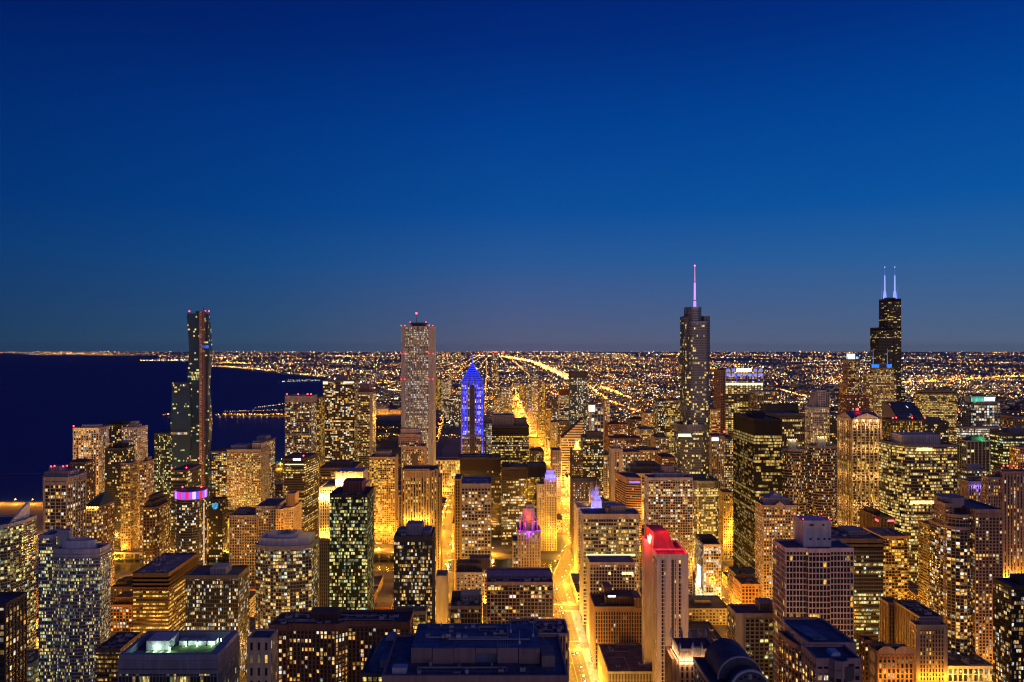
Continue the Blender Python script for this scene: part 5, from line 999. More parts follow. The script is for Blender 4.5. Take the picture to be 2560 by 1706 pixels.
r, d = bld('office_block', 'brightly lit glass fronted block with white cornice lines in front of the low rooftops', 1572, 1655, 1186, 1215, 50, 'grid', col=(.62, .56, .42), cw=4.2, fh=4.4, kind='officehi', pal='yellow', S=1.3, top=5, pent=[(.1, 1.1, .3, 1, 9, (.25, .22, .2)), (.3, .95, .5, 1, 14, (.2, .18, .18))], un=4)
r, d = bld('stone_tower', 'slender white terracotta tower with domed cupola and bright window strip', 1529, 1555, 1124, 1200, 22, 'piers', cat='stone tower', col=(.62, .53, .42), cw=2.6, pw=1.2, kind='aptlow', pal='white', S=1.0, top=3, solid=[(.0, .25), (.75, 1)])
a, b, c0, c1, z = d; M = MB(); xm = (a + b) / 2; M.prism(circle(xm, c0 + 9, 5, 10), z, z + 5); M.prism(circle(xm, c0 + 9, 3.6, 10), z + 5, z + 9); M.tube((xm, c0 + 9, z + 9), (xm, c0 + 9, z + 13), 3, .4, 10); M.build('cupola', wall_mat((.6, .52, .42)), r)
M = MB(); M.face([(xm - .2, c0 - 1.3, 25), (xm + 2.8, c0 - 1.3, 25), (xm + 2.8, c0 - 1.3, z - 14), (xm - .2, c0 - 1.3, z - 14)], [(0, 0), (1, 0), (1, 18), (0, 18)]); M.build('lit_stair_window', win_mat('dots', 'yellow', 2.6, mx=.02, my=.18), r)
r, d = bld('stone_tower', 'dark brown dotted tower crowned with a gold lit spire', 1430, 1457, 1127, 1250, 26, 'grid', cat='stone tower', col=(.10, .06, .045), cw=3, pw=1.5, sh=1.8, kind='apthi', pal='warm', S=1.0, top=3)
a, b, c0, c1, z = d; xm = (a + b) / 2; gm = wall_mat((.8, .6, .25), .5)
M = MB(); M.prism(circle(xm, c0 + 8, 7, 8, a0=pi / 8), z, z + 3.5); M.prism(circle(xm, c0 + 8, 4.3, 8, a0=pi / 8), z + 3.5, z + 7); M.prism(circle(xm, c0 + 8, 2.7, 8, a0=pi / 8), z + 7, z + 15); M.tube((xm, c0 + 8, z + 15), (xm, c0 + 8, z + 19), 1.6, .3, 8); M.build('gold_spire', gm, r)
for (dx, dz, P) in ((-5, 4.5, 6000), (5, 4.5, 6000), (0, 8, 6000), (-3.5, 12, 4500), (3.5, 12, 4500), (0, -2, 2000)): lamp(xm + dx, c0 - 1 if dz < 8 else c0 + 3, z + dz, P, (1, .66, .15), .3, r, 'spire_floodlight')
bld(HT, 'broad dark brown slab dotted with white windows below the gold spire', 1433, 1500, 1206, 1140, 40, 'grid', col=(.13, .085, .06), cw=3.2, pw=1.5, sh=1.7, fh=3.4, kind='dots', pal='white', S=.9, roof=(.05, .05, .07))
bld(AT, 'black glass tower with open roof frame behind the gold spire', 1458, 1508, 1094, 1330, 40, 'glass', col=(.09, .08, .07), cw=2.8, fh=3.4, kind='apt', pal='warm', S=1.4, top=2, pent=[(.2, .95, .1, .6, 9, (.3, .22, .16))])
# diamond topped tower
Y = 1760
r = thing('slanted_tower', 'white striped tower cut off by a steep diamond slanting roof', 'office tower', (wx(1430, Y), Y + 25, 0)); S = style('bands', dict(col=(.72, .64, .56), kind='officelow', pal='white', S=1.0, fh=5.6, sh=2.8, top=1))
X0, X1 = wx(1404, Y), wx(1457, Y); zl, zr = wz(1098, Y), wz(1048, Y)
facade(r, [(X0, Y), (X1, Y), (X1, Y + 45), (X0, Y + 45)], 0, zl, S); FOOT.append((X0, X1, Y, Y + 45))
M = MB(); M.face([(X0, Y, zl), (X1, Y, zl), (X1, Y, zr)]); M.face([(X0, Y, zl), (X1, Y, zr), (X1, Y + 45, zr), (X0, Y + 45, zl)]); M.face([(X1, Y, zl), (X1, Y + 45, zl), (X1, Y + 45, zr), (X1, Y, zr)])
n = int((zr - zl) / 5.6)
for k in range(n):
    f = k / n; M.box(X0 + (X1 - X0) * f + .5, X1, Y - .8, Y - .01, zl + (zr - zl) * f, zl + (zr - zl) * f + 2.8, mi=1)
M.build('slanted_top', [wall_mat((.10, .09, .09)), wall_mat((.72, .64, .56))], r)
r, d = bld(AT, 'white framed glass tower with a glowing lantern corner beside the slanted roof', 1478, 1509, 1019, 1500, 36, 'grid', col=(.56, .54, .56), cw=6, fh=6.6, pw=1.0, sh=1.0, kind='apt', pal='white', S=1.0, glass=(.05, .07, .12))
M = MB(); M.box(d[0] - 4, d[0] + 7, d[2] - 1.6, d[2] + 8, d[4] - 8, d[4] + 4); M.build('lantern_corner', glow_mat((1, .85, .55), 1.6), r)
bld(GT, 'tall dark glass condominium above the long lit boulevards', 1426, 1469, 931, 1950, 44, 'glass', col=(.05, .06, .09), cw=3, fh=3.5, kind='apt', pal='white', S=.9, glass=(.03, .05, .09), top=14)
bld(OT, 'red brown slab tower beside the tall dark glass condominium', 1399, 1426, 976, 2000, 40, 'bands', col=(.28, .09, .07), kind='officehi', pal='warm', S=.9, top=12)
r, d = bld(OT, 'dark tower with a row of blue lit crown panels and a white sign', 1813, 1908, 925, 1700, 56, 'piers', col=(.17, .14, .13), cw=6.9, fh=4.0, pw=1.6, ps=1.2, sh=1.2, sp=.4, kind='officehi', pal='yellow', S=1.15, seg=5, top=2)
a, b, c0, c1, z = d
for k in range(7):
    x = a + (k + .5) * (b - a) / 7
    for (zz, h, lum) in ((z - 14, 6, .9), (z - 4, 6.4, .75)):
        if zz > z - 6 and k in (2, 3, 4): continue
        M = MB(); M.box(x - 3.6, x + 3.6, c0 - 2.4, c0 - 1.5, zz, zz + h); M.build('crown_panel', glow_mat((.24, .28, 1), lum), r)
for k in range(8):
    M = MB(); x = a + k * (b - a) / 7; M.box(x - .45, x + .45, c0 - 2.8, c0 - 2.45, z - 27, z - 7); M.build('crown_fin', glow_mat((.08, .1, 1), .8), r)
sign(r, a + 24, a + 56, c0 - 2.2, z - 4, z + 3, (.8, .9, 1), 5)
M = MB(); M.box(a + 1, b - 1, c0 - 1.35, c0 - 1.25, z - 33, z - 28.5); M.build('lit_sky_floor', glow_mat((1, .88, .55), 1.3), r)
tier(r, 1801, 1813, 927, 1703, 50, 0, 'grid', col=(.30, .19, .17), kind='none', cw=5)
bld(OT, 'dark curved office block with slim white piers right of the blue crowned tower', 1893, 1946, 980, 1640, 50, 'piers', col=(.22, .20, .19), cw=5, pw=1.1, kind='office', pal='warm', S=1.0, poly=[(0, .0), (.5, 0), (1, .2), (1, 1), (0, 1)])
bld(OT, 'tan striped office tower seen between the spired skyscraper and the blue crown', 1780, 1800, 1026, 1480, 40, 'bands', col=(.58, .42, .28), kind='officehi', pal='gold', S=1.0, sh=1.8)
r, d = bld(OT, 'pale pinstriped tower with a white lit cornice beside the black bronze box', 1779, 1809, 1092, 1160, 40, 'piers', col=(.56, .44, .34), cw=2.6, pw=1.3, ps=1, kind='office', pal='warm', S=.9, top=3)
M = MB(); M.box(d[0], d[1] - 8, d[2] - 1.6, d[2] - 1.2, d[4] - 6, d[4] - 1.5); M.build('lit_cornice', glow_mat((1, .92, .8), 2.4), r); beacon(r, d[1] + 4, d[2] + 10, d[4] + 3, 1.4)
bld(OT, 'thin dark office tower wedged left of the black bronze box', 1810, 1833, 1096, 1230, 40, 'grid', col=(.12, .10, .09), kind='officehi', pal='warm', S=1.2, cw=2.6)
r, d = bld('stone_block', 'amber glowing stone block at the end of the canyon street', 1809, 1834, 1234, 1120, 30, 'grid', cat='stone block', col=(.55, .38, .18), kind='officehi', pal='gold', S=1.2, cw=3)
for k in range(3): lamp(d[0] + 3 + 5 * k, d[2] - 6, 22 + 14 * k, 26000, AMBER, .5, r, 'facade_uplight')
# twin corn cob towers
for (x0, x1, yt, yc, Y, lb) in ((1957, 2031, 1127, 1101, 1000, 'round corncob apartment tower, its lit roof drum nearer the black bronze box'), (2031.5, 2105, 1120, 1095, 994, 'round corncob apartment tower next to the floodlit classical tower')):
    cx_ = (wx(x0, Y) + wx(x1, Y)) / 2; rr = (wx(x1, Y) - wx(x0, Y)) / 2; y_ = Y + rr; z = wz(yt, Y)
    r = thing('corncob_tower', lb, 'apartment tower', (cx_, y_, 0), 'pair of corncob towers')
    pl = []
    for k in range(96):
        t = 2 * pi * k / 96; q = abs(sin(8 * t)); pl.append((cx_ + (rr - 1.6 + 1.6 * q) * cos(t), y_ + (rr - 1.6 + 1.6 * q) * sin(t)))
    S = style('balc', dict(col=(.36, .27, .19), cw=2.6, fh=3.5, sh=1.0, sp=1.0, pw=0, kind='aptlow', pal='warm', S=1.9, top=1.2, mx=.12, seg=2, glass=(.012, .01, .01))); facade(r, pl, 0, z, S)
    M = MB(); M.prism(circle(cx_, y_, 5.4, 24), z - 1, z + (yt - yc) * Y / F - 1.2); M.prism(circle(cx_, y_, 6.0, 24), z + (yt - yc) * Y / F - 1.2, z + (yt - yc) * Y / F); M.build('roof_drum', wall_mat((.55, .5, .45)), r)
    for k in range(5): t = -pi / 2 + (k - 2) * .6; lamp(cx_ + 8 * cos(t), y_ + 8 * sin(t), z + (yt - yc) * Y / F - .3, 700, (1, .8, .35), .3, r, 'roof_floodlight')
    FOOT.append((cx_ - rr, cx_ + rr, Y, Y + 2 * rr))
# pedimented tower
Y = 1080; cl = (.60, .48, .34)
r, d = bld(OT, 'floodlit classical tower with triangular pediments and a red roof beacon', 2131, 2201, 1050, Y, 44, 'grid', col=cl, cw=2.13, fh=3.8, pw=1.3, ps=1.4, pe=3, sh=.7, sp=.5, kind='apt', pal='gold', S=1.2, seg=3, top=5, glass=(.02, .018, .015))
a, b, c0, c1, z = d
M = MB(); xm, ym = (a + b) / 2, (c0 + c1) / 2; zr = z + 9.5
for (p, q, s) in (((a - 1, c0 - 1), (b + 1, c0 - 1), (xm, c0 - 1)), ((b + 1, c1 + 1), (a - 1, c1 + 1), (xm, c1 + 1)), ((a - 1, c1 + 1), (a - 1, c0 - 1), (a - 1, ym)), ((b + 1, c0 - 1), (b + 1, c1 + 1), (b + 1, ym))):
    M.face([(*p, z + 1.4), (*q, z + 1.4), (*s, zr)], mi=1); M.face([(*q, z + 1.4), (xm, ym, zr), (*s, zr)]); M.face([(*s, zr), (xm, ym, zr), (*p, z + 1.4)])
M.build('pediment_roof', [wall_mat((.10, .14, .2), .5), wall_mat(cl)], r); beacon(r, xm - 2, ym, zr, 1.7, RED, 12)
for zz in (z - 9, z - 40, z - 78, z - 118, z - 150, 18):
    for k in range(3): lamp(a + 5 + k * (b - a - 10) / 2, c0 - 6, zz, 2600 if zz > 20 else 15000, (1, .55, .20), .5, r, 'facade_floodlight')
    lamp(a - 6, c0 + 14, zz, 2600, (1, .52, .18), .5, r, 'facade_floodlight'); lamp(a - 6, c0 + 34, zz, 2600, (1, .52, .18), .5, r, 'facade_floodlight')
for k in range(4): lamp(a + 5 + k * 9.5, c0 - 2.8, z - 1.2, 900, (1, .62, .28), .3, r, 'cornice_light')
r, d = bld(OT, 'white stepped tower with yellow lit floors left of the classical tower', 2027, 2073, 1020, 1300, 24, 'grid', col=(.56, .52, .48), cw=3.2, fh=3.8, pw=1.1, sh=1.3, kind='officehi', pal='yellow', S=1.15, seg=6)
t = tier(r, 2045, 2063, 978, 1304, 19, d[4], 'grid', col=(.56, .52, .5), cw=4, fh=4, pw=1.6, sh=1.6, kind='dark'); M = MB()
M.prism([(wx(2028, 1304), 1306), (t[0], 1306), (t[0], 1321), (wx(2028, 1304), 1321)], d[4] + .1, t[4], top=[(t[0] - 4, 1306), (t[0], 1306), (t[0], 1321), (t[0] - 4, 1321)]); M.build('sloping_shoulder', wall_mat((.4, .37, .37)), r)
t = tier(r, 2063.5, 2073, 982, 1306, 16, d[4], 'grid', col=(.5, .42, .4), kind='dark')
bld(OT, 'dark corniced office tower behind the left corncob tower', 1940, 2010, 1036, 1160, 60, 'piers', col=(.15, .12, .09), cw=3.2, pw=1.0, kind='office', pal='yellow', S=1.0, top=6, poly=[(0, 0), (1, 0), (1, 1), (-.35, 1), (-.35, .4)], roof=(.12, .16, .22))
bld(OT, 'black slab roof behind the black bronze box tower', 1915, 1996, 1014, 1420, 30, 'glass', col=dark, kind='officelow', pal='warm', S=.9, top=14)
bld(OT, 'dark slot of a tower between the white stepped and classical towers', 2075, 2098, 1036, 1360, 40, 'grid', col=(.11, .09, .09), kind='aptlow', S=1.0)
bld(OT, 'narrow grey tower with one bright floor right of the classical tower', 2203, 2226, 1064, 1220, 40, 'grid', col=(.36, .33, .32), kind='office', pal='white', S=1.0, top=9, cw=2.4)
# tallest black stepped tower with twin antennas
Y = 2210
r = thing('antenna_skyscraper', 'tallest black stepped skyscraper with twin blue lit antennas', 'skyscraper', (wx(2220, Y), Y + 40, 0)); S = style('glass', dict(col=(.014, .013, .015), kind='officelow', pal='yellow', S=.6, cw=3, fh=4.2, seg=5, sh=1.6, sp=.3, pw=.3, ps=.3, top=6, glass=(.01, .01, .012)))
def wt(x0, x1, yt, Yf, D, zb): X0, X1 = wx(x0, Yf), wx(x1, Yf); facade(r, [(X0, Yf), (X1, Yf), (X1, Yf + D), (X0, Yf + D)], zb, wz(yt, Yf), S); FOOT.append((X0 - 3, X1 + 3, Yf, Yf + D)); return (X0, X1, Yf, Yf + D, wz(yt, Yf))
wt(2197, 2253, 820, Y, 50, 0); t = wt(2219, 2252.5, 748, Y + .6, 49, wz(820, Y) - .5); wt(2253.5, 2262, 972, Y + 10, 60, 0); wt(2234, 2242, 748, Y - 1, 1.5, 200)
penthouse(r, wx(2222, Y), wx(2246, Y), Y + 15, Y + 40, t[4] + .2, t[4] + 5, dark)
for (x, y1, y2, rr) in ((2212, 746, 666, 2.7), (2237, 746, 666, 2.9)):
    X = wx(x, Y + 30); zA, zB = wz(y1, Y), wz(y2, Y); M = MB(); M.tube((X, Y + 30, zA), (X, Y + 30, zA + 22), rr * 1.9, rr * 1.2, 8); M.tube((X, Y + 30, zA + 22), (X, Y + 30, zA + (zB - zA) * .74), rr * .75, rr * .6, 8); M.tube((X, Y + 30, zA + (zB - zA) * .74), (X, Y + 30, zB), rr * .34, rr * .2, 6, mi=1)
    M.build('antenna', [glow_mat((.26, .34, 1), 1.15), glow_mat((.10, .18, .62), .6)], r); beacon(r, X, Y + 30, zB - 2, .8, (.8, .85, 1), 4)  # blue floodlighting painted as the masts' own glow
for x in (2204, 2244): M = MB(); X = wx(x, Y + 24); M.tube((X, Y + 24, t[4]), (X, Y + 24, wz(713, Y)), .9, .5, 6); M.build('aerial', glow_mat((.06, .12, .9), .8), r)  # short aerials glow too, standing in for blue light cast on them
for k in range(5): lamp(wx(2203 + k * 11, Y), Y + 6, t[4] + 4, 2500, BLUE, .5, r, 'roof_floodlight')
Y = 1900
r, d = bld(OT, 'gridded granite tower with bright blue corner lanterns below the twin antennas', 2186, 2234, 921, Y, 25, 'grid', col=(.26, .21, .18), cw=3.4, fh=4.0, pw=1.2, sh=1.1, kind='officehi', pal='yellow', S=1.0, seg=3, top=2, pent=[(.25, .78, .2, .8, 12, (.24, .2, .19))])
a, b, c0, c1, z = d
tier(r, 2166, 2185, 936, Y + 6, 16, 0, 'grid', col=(.26, .21, .18), kind='office', pal='yellow'); tier(r, 2234.5, 2240, 940, Y + 6, 16, 0, 'grid', col=(.26, .21, .18), kind='office')
for (x0, x1, xs) in ((a - 3, a + 12, a - 2), (b - 14, b - 4, b - 14)):
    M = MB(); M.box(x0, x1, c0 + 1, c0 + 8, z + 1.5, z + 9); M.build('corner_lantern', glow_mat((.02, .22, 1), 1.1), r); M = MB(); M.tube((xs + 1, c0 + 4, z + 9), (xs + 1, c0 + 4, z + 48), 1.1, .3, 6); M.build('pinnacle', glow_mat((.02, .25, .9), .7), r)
r, d = bld(OT, 'red granite tower topped by a white glowing glass lantern', 2119, 2147, 899, 2320, 30, 'piers', col=(.26, .15, .12), cw=4, pw=1.3, kind='office', pal='warm', S=1.0)
M = MB(); xm = (d[0] + d[1]) / 2; M.prism(circle(xm, d[2] + 15, 11, 16), d[4] + 1, d[4] + 16); M.build('glass_lantern', glow_mat((.82, .95, 1), 2.6), r)
for (x, c) in ((d[0] + 2, (.5, .8, 1)), (d[1] - 2, (.4, .7, 1))): M = MB(); M.prism(circle(x, d[2] + 6, 3, 8), d[4] + 1, d[4] + 8); M.build('corner_lantern', glow_mat((.25, .6, 1), 1.0), r)
bld(OT, 'tall amber brown slab left of the red granite tower', 2106, 2117, 960, 2180, 20, 'grid', col=(.34, .2, .1), kind='apt', pal='gold', S=.8, cw=3)
bld(OT, 'dark red low tower in front of the granite towers', 2117, 2172, 992, 1750, 40, 'grid', col=(.16, .08, .08), kind='aptlow', pal='warm', S=1.2)
bld(OT, 'broad glass office block with evenly lit bands right of the tallest tower', 2306, 2392, 978, 1850, 30, 'bands', col=(.16, .14, .12), kind='officehi', pal='yellow', S=1.1, sh=1.6, top=9)
Y = 1330
r = thing('sloped_block', 'dark block with a sloping curved glass front and stepped side', 'office block', (wx(2282, Y), Y + 30, 0)); M = MB(); X0, X1 = wx(2249, Y), wx(2318, Y); zt = wz(1010, Y)
q = [(0, wz(1072, Y)), (4, wz(1060, Y)), (14, wz(1040, Y)), (28, wz(1024, Y)), (46, zt)]
for (ya, za), (yb, zb) in zip(q[:-1], q[1:]): M.face([(X0, Y + ya, za), (X1, Y + ya, za), (X1, Y + yb, zb), (X0 + 3, Y + yb, zb)], [(0, za / 4), (20, za / 4), (20, zb / 4), (0, zb / 4)])
M.face([(X0, Y, 0), (X1, Y, 0), (X1, Y, q[0][1]), (X0, Y, q[0][1])], [(0, 0), (20, 0), (20, 30), (0, 30)]); M.build('glass_front', win_mat('dark', 'warm', 1, (.04, .07, .13)), r)
M = MB(); M.prism([(X0, Y + 46), (X1, Y + 46), (X1, Y + 60), (X0, Y + 60)], 0, zt); M.face([(X1, Y, 0), (X1, Y + 46, 0), *[(X1, Y + a_, b_) for a_, b_ in q[::-1]]]); M.face([(X0, Y, 0), *[(X0, Y + a_, b_) for a_, b_ in q], (X0, Y + 46, 0)]); M.build('wall', wall_mat((.3, .26, .25)), r); FOOT.append((X0, X1, Y, Y + 60))
r, d = bld(OT, 'low wide block with golden leafy lights under red roof beacons', 2232, 2312, 1052, 1190, 40, 'grid', col=(.15, .11, .06), kind='apthi', pal='gold', S=1.3, bc=[(0, 0), (.15, .1), (.65, .1), (1, 0)], cw=2.4)
bld(OT, 'dark block with cool specks beside the golden leafy block', 2312, 2372, 1056, 1230, 40, 'glass', col=(.06, .06, .07), kind='aptlow', pal='white', S=1.3, pent=[(.1, .8, .2, .7, 6, (.2, .22, .27))])
r, d = bld(OT, 'gridded glass tower with a teal lit roof house and white sign', 2440, 2500, 1007, 1250, 25, 'grid', col=(.34, .31, .28), cw=4.4, fh=4.2, kind='officehi', pal='white', S=.95, seg=3)
a, b, c0, c1, z = d
M = MB(); M.box(a - 4, b - 5, c0 + 6, c0 + 23, z + 1, z + 9.5); M.build('teal_roof_house', wall_mat((.35, .6, .52)), r)
for k in range(5): lamp(a - 4 + k * 9, c0 + 2, z + 4, 700, (.25, 1, .75), .4, r, 'roof_floodlight')
sign(r, b - 22, b - 5, c0 + 5.2, z + 3, z + 8.5, (.95, 1, 1), 5)
tier(r, 2415, 2440, 1022, 1262, 14, 0, 'grid', col=(.2, .18, .17), cw=4, kind='aptlow', pal='white')
tier(r, 2400, 2502, 1070, 1236, 12, 0, 'bands', col=(.3, .28, .26), kind='officehi', pal='white', S=1.2, cw=3)
r, d = bld(OT, 'dark tower with pale vertical ribs and a green lit roof box', 2417, 2473, 1104, 1060, 21, 'piers', col=(.50, .42, .32), cw=5.2, pw=.9, ps=.8, sh=0, kind='officelow', pal='green', S=.9, glass=(.02, .03, .03), top=1.5)
M = MB(); M.box(d[0] + 9, d[1] - 4, d[2] + 5, d[2] + 17, d[4] + .2, d[4] + 6); M.build('roof_box', wall_mat((.15, .3, .22)), r); lamp(d[1] - 8, d[2] - 1, d[4] + 3, 2200, (.1, 1, .35), .4, r, 'roof_floodlight')
bld(OT, 'dark terraced glass office with green tinted bands near the right edge', 2508, 2600, 1084, 1150, 31, 'bands', col=(.08, .09, .08), kind='office', pal='green', S=1.15, sh=1.6, cw=3, poly=[(0, 0), (.6, 0), (1, .3), (1, 1), (0, 1)], pent=[(.3, .8, .4, .8, 6, (.25, .26, .3))])
bld(OT, 'dim tower peeking over the dark terraced glass office', 2500, 2552, 1028, 1420, 40, 'grid', col=(.10, .09, .1), kind='aptlow', pal='white', S=1.0)
bld(OT, 'dim brown tower at the right edge above the terraced glass office', 2536, 2590, 1044, 1330, 40, 'grid', col=(.26, .2, .15), kind='aptlow', pal='warm', S=1.1)
bld('office_block', 'low banded block with a pale blue roof below the ribbed green lit tower', 2416, 2466, 1176, 990, 20, 'bands', col=(.2, .18, .17), kind='office', pal='white', S=1.0, pent=[(.3, .85, .3, .8, 6, (.36, .4, .48))])
r, d = bld('stone_block', 'stone block with a violet floodlit colonnade under its cornice', 2422, 2456, 1206, 880, 17, 'piers', cat='stone block', col=(.46, .36, .25), cw=2.6, pw=1.1, kind='apt', pal='gold', S=1.3, top=3, roof=(.05, .06, .09))
for k in range(6): lamp(d[0] + 3 + k * 2.8, d[2] - 2.2, d[4] - 5, 750, (.2, .14, 1), .3, r, 'colonnade_light')
bld(GT, 'dark glass sliver between the classical tower and the wide glass office', 2202, 2232, 1160, 1130, 40, 'glass', col=(.08, .07, .06), kind='aptlow', pal='gold', S=1.4)
bld(AT, 'dark ribbed slab low behind the two corncob towers', 1990, 2070, 1190, 1100, 30, 'grid', col=(.2, .15, .1), kind='apthi', pal='gold', S=1.2)
# --- east loop and park edge
Y = 1490
r, d = bld('marble_tower', 'very tall pale tower of fine vertical stripes with a red topped mast', 1004.5, 1082, 818, Y, 62, 'piers', cat='office tower', col=(.46, .47, .46), cw=3.1, fh=4.1, pw=1.6, ps=1.0, sh=0, kind='officehi', pal='white', S=1.3, seg=5, my=.2, top=8, solid=[(.0, .12), (.88, 1.0)], glass=(.015, .015, .02))
a, b, c0, c1, z = d
M = MB(); M.box(a + 17, b - 17, c0 + 12, c0 + 44, z + .3, z + 5); M.box(a + 15, b - 14, c0 + 10, c0 + 46, z + 6, z + 9); M.build('penthouse', wall_mat((.10, .12, .15)), r); M = MB(); xm = wx(1041, Y + 25); M.tube((xm, Y + 25, z + 9), (xm, Y + 25, wz(788, Y + 25)), .7, .3, 6); M.build('mast', wall_mat((.2, .2, .22)), r); beacon(r, xm, Y + 25, wz(788, Y + 25), 1.7, s=16)
for (x, zz) in ((a - .8, z + 1), (a + 6, z + 1), (b - 7, z + 1), (b, z + 1), (a + 15, z + 8), (b - 14, z + 8)): beacon(r, x, c0 - 1.4 if zz < z + 3 else c0 + 10, zz, .9, s=9, h=1)
for zz in (wz(884, Y), wz(948, Y)):
    for x in (a - 1.2, a + 6, b - 8, b + .5): M = MB(); M.ball((x, c0 - 1.8, zz), .9, 0); M.build('beacon', glow_mat(RED, 6), r)
Y = 1450
r = thing('blue_spired_tower', 'blue lit tower with stepped chevron pyramid top and needle spire', 'office tower', (wx(1180.5, Y), Y + 20, 0)); S = style('piers', dict(col=(.20, .17, .18), cw=3.4, pw=1.2, ps=.9, sh=.6, kind='office', pal='warm', S=.8, top=1))
X0, X1 = wx(1153, Y), wx(1208, Y); zs, za = wz(958, Y), wz(910, Y); xm = (X0 + X1) / 2; D = 40; facade(r, [(X0, Y), (X1, Y), (X1, Y + D), (X0, Y + D)], 0, zs, S); FOOT.append((X0 - 3, X1 + 3, Y, Y + D))
M = MB(); G = MB(); n = 9; hw = (X1 - X0) / 2
for k in range(n):
    w0 = hw * (1 - k / n); z0_ = zs + (za - zs) * k / n; z1_ = zs + (za - zs) * (k + 1) / n; M.box(xm - w0, xm + w0, Y + D / 2 - w0, Y + D / 2 + w0, z0_, z1_ - .4)
    G.box(xm - w0 - .25, xm + w0 + .25, Y + D / 2 - w0 - .3, Y + D / 2 - w0 + .1, z1_ - 2.0, z1_ - .3)
M.tube((xm, Y + D / 2, za), (xm, Y + D / 2, wz(888, Y)), .9, .2, 6, mi=1); M.build('pyramid_top', [wall_mat((.10, .10, .15)), glow_mat((.12, .2, 1), 1.0)], r)
BL = glow_mat((.02, .045, 1), 1.15); G.build('edge_lights', BL, r)
for s in (-1, 1):
    for k in range(5):
        x = xm + s * (hw - 1.2 - k * 2.6); M = MB(); bot = wz(1078, Y) + (5 - k) * -3 if k else wz(1140, Y); M.box(x - .46, x + .46, Y - 1.6, Y - 1.2, bot, zs - 2 + (k * 3.2)); M.build('light_fin', BL, r)
M = MB(); q = zs - 6; M.prism([(xm - 4.2, Y - 1.5), (xm + 4.2, Y - 1.5), (xm + 4.2, Y + 4), (xm - 4.2, Y + 4)], 0, q); M.face([(xm - 4.2, Y - 1.5, q), (xm + 4.2, Y - 1.5, q), (xm, Y + 6, q + 15)]); M.face([(xm + 4.2, Y - 1.5, q), (xm + 4.2, Y + 8, q), (xm, Y + 6, q + 15)]); M.face([(xm - 4.2, Y + 8, q), (xm - 4.2, Y - 1.5, q), (xm, Y + 6, q + 15)]); M.build('centre_bay', wall_mat((.04, .035, .04), .3), r)
M = MB()
for (sx, sy) in ((-1, -1), (1, -1)): M.tube((xm + sx * (hw + .3), Y + D / 2 + sy * (hw + .3), zs), (xm, Y + D / 2, za + 1), .8, .8, 5)
for sx in (-1, 1): M.tube((xm + sx * 5, Y - 1.9, q - 2), (xm, Y + .4, q + 17), .7, .7, 5)
M.build('ridge_lights', BL, r)
for (dx, zz) in ((-14, zs - 20), (14, zs - 20), (-14, zs - 55), (14, zs - 55),  (-13, zs - 90), (13, zs - 90)): lamp(xm + dx, Y - 7 if zz < zs else Y - 2, zz, 5200, BLUE, .4, r, 'facade_floodlight')
M = MB(); M.box(X0 + 3, X1 - 3, Y - 1.9, Y - 1.65, wz(1089, Y) - 1.5, wz(1089, Y) + 1.5); M.build('lit_sky_floor', win_mat('officehi', 'yellow', 1.6), r)
bld(OT, 'grey tower with rows of white dots right of the blue spired tower', 1209, 1230, 1060, 1470, 40, 'grid', col=(.28, .26, .30), cw=3, pw=1.2, sh=1.4, kind='dots', pal='white', S=.8)
bld(OT, 'dark office box with long yellow bands and a bare grey roof house', 1230, 1322, 1067, 1350, 50, 'bands', col=(.06, .05, .045), kind='officehi', pal='yellow', S=1.0, sh=1.6, top=16, pent=[(.0, .6, .1, .9, 19, (.34, .29, .29)), (.62, .95, .2, .8, 12, (.25, .21, .21))], seg=4)
bld(OT, 'black bronze slab in front of the blue spired tower', 1150, 1252, 1146, 1225, 40, 'glass', col=(.04, .03, .025), cw=3, fh=3.9, kind='officelow', pal='warm', S=1.2, top=19, sh=1.2, seg=4, roof=(.1, .1, .12), un=4)
bld(OT, 'black bronze slab right of its twin with amber specked floors', 1254, 1318, 1170, 1195, 40, 'glass', col=(.055, .04, .028), cw=3, fh=3.9, kind='office', pal='warm', S=1.2, top=17, sh=1.1, seg=4, pent=[(.05, .3, .2, .8, 5, bronze)])
bld(OT, 'brown shaded office slab directly left of the cream tower with blue crown', 1319, 1366, 1166, 1230, 40, 'glass', col=(.06, .045, .035), cw=3, kind='office', pal='gold', S=1.1, top=18, sh=1.1)
bld('stone_block', 'brown stone block with three square lit windows on the avenue beyond the river', 1327, 1359, 1130, 1380, 40, 'grid', cat='stone block', col=(.22, .15, .09), cw=3, pw=1.4, sh=1.5, kind='apt', pal='yellow', S=1.2, pent=[(.1, .9, .2, .8, 4)])
r, d = bld('stone_tower', 'pinkish stone tower glowing at the avenue edge beyond the river', 1381, 1402, 1128, 1400, 40, 'grid', cat='stone tower', col=(.58, .42, .34), cw=3, pw=1.3, sh=1.4, kind='aptlow', pal='warm', S=1.0)
for k in range(3): lamp(d[0] - 5, d[2] + 6 + k * 12, 40 + 16 * k, 22000, AMBER, .5, r, 'facade_uplight')
lamp(d[0] + 8, d[2] - 10, 60, 22000, (1, .55, .25), .5, r, 'facade_uplight')
r, d = bld(AT, 'lakefront tower of white framed dark glass with red rooftop lights', 713, 778, 992, 1350, 44, 'glass', col=(.42, .38, .36), cw=3.0, fh=3.2, pw=.9, pe=5, ps=.4, sh=.25, kind='apt', pal='warm', S=1.4, top=9, bc=[(.07, 0), (.5, 0), (.85, .05), (.98, .05)])
for k in range(9):
    M = MB(); zz = d[4] - 24 - k * 21; M.box(d[0] - .3, d[1] + .3, d[2] - .7, d[2] - .5, zz, zz + 1.1); M.build('floor_band', wall_mat((.42, .38, .36)), r)
mast(r, wx(757, 1360), 1362, d[4], d[4] + 8, .3)
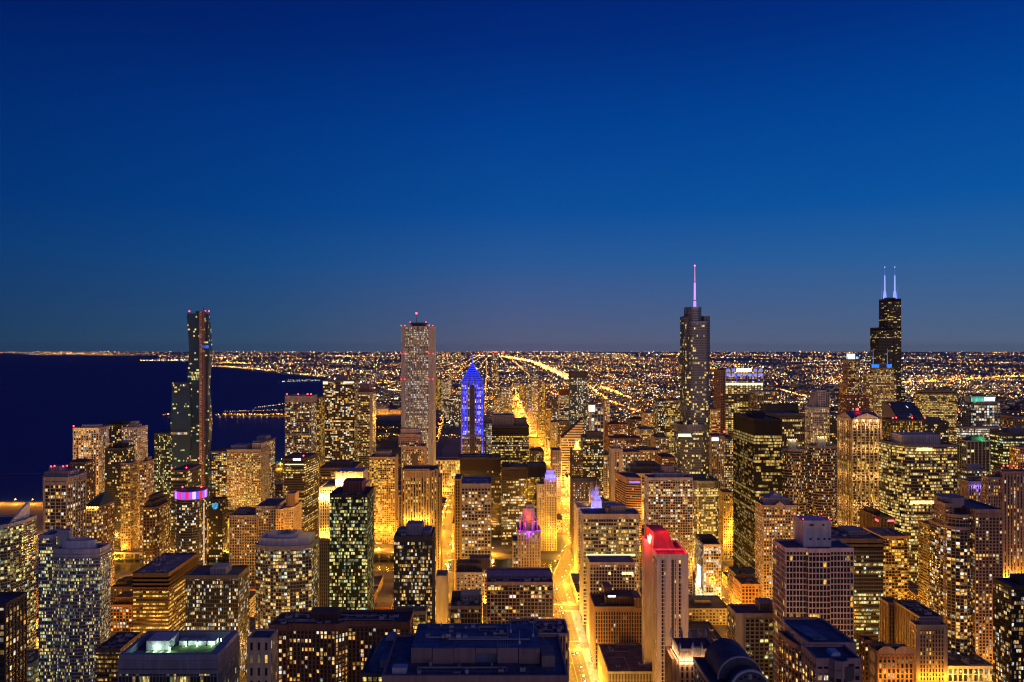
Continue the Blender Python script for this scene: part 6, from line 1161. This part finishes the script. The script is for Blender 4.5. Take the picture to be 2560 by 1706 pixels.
r, d = bld(OT, 'ribbon windowed office tower with a white lit parapet below the lakefront tower', 704, 760, 1149, 1150, 62, 'bands', col=(.11, .085, .07), kind='office', pal='yellow', S=1.05, fh=3.5, sh=1.5, cw=2.6, top=4, poly=[(.12, 0), (1, 0), (1.2, 1), (0, 1), (0, .1)])
M = MB(); M.box(d[0] + 17, d[0] + 28, d[2] - .8, d[2] - .5, d[4] - 1.4, d[4] + 1.4); M.build('lit_sign', glow_mat((1, .95, .85), 3.5), r); M = MB(); M.box(d[0] + 5, d[1] + .3, d[2] - .75, d[2] - .45, d[4] - 8, d[4] - 6.6); M.build('lit_parapet', glow_mat((1, .86, .55), 1.2), r); beacon(r, d[1] - 2, d[2] + 5, d[4] + 2, 1)
bld(AT, 'amber edged slab hidden behind the lakefront white framed tower', 779, 797, 996, 1395, 50, 'balc', col=(.28, .2, .11), kind='apthi', pal='gold', S=1.2)
r, d = bld(AT, 'broad brown balcony tower with a glowing roof storey', 808, 886, 953, 1460, 46, 'balc', col=(.26, .19, .14), cw=3.6, fh=3.2, kind='apt', pal='warm', S=1.7, seg=2, top=2, pent=[(.38, .68, .2, .8, 8, (.34, .33, .34))])
M = MB(); a, b, c0, c1, z = d; M.box(a, a + 9, c0 - 1.6, c0 - 1.3, z - 6, z - 1); M.box(b - 20, b - 1, c0 - 1.6, c0 - 1.3, z - 4, z - 1); M.build('lit_roof_storey', glow_mat((1, .85, .5), 1.2), r)
r, d = bld(AT, 'yellow banded tower with a pale right edge pier', 894, 931, 982, 1420, 44, 'bands', col=(.32, .25, .16), cw=3, fh=3.3, sh=1.1, kind='apt', pal='yellow', S=1.1, top=3, solid=[(.86, 1)], pent=[(.1, .75, .2, .8, 14, (.28, .22, .2))], bc=[(.7, 0, 14)])
M = MB(); M.box(d[1] - 5, d[1] + .6, d[2] - 1, d[2] - .7, 0, d[4] + 1); M.build('pale_pier', wall_mat((.5, .42, .36)), r)
r, d = bld(AT, 'tan tower with stepped blank top in front of the pale striped tower', 1004, 1062, 1118, 1260, 40, 'grid', col=(.42, .33, .27), cw=3.2, pw=1.3, sh=1.2, kind='apt', pal='yellow', S=1.3, top=3); t = tier(r, 997, 1050, 1088, 1267, 30, d[4] - 1, 'grid', col=(.42, .33, .28), cw=3.2, pw=1.3, kind='aptlow', pal='yellow', top=10); penthouse(r, wx(1001, 1267), wx(1045, 1267), 1270, 1290, t[4], t[4] + 10, (.45, .36, .31), louvre=False)
M = MB(); x = wx(1037, 1258); M.box(x - 5, x + 5, 1257.5, 1257.8, 40, d[4] - 10); M.build('lit_stair_strip', win_mat('dots', 'yellow', 1.5), r)
bld('brown_block', 'dark brown low pavilion roof behind the bright stone tower crown', 800, 886, 1172, 1120, 60, 'bands', cat='office block', col=(.16, .10, .07), kind='officelow', pal='gold', S=.9, roof=(.2, .17, .16), pent=[(.25, .8, .3, .8, 6, (.22, .15, .1))])
r, d = bld('theatre_hall', 'low white glowing hall at the park edge left of the blue tower', 1090, 1150, 1152, 1610, 40, 'grid', cat='hall', col=(.6, .48, .32), cw=5, fh=6, kind='officehi', pal='yellow', S=1.2)
M = MB(); r = thing('museum', 'distant floodlit temple fronted museum with a long amber wing', 'museum', (wx(955, 3560), 3560, 0)); a, b = wx(940, 3560), wx(971, 3560)
M.box(a, b, 3562, 3610, 0, 24); M.prism([(a, 3561), (b, 3561), (b, 3575), (a, 3575)], 24, 34, top=[((a + b) / 2 - 1, 3561), ((a + b) / 2 + 1, 3561), ((a + b) / 2 + 1, 3575), ((a + b) / 2 - 1, 3575)])
for k in range(8): M.tube((a + 3 + k * (b - a - 6) / 7, 3556, 0), (a + 3 + k * (b - a - 6) / 7, 3556, 22), 1.6, 1.4, 8)
M.box(a, b, 3553, 3561, 22.1, 24.2); M.build('temple_front', wall_mat((.7, .6, .42)), r)
M = MB(); M.box(b + 4, b + 64, 3570, 3600, 0, 20); M.build('wing', wall_mat((.6, .42, .22)), r)
for k in range(4): lamp(a + 6 + k * 15, 3540, 6, 9000, GOLD, 1, r, 'facade_uplight')
for k in range(4): lamp(b + 10 + k * 15, 3555, 8, 5000, AMBER, 1, r, 'facade_uplight')
r, d = bld(AT, 'far slim tower poking above the lights beyond the avenue', 1232, 1246, 886, 3450, 40, 'grid', col=(.24, .16, .12), cw=5, fh=5, kind='apt', pal='warm', S=1.2, bc=[(.5, .3, 4)])
FT = [(1248, 1258, 990, 3300), (1252, 1281, 968, 3250), (1236, 1250, 1000, 3000), (1258, 1272, 1020, 2600), (1125, 1152, 990, 3000), (1104, 1128, 950, 3700), (1090, 1104, 944, 3800), (1110, 1124, 1002, 3200), (1284, 1296, 958, 5700), (1299, 1312, 965, 4350), (1315, 1328, 960, 3500), (1330, 1345, 948, 3000), (1349, 1362, 955, 2480), (1323, 1338, 1040, 3300), (1347, 1362, 1030, 2540), (1365, 1380, 1022, 2260), (1380, 1398, 1000, 2400), (1512, 1524, 1000, 2300)]
for k, (x0, x1, yt, Y) in enumerate(FT):
    bld(AT, ['dim far tower with amber windows among the boulevard lights', 'dark far slab with white windows among the boulevard lights', 'far tan tower with bright floors among the boulevard lights'][k % 3], x0, x1, yt, Y, 30, 'grid', col=[(.3, .2, .11), (.12, .1, .1), (.34, .26, .18)][k % 3], cw=4, fh=4, kind=['apthi', 'apt', 'officehi'][k % 3], pal=['gold', 'white', 'warm'][k % 3], S=1.3, group='far towers along the boulevards')
r, d = bld(OT, 'old tower with blue lit roofline behind the avenue', 1322, 1354, 1022, 3180, 50, 'grid', col=(.3, .2, .14), kind='apt', pal='warm', S=1.2)
for k in range(4): lamp(d[0] + k * 10, d[2] - 3, d[4] + 2, 7000, BLUE, .5, r, 'roof_floodlight')
r, d = bld(OT, 'old tower with a small gold lit pyramid top', 1343, 1364, 1044, 2620, 40, 'grid', col=(.36, .26, .18), kind='aptlow', S=1.2); M = MB(); a, b, c0, c1, z = d; M.prism([(a + 2, c0 + 2), (b - 2, c0 + 2), (b - 2, c0 + 18), (a + 2, c0 + 18)], z + 1, z + 13, top=[((a + b) / 2 - .3, c0 + 9), ((a + b) / 2 + .3, c0 + 9), ((a + b) / 2 + .3, c0 + 11), ((a + b) / 2 - .3, c0 + 11)]); M.build('pyramid_top', wall_mat((.6, .4, .15)), r); lamp(a - 1, c0 - 3, z + 3, 5000, GOLD, .4, r, 'roof_floodlight'); lamp(b, c0 - 3, z + 3, 5000, GOLD, .4, r, 'roof_floodlight')
LB = [(1379, 1400, 1058, 1960, conc, 'grid', 'grey ribbed tower left of the slanted roof tower'), (1395, 1422, 1055, 1920, brown, 'bands', 'dull brown box behind the slanted roof tower'), (1525, 1606, 1098, 1550, brick, 'grid', 'long red brown block among the low rooftops'), (1590, 1650, 1128, 1420, tan, 'grid', 'tan block with a dark hipped roof among the low rooftops'), (1552, 1600, 1132, 1390, conc, 'piers', 'colonnaded stone block with a dark flat roof'), (1600, 1644, 1075, 1650, beige, 'grid', 'cream block with small windows above the low rooftops'), (1613, 1646, 1034, 1900, beige, 'grid', 'pale slab standing alone beyond the low rooftops'), (1520, 1570, 1062, 1800, brick, 'grid', 'brick block with a lit corner beyond the low rooftops'), (1640, 1672, 1096, 1500, tan, 'grid', 'amber block half hidden behind the spired skyscraper'), (1645, 1662, 1003, 1560, dark, 'glass', 'thin black slab left of the spired skyscraper'), (1662, 1702, 1002, 1600, (.3, .26, .14), 'bands', 'yellow lit glass block touching the spired skyscraper'), (1655, 1690, 1146, 1300, brick, 'grid', 'reddish stone block below the spired skyscraper terrace'), (1575, 1640, 1050, 2000, brown, 'grid', 'dim wide block on the edge of the dark rail yards'), (1510, 1532, 1140, 1420, tan, 'grid', 'tan infill block behind the white terracotta tower')]
for x0, x1, yt, Y, c, st, lb in LB: bld('stone_block' if st != 'glass' else OT, lb, x0, x1, yt, Y, 46, st, cat='block', col=c, kind='apt' if 'yellow' not in lb else 'officehi', pal='warm' if 'yellow' not in lb else 'yellow', S=1.2, pent=[(.2, .6, .3, .8, 5)] if st == 'grid' else (), un=2)
for (x, z, Y) in ((1600, 30, 1385), (1620, 28, 1412), (1540, 34, 1380), (1660, 40, 1290), (1560, 30, 1540), (1640, 30, 1490), (1620, 30, 1640)): lamp(wx(x, Y), Y, z, 60000, AMBER, .6)
# ---------------------------------------------------------------- the rest of the city: every lot on the street grid gets a block of its own
def flat_block(name, label, cat, group, x0, x1, y0, y1, z, c, kind, pal, S, cw=3.6, fh=3.7, kindprop=None, M=None, mi=0):
    own = M is None
    if own: M = MB()
    u = 0; pl = [(x0, y0), (x1, y0), (x1, y1), (x0, y1)]; nf = max(1, round(z / fh))
    for i in range(4):
        P, Q = pl[i], pl[(i + 1) % 4]; L = abs(Q[0] - P[0]) + abs(Q[1] - P[1]); nc = max(1, round(L / cw))
        M.face([(*P, 0), (*Q, 0), (*Q, z), (*P, z)], [(u, 0), (u + nc, 0), (u + nc, nf), (u, nf)], mi); u += nc + 5
    M.face([(*p, z) for p in pl], mi=1 if own else 8)
    if own:
        w, d = x1 - x0, y1 - y0; a, b = rnd5.uniform(.1, .5), rnd5.uniform(.1, .5)
        M.box(x0 + a * w, x0 + (a + .35) * w, y0 + b * d, y0 + (b + .35) * d, z + .02, z + rnd5.uniform(2.5, 6), mi=2)
        for (p, q, s, t) in ((x0 - .3, x1 + .3, y0 - .3, y0 + .1), (x0 - .3, x1 + .3, y1 - .1, y1 + .3), (x0 - .3, x0 + .1, y0 + .11, y1 - .11), (x1 - .1, x1 + .3, y0 + .11, y1 - .11)): M.box(p, q, s, t, z - .9, z + 1, mi=2)
        o = M.build(name, [win_mat(kind, pal, S, frame=c, mx=.2, my=.24), roof_mat(rnd5.choice([(.12, .12, .14), (.16, .14, .13), (.09, .09, .11)])), wall_mat(c)], None, ((x0 + x1) / 2, (y0 + y1) / 2, 0))
        return tag(o, label, cat, group)
rnd5 = random.Random(5)
FC = [((.42, .31, .2), 'tan'), ((.3, .15, .08), 'brick'), ((.36, .33, .30), 'grey'), ((.55, .46, .36), 'cream'), ((.15, .10, .07), 'dark brown'), ((.2, .18, .17), 'charcoal')]
def in_view(x, y, m=.04): return -.63 - m < x / y < .68 + m
def hit(x0, x1, y0, y1): return any(a < x1 and x0 < b and c < y1 and y0 < d for a, b, c, d in FOOT)
xs_n = [-900, -800, -700, -640, -545, -455, -330, -205, -75, 76, 268, 395, 520, 645, 770, 895, 1030, 1160]
xs_s = [133, 264, 395, 520, 645, 770, 895, 1030, 1160, 1290, 1420, 1550]
def fill():
    n = 0; zones = []
    ys = [440] + EWY
    for i in range(len(ys) - 1):
        y0, y1 = ys[i] + 11, ys[i + 1] - 11; xs = xs_n if y0 < 1140 else xs_s
        if y0 < 1140 and y1 > 1060 and y0 > 1000: continue
        if 1150 <= ys[i] < 1640: xs = [-520, -400, -280, -170, -75] + [133] + xs_s[1:] if ys[i] >= 1390 else [-520, -400, -280, -170, -75, 133] + xs_s[1:]
        for a, b in zip(xs[:-1], xs[1:]):
            xa, xb = a + 12 + (8 if a in (76, 133) else 0), b - 12 - (8 if b in (76, 133) else 0)
            nx = max(1, round((xb - xa) / 48)); ny = max(1, round((y1 - y0) / 50))
            for p in range(nx):
                for q in range(ny):
                    g = 1.2; w, d = (xb - xa) / nx, (y1 - y0) / ny
                    q0, q1, r0, r1 = xa + p * w + g, xa + (p + 1) * w - g, y0 + q * d + g, y0 + (q + 1) * d - g
                    cx_, cy_ = (q0 + q1) / 2, (r0 + r1) / 2
                    if not in_view(cx_, cy_): continue
                    for _ in range(3):
                        if hit(q0, q1, r0, r1): q0 += (q1 - q0) * .16; q1 -= (q1 - q0) * .16; r0 += (r1 - r0) * .16; r1 -= (r1 - r0) * .16
                    if hit(q0, q1, r0, r1) or (q1 < -230 and 960 < r0 < 1240): continue
                    zones.append((q0, q1, r0, r1))
    sky_ = {}
    zones.sort(key=lambda q: q[2])
    todo = sorted(HTS, key=lambda h: h[2])
    def cover(x0, x1, y, z):
        t = HY + (H - z) * F / y
        for p in range(int((CX + x0 * F / y) / 2), int((CX + x1 * F / y) / 2) + 1): sky_[p] = min(sky_.get(p, 9e9), t)
    for (q0, q1, r0, r1) in zones:
        y = r0; x = (q0 + q1) / 2; u = rnd5.random()
        if y < 1000: h = 8 + 22 * u * u
        elif y < 1300: h = 18 + 40 * u
        elif x > 640: h = 28 + 95 * u ** 1.5
        else: h = 22 + 48 * u ** 1.4
        if y > 1600: h *= .72
        if y < 700: h = min(h, 14)
        if 1260 < y < 1600 and x < 110: h = min(h, 22)
        c, cn = rnd5.choice(FC); k = rnd5.choice(['apt', 'aptlow', 'apthi', 'hotel', 'office', 'officehi', 'apt']); pal = rnd5.choice(['warm', 'warm', 'gold', 'yellow', 'white'])
        zn = 'on the near streets' if y < 1000 else 'by the river' if y < 1270 else 'in the western downtown' if x > 640 else 'among the downtown rooftops'
        while todo and todo[0][2] < r0: a = todo.pop(0); cover(*a)
        t_ = HY + (H - h - 3) * F / (r1 if h < H else r0)
        if all(sky_.get(p, 9e9) <= t_ for p in range(int((CX + q0 * F / r0) / 2), int((CX + q1 * F / r0) / 2) + 1)): continue
        cover(q0, q1, r1, h)
        fl = 'low' if h < 18 else 'mid rise' if h < 50 else 'tall'
        flat_block('city_block', f'{fl} {cn} block with lit windows {zn}', 'building', f'ordinary blocks {zn}', q0, q1, r0, r1, h, c, k, pal, rnd5.uniform(.8, 1.4)); n += 1
        FOOT.append((q0, q1, r0, r1))
    # far low districts: countless, one object
    M = MB(); mats = [win_mat(k, p, s, frame=c, mx=.22, my=.26) for k, p, s, c in (('aptlow', 'gold', .9, (.3, .2, .12)), ('aptlow', 'warm', 1.0, (.2, .15, .12)), ('apt', 'warm', .8, (.38, .3, .22)), ('officelow', 'white', .9, (.25, .23, .22)), ('aptlow', 'white', 1.2, (.12, .1, .1)), ('dark', 'gold', 1.0, (.25, .12, .08)), ('aptlow', 'yellow', 1.0, (.3, .25, .2)), ('dark', 'warm', 1.0, (.15, .13, .12)))] + [roof_mat((.17, .17, .20))]  # district roofs likewise paler, in place of scattered haze light
    cnt = 0
    while cnt < 2000:
        y = 1 / rnd5.uniform(1 / 16000, 1 / 2350); x = rnd5.uniform(-.64, .69) * y
        if y < 3700 and x < 150: continue
        if y < 3300 and x > 1160 + (0 if y > 2700 else 0) and rnd5.random() < .3: continue
        ok = y < 3700
        for (a, b) in zip(COAST[:-1], COAST[1:]):
            if a[1] <= y < b[1]: ok = x > a[0] + (b[0] - a[0]) * (y - a[1]) / (b[1] - a[1]) + 60
        if not ok: continue
        x = round(x / 62) * 62 + rnd5.uniform(-6, 6); s = rnd5.uniform(12, 26) * (1 + y / 12000); h = rnd5.choice([7, 9, 12, 14, 18, 26 if y < 6000 else 14]) * (1.6 if rnd5.random() < .05 else 1)
        if hit(x - s, x + s, y, y + s): continue
        flat_block('', '', '', '', x - s, x + s * rnd5.uniform(.4, 1), y, y + s * 1.2, h, None, None, None, 1, M=M, mi=rnd5.randrange(8)); cnt += 1
    tag(M.build('distant_districts', mats), kind='stuff')
    return n
print('blocks', fill())
place_lamps()
# ---------------------------------------------------------------- park woodland (one mass of crowns), avenue trees, cars
def woods():
    rnd = random.Random(3); M = MB()
    def crown(x, y, r, h, n=26):
        for _ in range(n):
            t, p = rnd.uniform(0, 2 * pi), rnd.uniform(-.5, 1); q = r * sqrt(1 - min(.95, p * p)) * rnd.uniform(.6, 1.05)
            cx_, cy_, cz = x + q * cos(t), y + q * sin(t), h + p * r; s = r * rnd.uniform(.25, .45); a = rnd.uniform(0, 6.28); b = rnd.uniform(-.8, .8)
            M.face([(cx_ + s * cos(a), cy_ + s * sin(a), cz - s * b), (cx_ - s * sin(a), cy_ + s * cos(a), cz + s * .6), (cx_ - s * cos(a), cy_ - s * sin(a), cz + s * b)])
    for _ in range(900):
        y = rnd.uniform(1670, 3250); x = rnd.uniform(-540, -180) if rnd.random() < .7 else rnd.uniform(-95, 95)
        if rnd.random() < .5: x = -540 + 8 * round((x + 540) / 90) * 11.25 * 1.0 if rnd.random() < .4 else x
        if 1950 < y < 2350 and -420 < x < -250: continue
        if -90 < x < 60 and 2300 < y < 2600: continue
        crown(x, y, rnd.uniform(3.5, 6), rnd.uniform(5, 8), 16)
    for _ in range(260): crown(rnd.uniform(-1200, -580), rnd.uniform(3480, 3560) if rnd.random() < .6 else rnd.uniform(3850, 4200), rnd.uniform(4, 7), 7, 12)
    o = M.build('park_trees', simple_mat('tree_leaves', (.025, .04, .015), .9, (.06, .08, .03), .2)); tag(o, kind='stuff')
woods()
for (x, y) in [(-250, 1750 + 130 * k) for k in range(9)] + [(-380, 1800 + 160 * k) for k in range(7)] + [(-40, 1760 + 70 * k) for k in range(6)] + [(20, 1790 + 90 * k) for k in range(5)] + [(-480, 1800 + 200 * k) for k in range(6)]:
    street_lamp(x, y, False, 22000, (1, .36, .02), 'park path lamps', 'lamp with amber lantern among the dark park trees')
for k in range(26): street_lamp(-1215 + k * 26, 3468, False, 14000, (1, .42, .04), 'promenade lamps', 'lamp with amber lantern along the lake peninsula promenade')
for k in range(14): street_lamp(-560 - k * 33, 1508, False, 90000, (1, .34, .02), 'lake lock lamps', 'lamp with amber lantern on the lakeside pier road')
finish_lamps(); print('street lamps', len(LAMPS))
def car_mesh(c, name='parked_car'):
    M = MB(); P = [(-2.2, .35), (-2.2, .85), (-1.5, .95), (-.9, 1.45), (.7, 1.45), (1.4, .95), (2.2, .8), (2.25, .35)]
    def ext(pl, w, mi):
        n = len(pl)
        for i in range(n): j = (i + 1) % n; M.face([(-w, pl[i][0], pl[i][1]), (-w, pl[j][0], pl[j][1]), (w, pl[j][0], pl[j][1]), (w, pl[i][0], pl[i][1])], mi=mi)
        M.face([(-w, a, b) for a, b in pl][::-1], mi=mi); M.face([(w, a, b) for a, b in pl], mi=mi)
    ext(P, .88, 0); ext([(-1.35, .98), (-.85, 1.38), (.62, 1.38), (1.22, .98)], .9, 1)
    for s in (-1, 1):
        for y in (-1.35, 1.4): M.tube((s * .74, y, .34), (s * .93, y, .34), .34, n=10, mi=2)
        M.box(s * .62 - .2, s * .62 + .2, -2.26, -2.2, .6, .76, mi=3); M.box(s * .62 - .2, s * .62 + .2, 2.25, 2.3, .6, .74, mi=4)
    return M.build(name, [wall_mat(c, .3, .3, .05), simple_mat('car_glass', (.01, .012, .015), .1), simple_mat('tyre_rubber', (.02, .02, .02)), glow_mat((1, .92, .7), 40), glow_mat((1, .02, .02), 14)])
CARS = [car_mesh(c) for c in ((.03, .03, .035), (.5, .5, .5), (.12, .02, .02), (.6, .45, .05), (.02, .04, .1))]; NC = [0] * 5; rc = random.Random(9)
CN = ['black', 'silver', 'dark red', 'yellow', 'navy']
def car(x, y, south):
    i = rc.choice([0, 0, 1, 1, 2, 3, 4]); o = CARS[i] if NC[i] == 0 else CARS[i].copy()
    if NC[i]: COL.objects.link(o)
    NC[i] += 1; o.location = (x, y, .13); o.rotation_euler = (0, 0, 0 if not south else pi); tag(o, f'{CN[i]} car with its headlights on along the bright avenue', 'car', f'{CN[i]} cars on the avenue')
for k in range(104):
    y = 470 + 9.2 * k + rc.uniform(-4, 4)
    if y > 985: y += 215
    xo = 76 if y < 1000 else 131; lane = rc.choice([-9.6, -5.7, -2, 2, 5.7, 9.6]); car(xo + lane, y, lane < 0)
for i, o in enumerate(CARS):
    if NC[i] == 0: car(76 + 9.6, 520 + 9 * i, False)
def tree(x, y, label):
    r = thing('street_tree', label, 'tree', (x, y, .25), 'trees on the avenue pavement'); M = MB(); M.tube((x, y, .25), (x + .1, y, 3.2), .18, .1, 7)
    rt = random.Random(int(x * 7 + y)); tips = []
    for k in range(5): t = k * 1.26; q = (x + 1.3 * cos(t), y + 1.3 * sin(t), 4.6 + .3 * (k % 2)); M.tube((x + .1, y, 3.0), q, .08, .03, 5); tips.append(q)
    M.build('trunk', simple_mat('bark', (.07, .05, .035)), r); M = MB()
    for _ in range(130):
        q = rt.choice(tips); c = [q[i] + rt.gauss(0, .8) for i in range(3)]; s = rt.uniform(.18, .4); a = rt.uniform(0, 6.28)
        M.face([(c[0] + s * cos(a), c[1] + s * sin(a), c[2]), (c[0] - s * sin(a), c[1] + s * cos(a), c[2] + s * .7), (c[0] - s * cos(a), c[1] - s * sin(a), c[2] - s * .2)])
    M.build('crown', simple_mat('tree_leaves', 0), r)
for k in range(26):
    y = 474 + 20 * k
    if free(90, y) and min(abs(y - e) for e in EWY) > 12: tree(76 + (13.6 if k % 2 else -13.6), y, 'small young tree in leaf at the kerb of the bright avenue')
# ---------------------------------------------------------------- the night air: far lights sink into blue haze
def haze():
    M = MB(); M.box(-70000, 70000, -800, 65900, -4, 560)
    m = bpy.data.materials.new('haze_air'); m.use_nodes = True; nt = m.node_tree; nt.nodes.clear()
    o = nt.nodes.new('ShaderNodeOutputMaterial'); v = nt.nodes.new('ShaderNodeVolumePrincipled'); nt.links.new(v.outputs[0], o.inputs['Volume'])
    v.inputs['Color'].default_value = (.8, .85, .95, 1); v.inputs['Density'].default_value = 0.5e-5; v.inputs['Anisotropy'].default_value = .2
    tag(M.build('haze', m), kind='stuff')
haze()
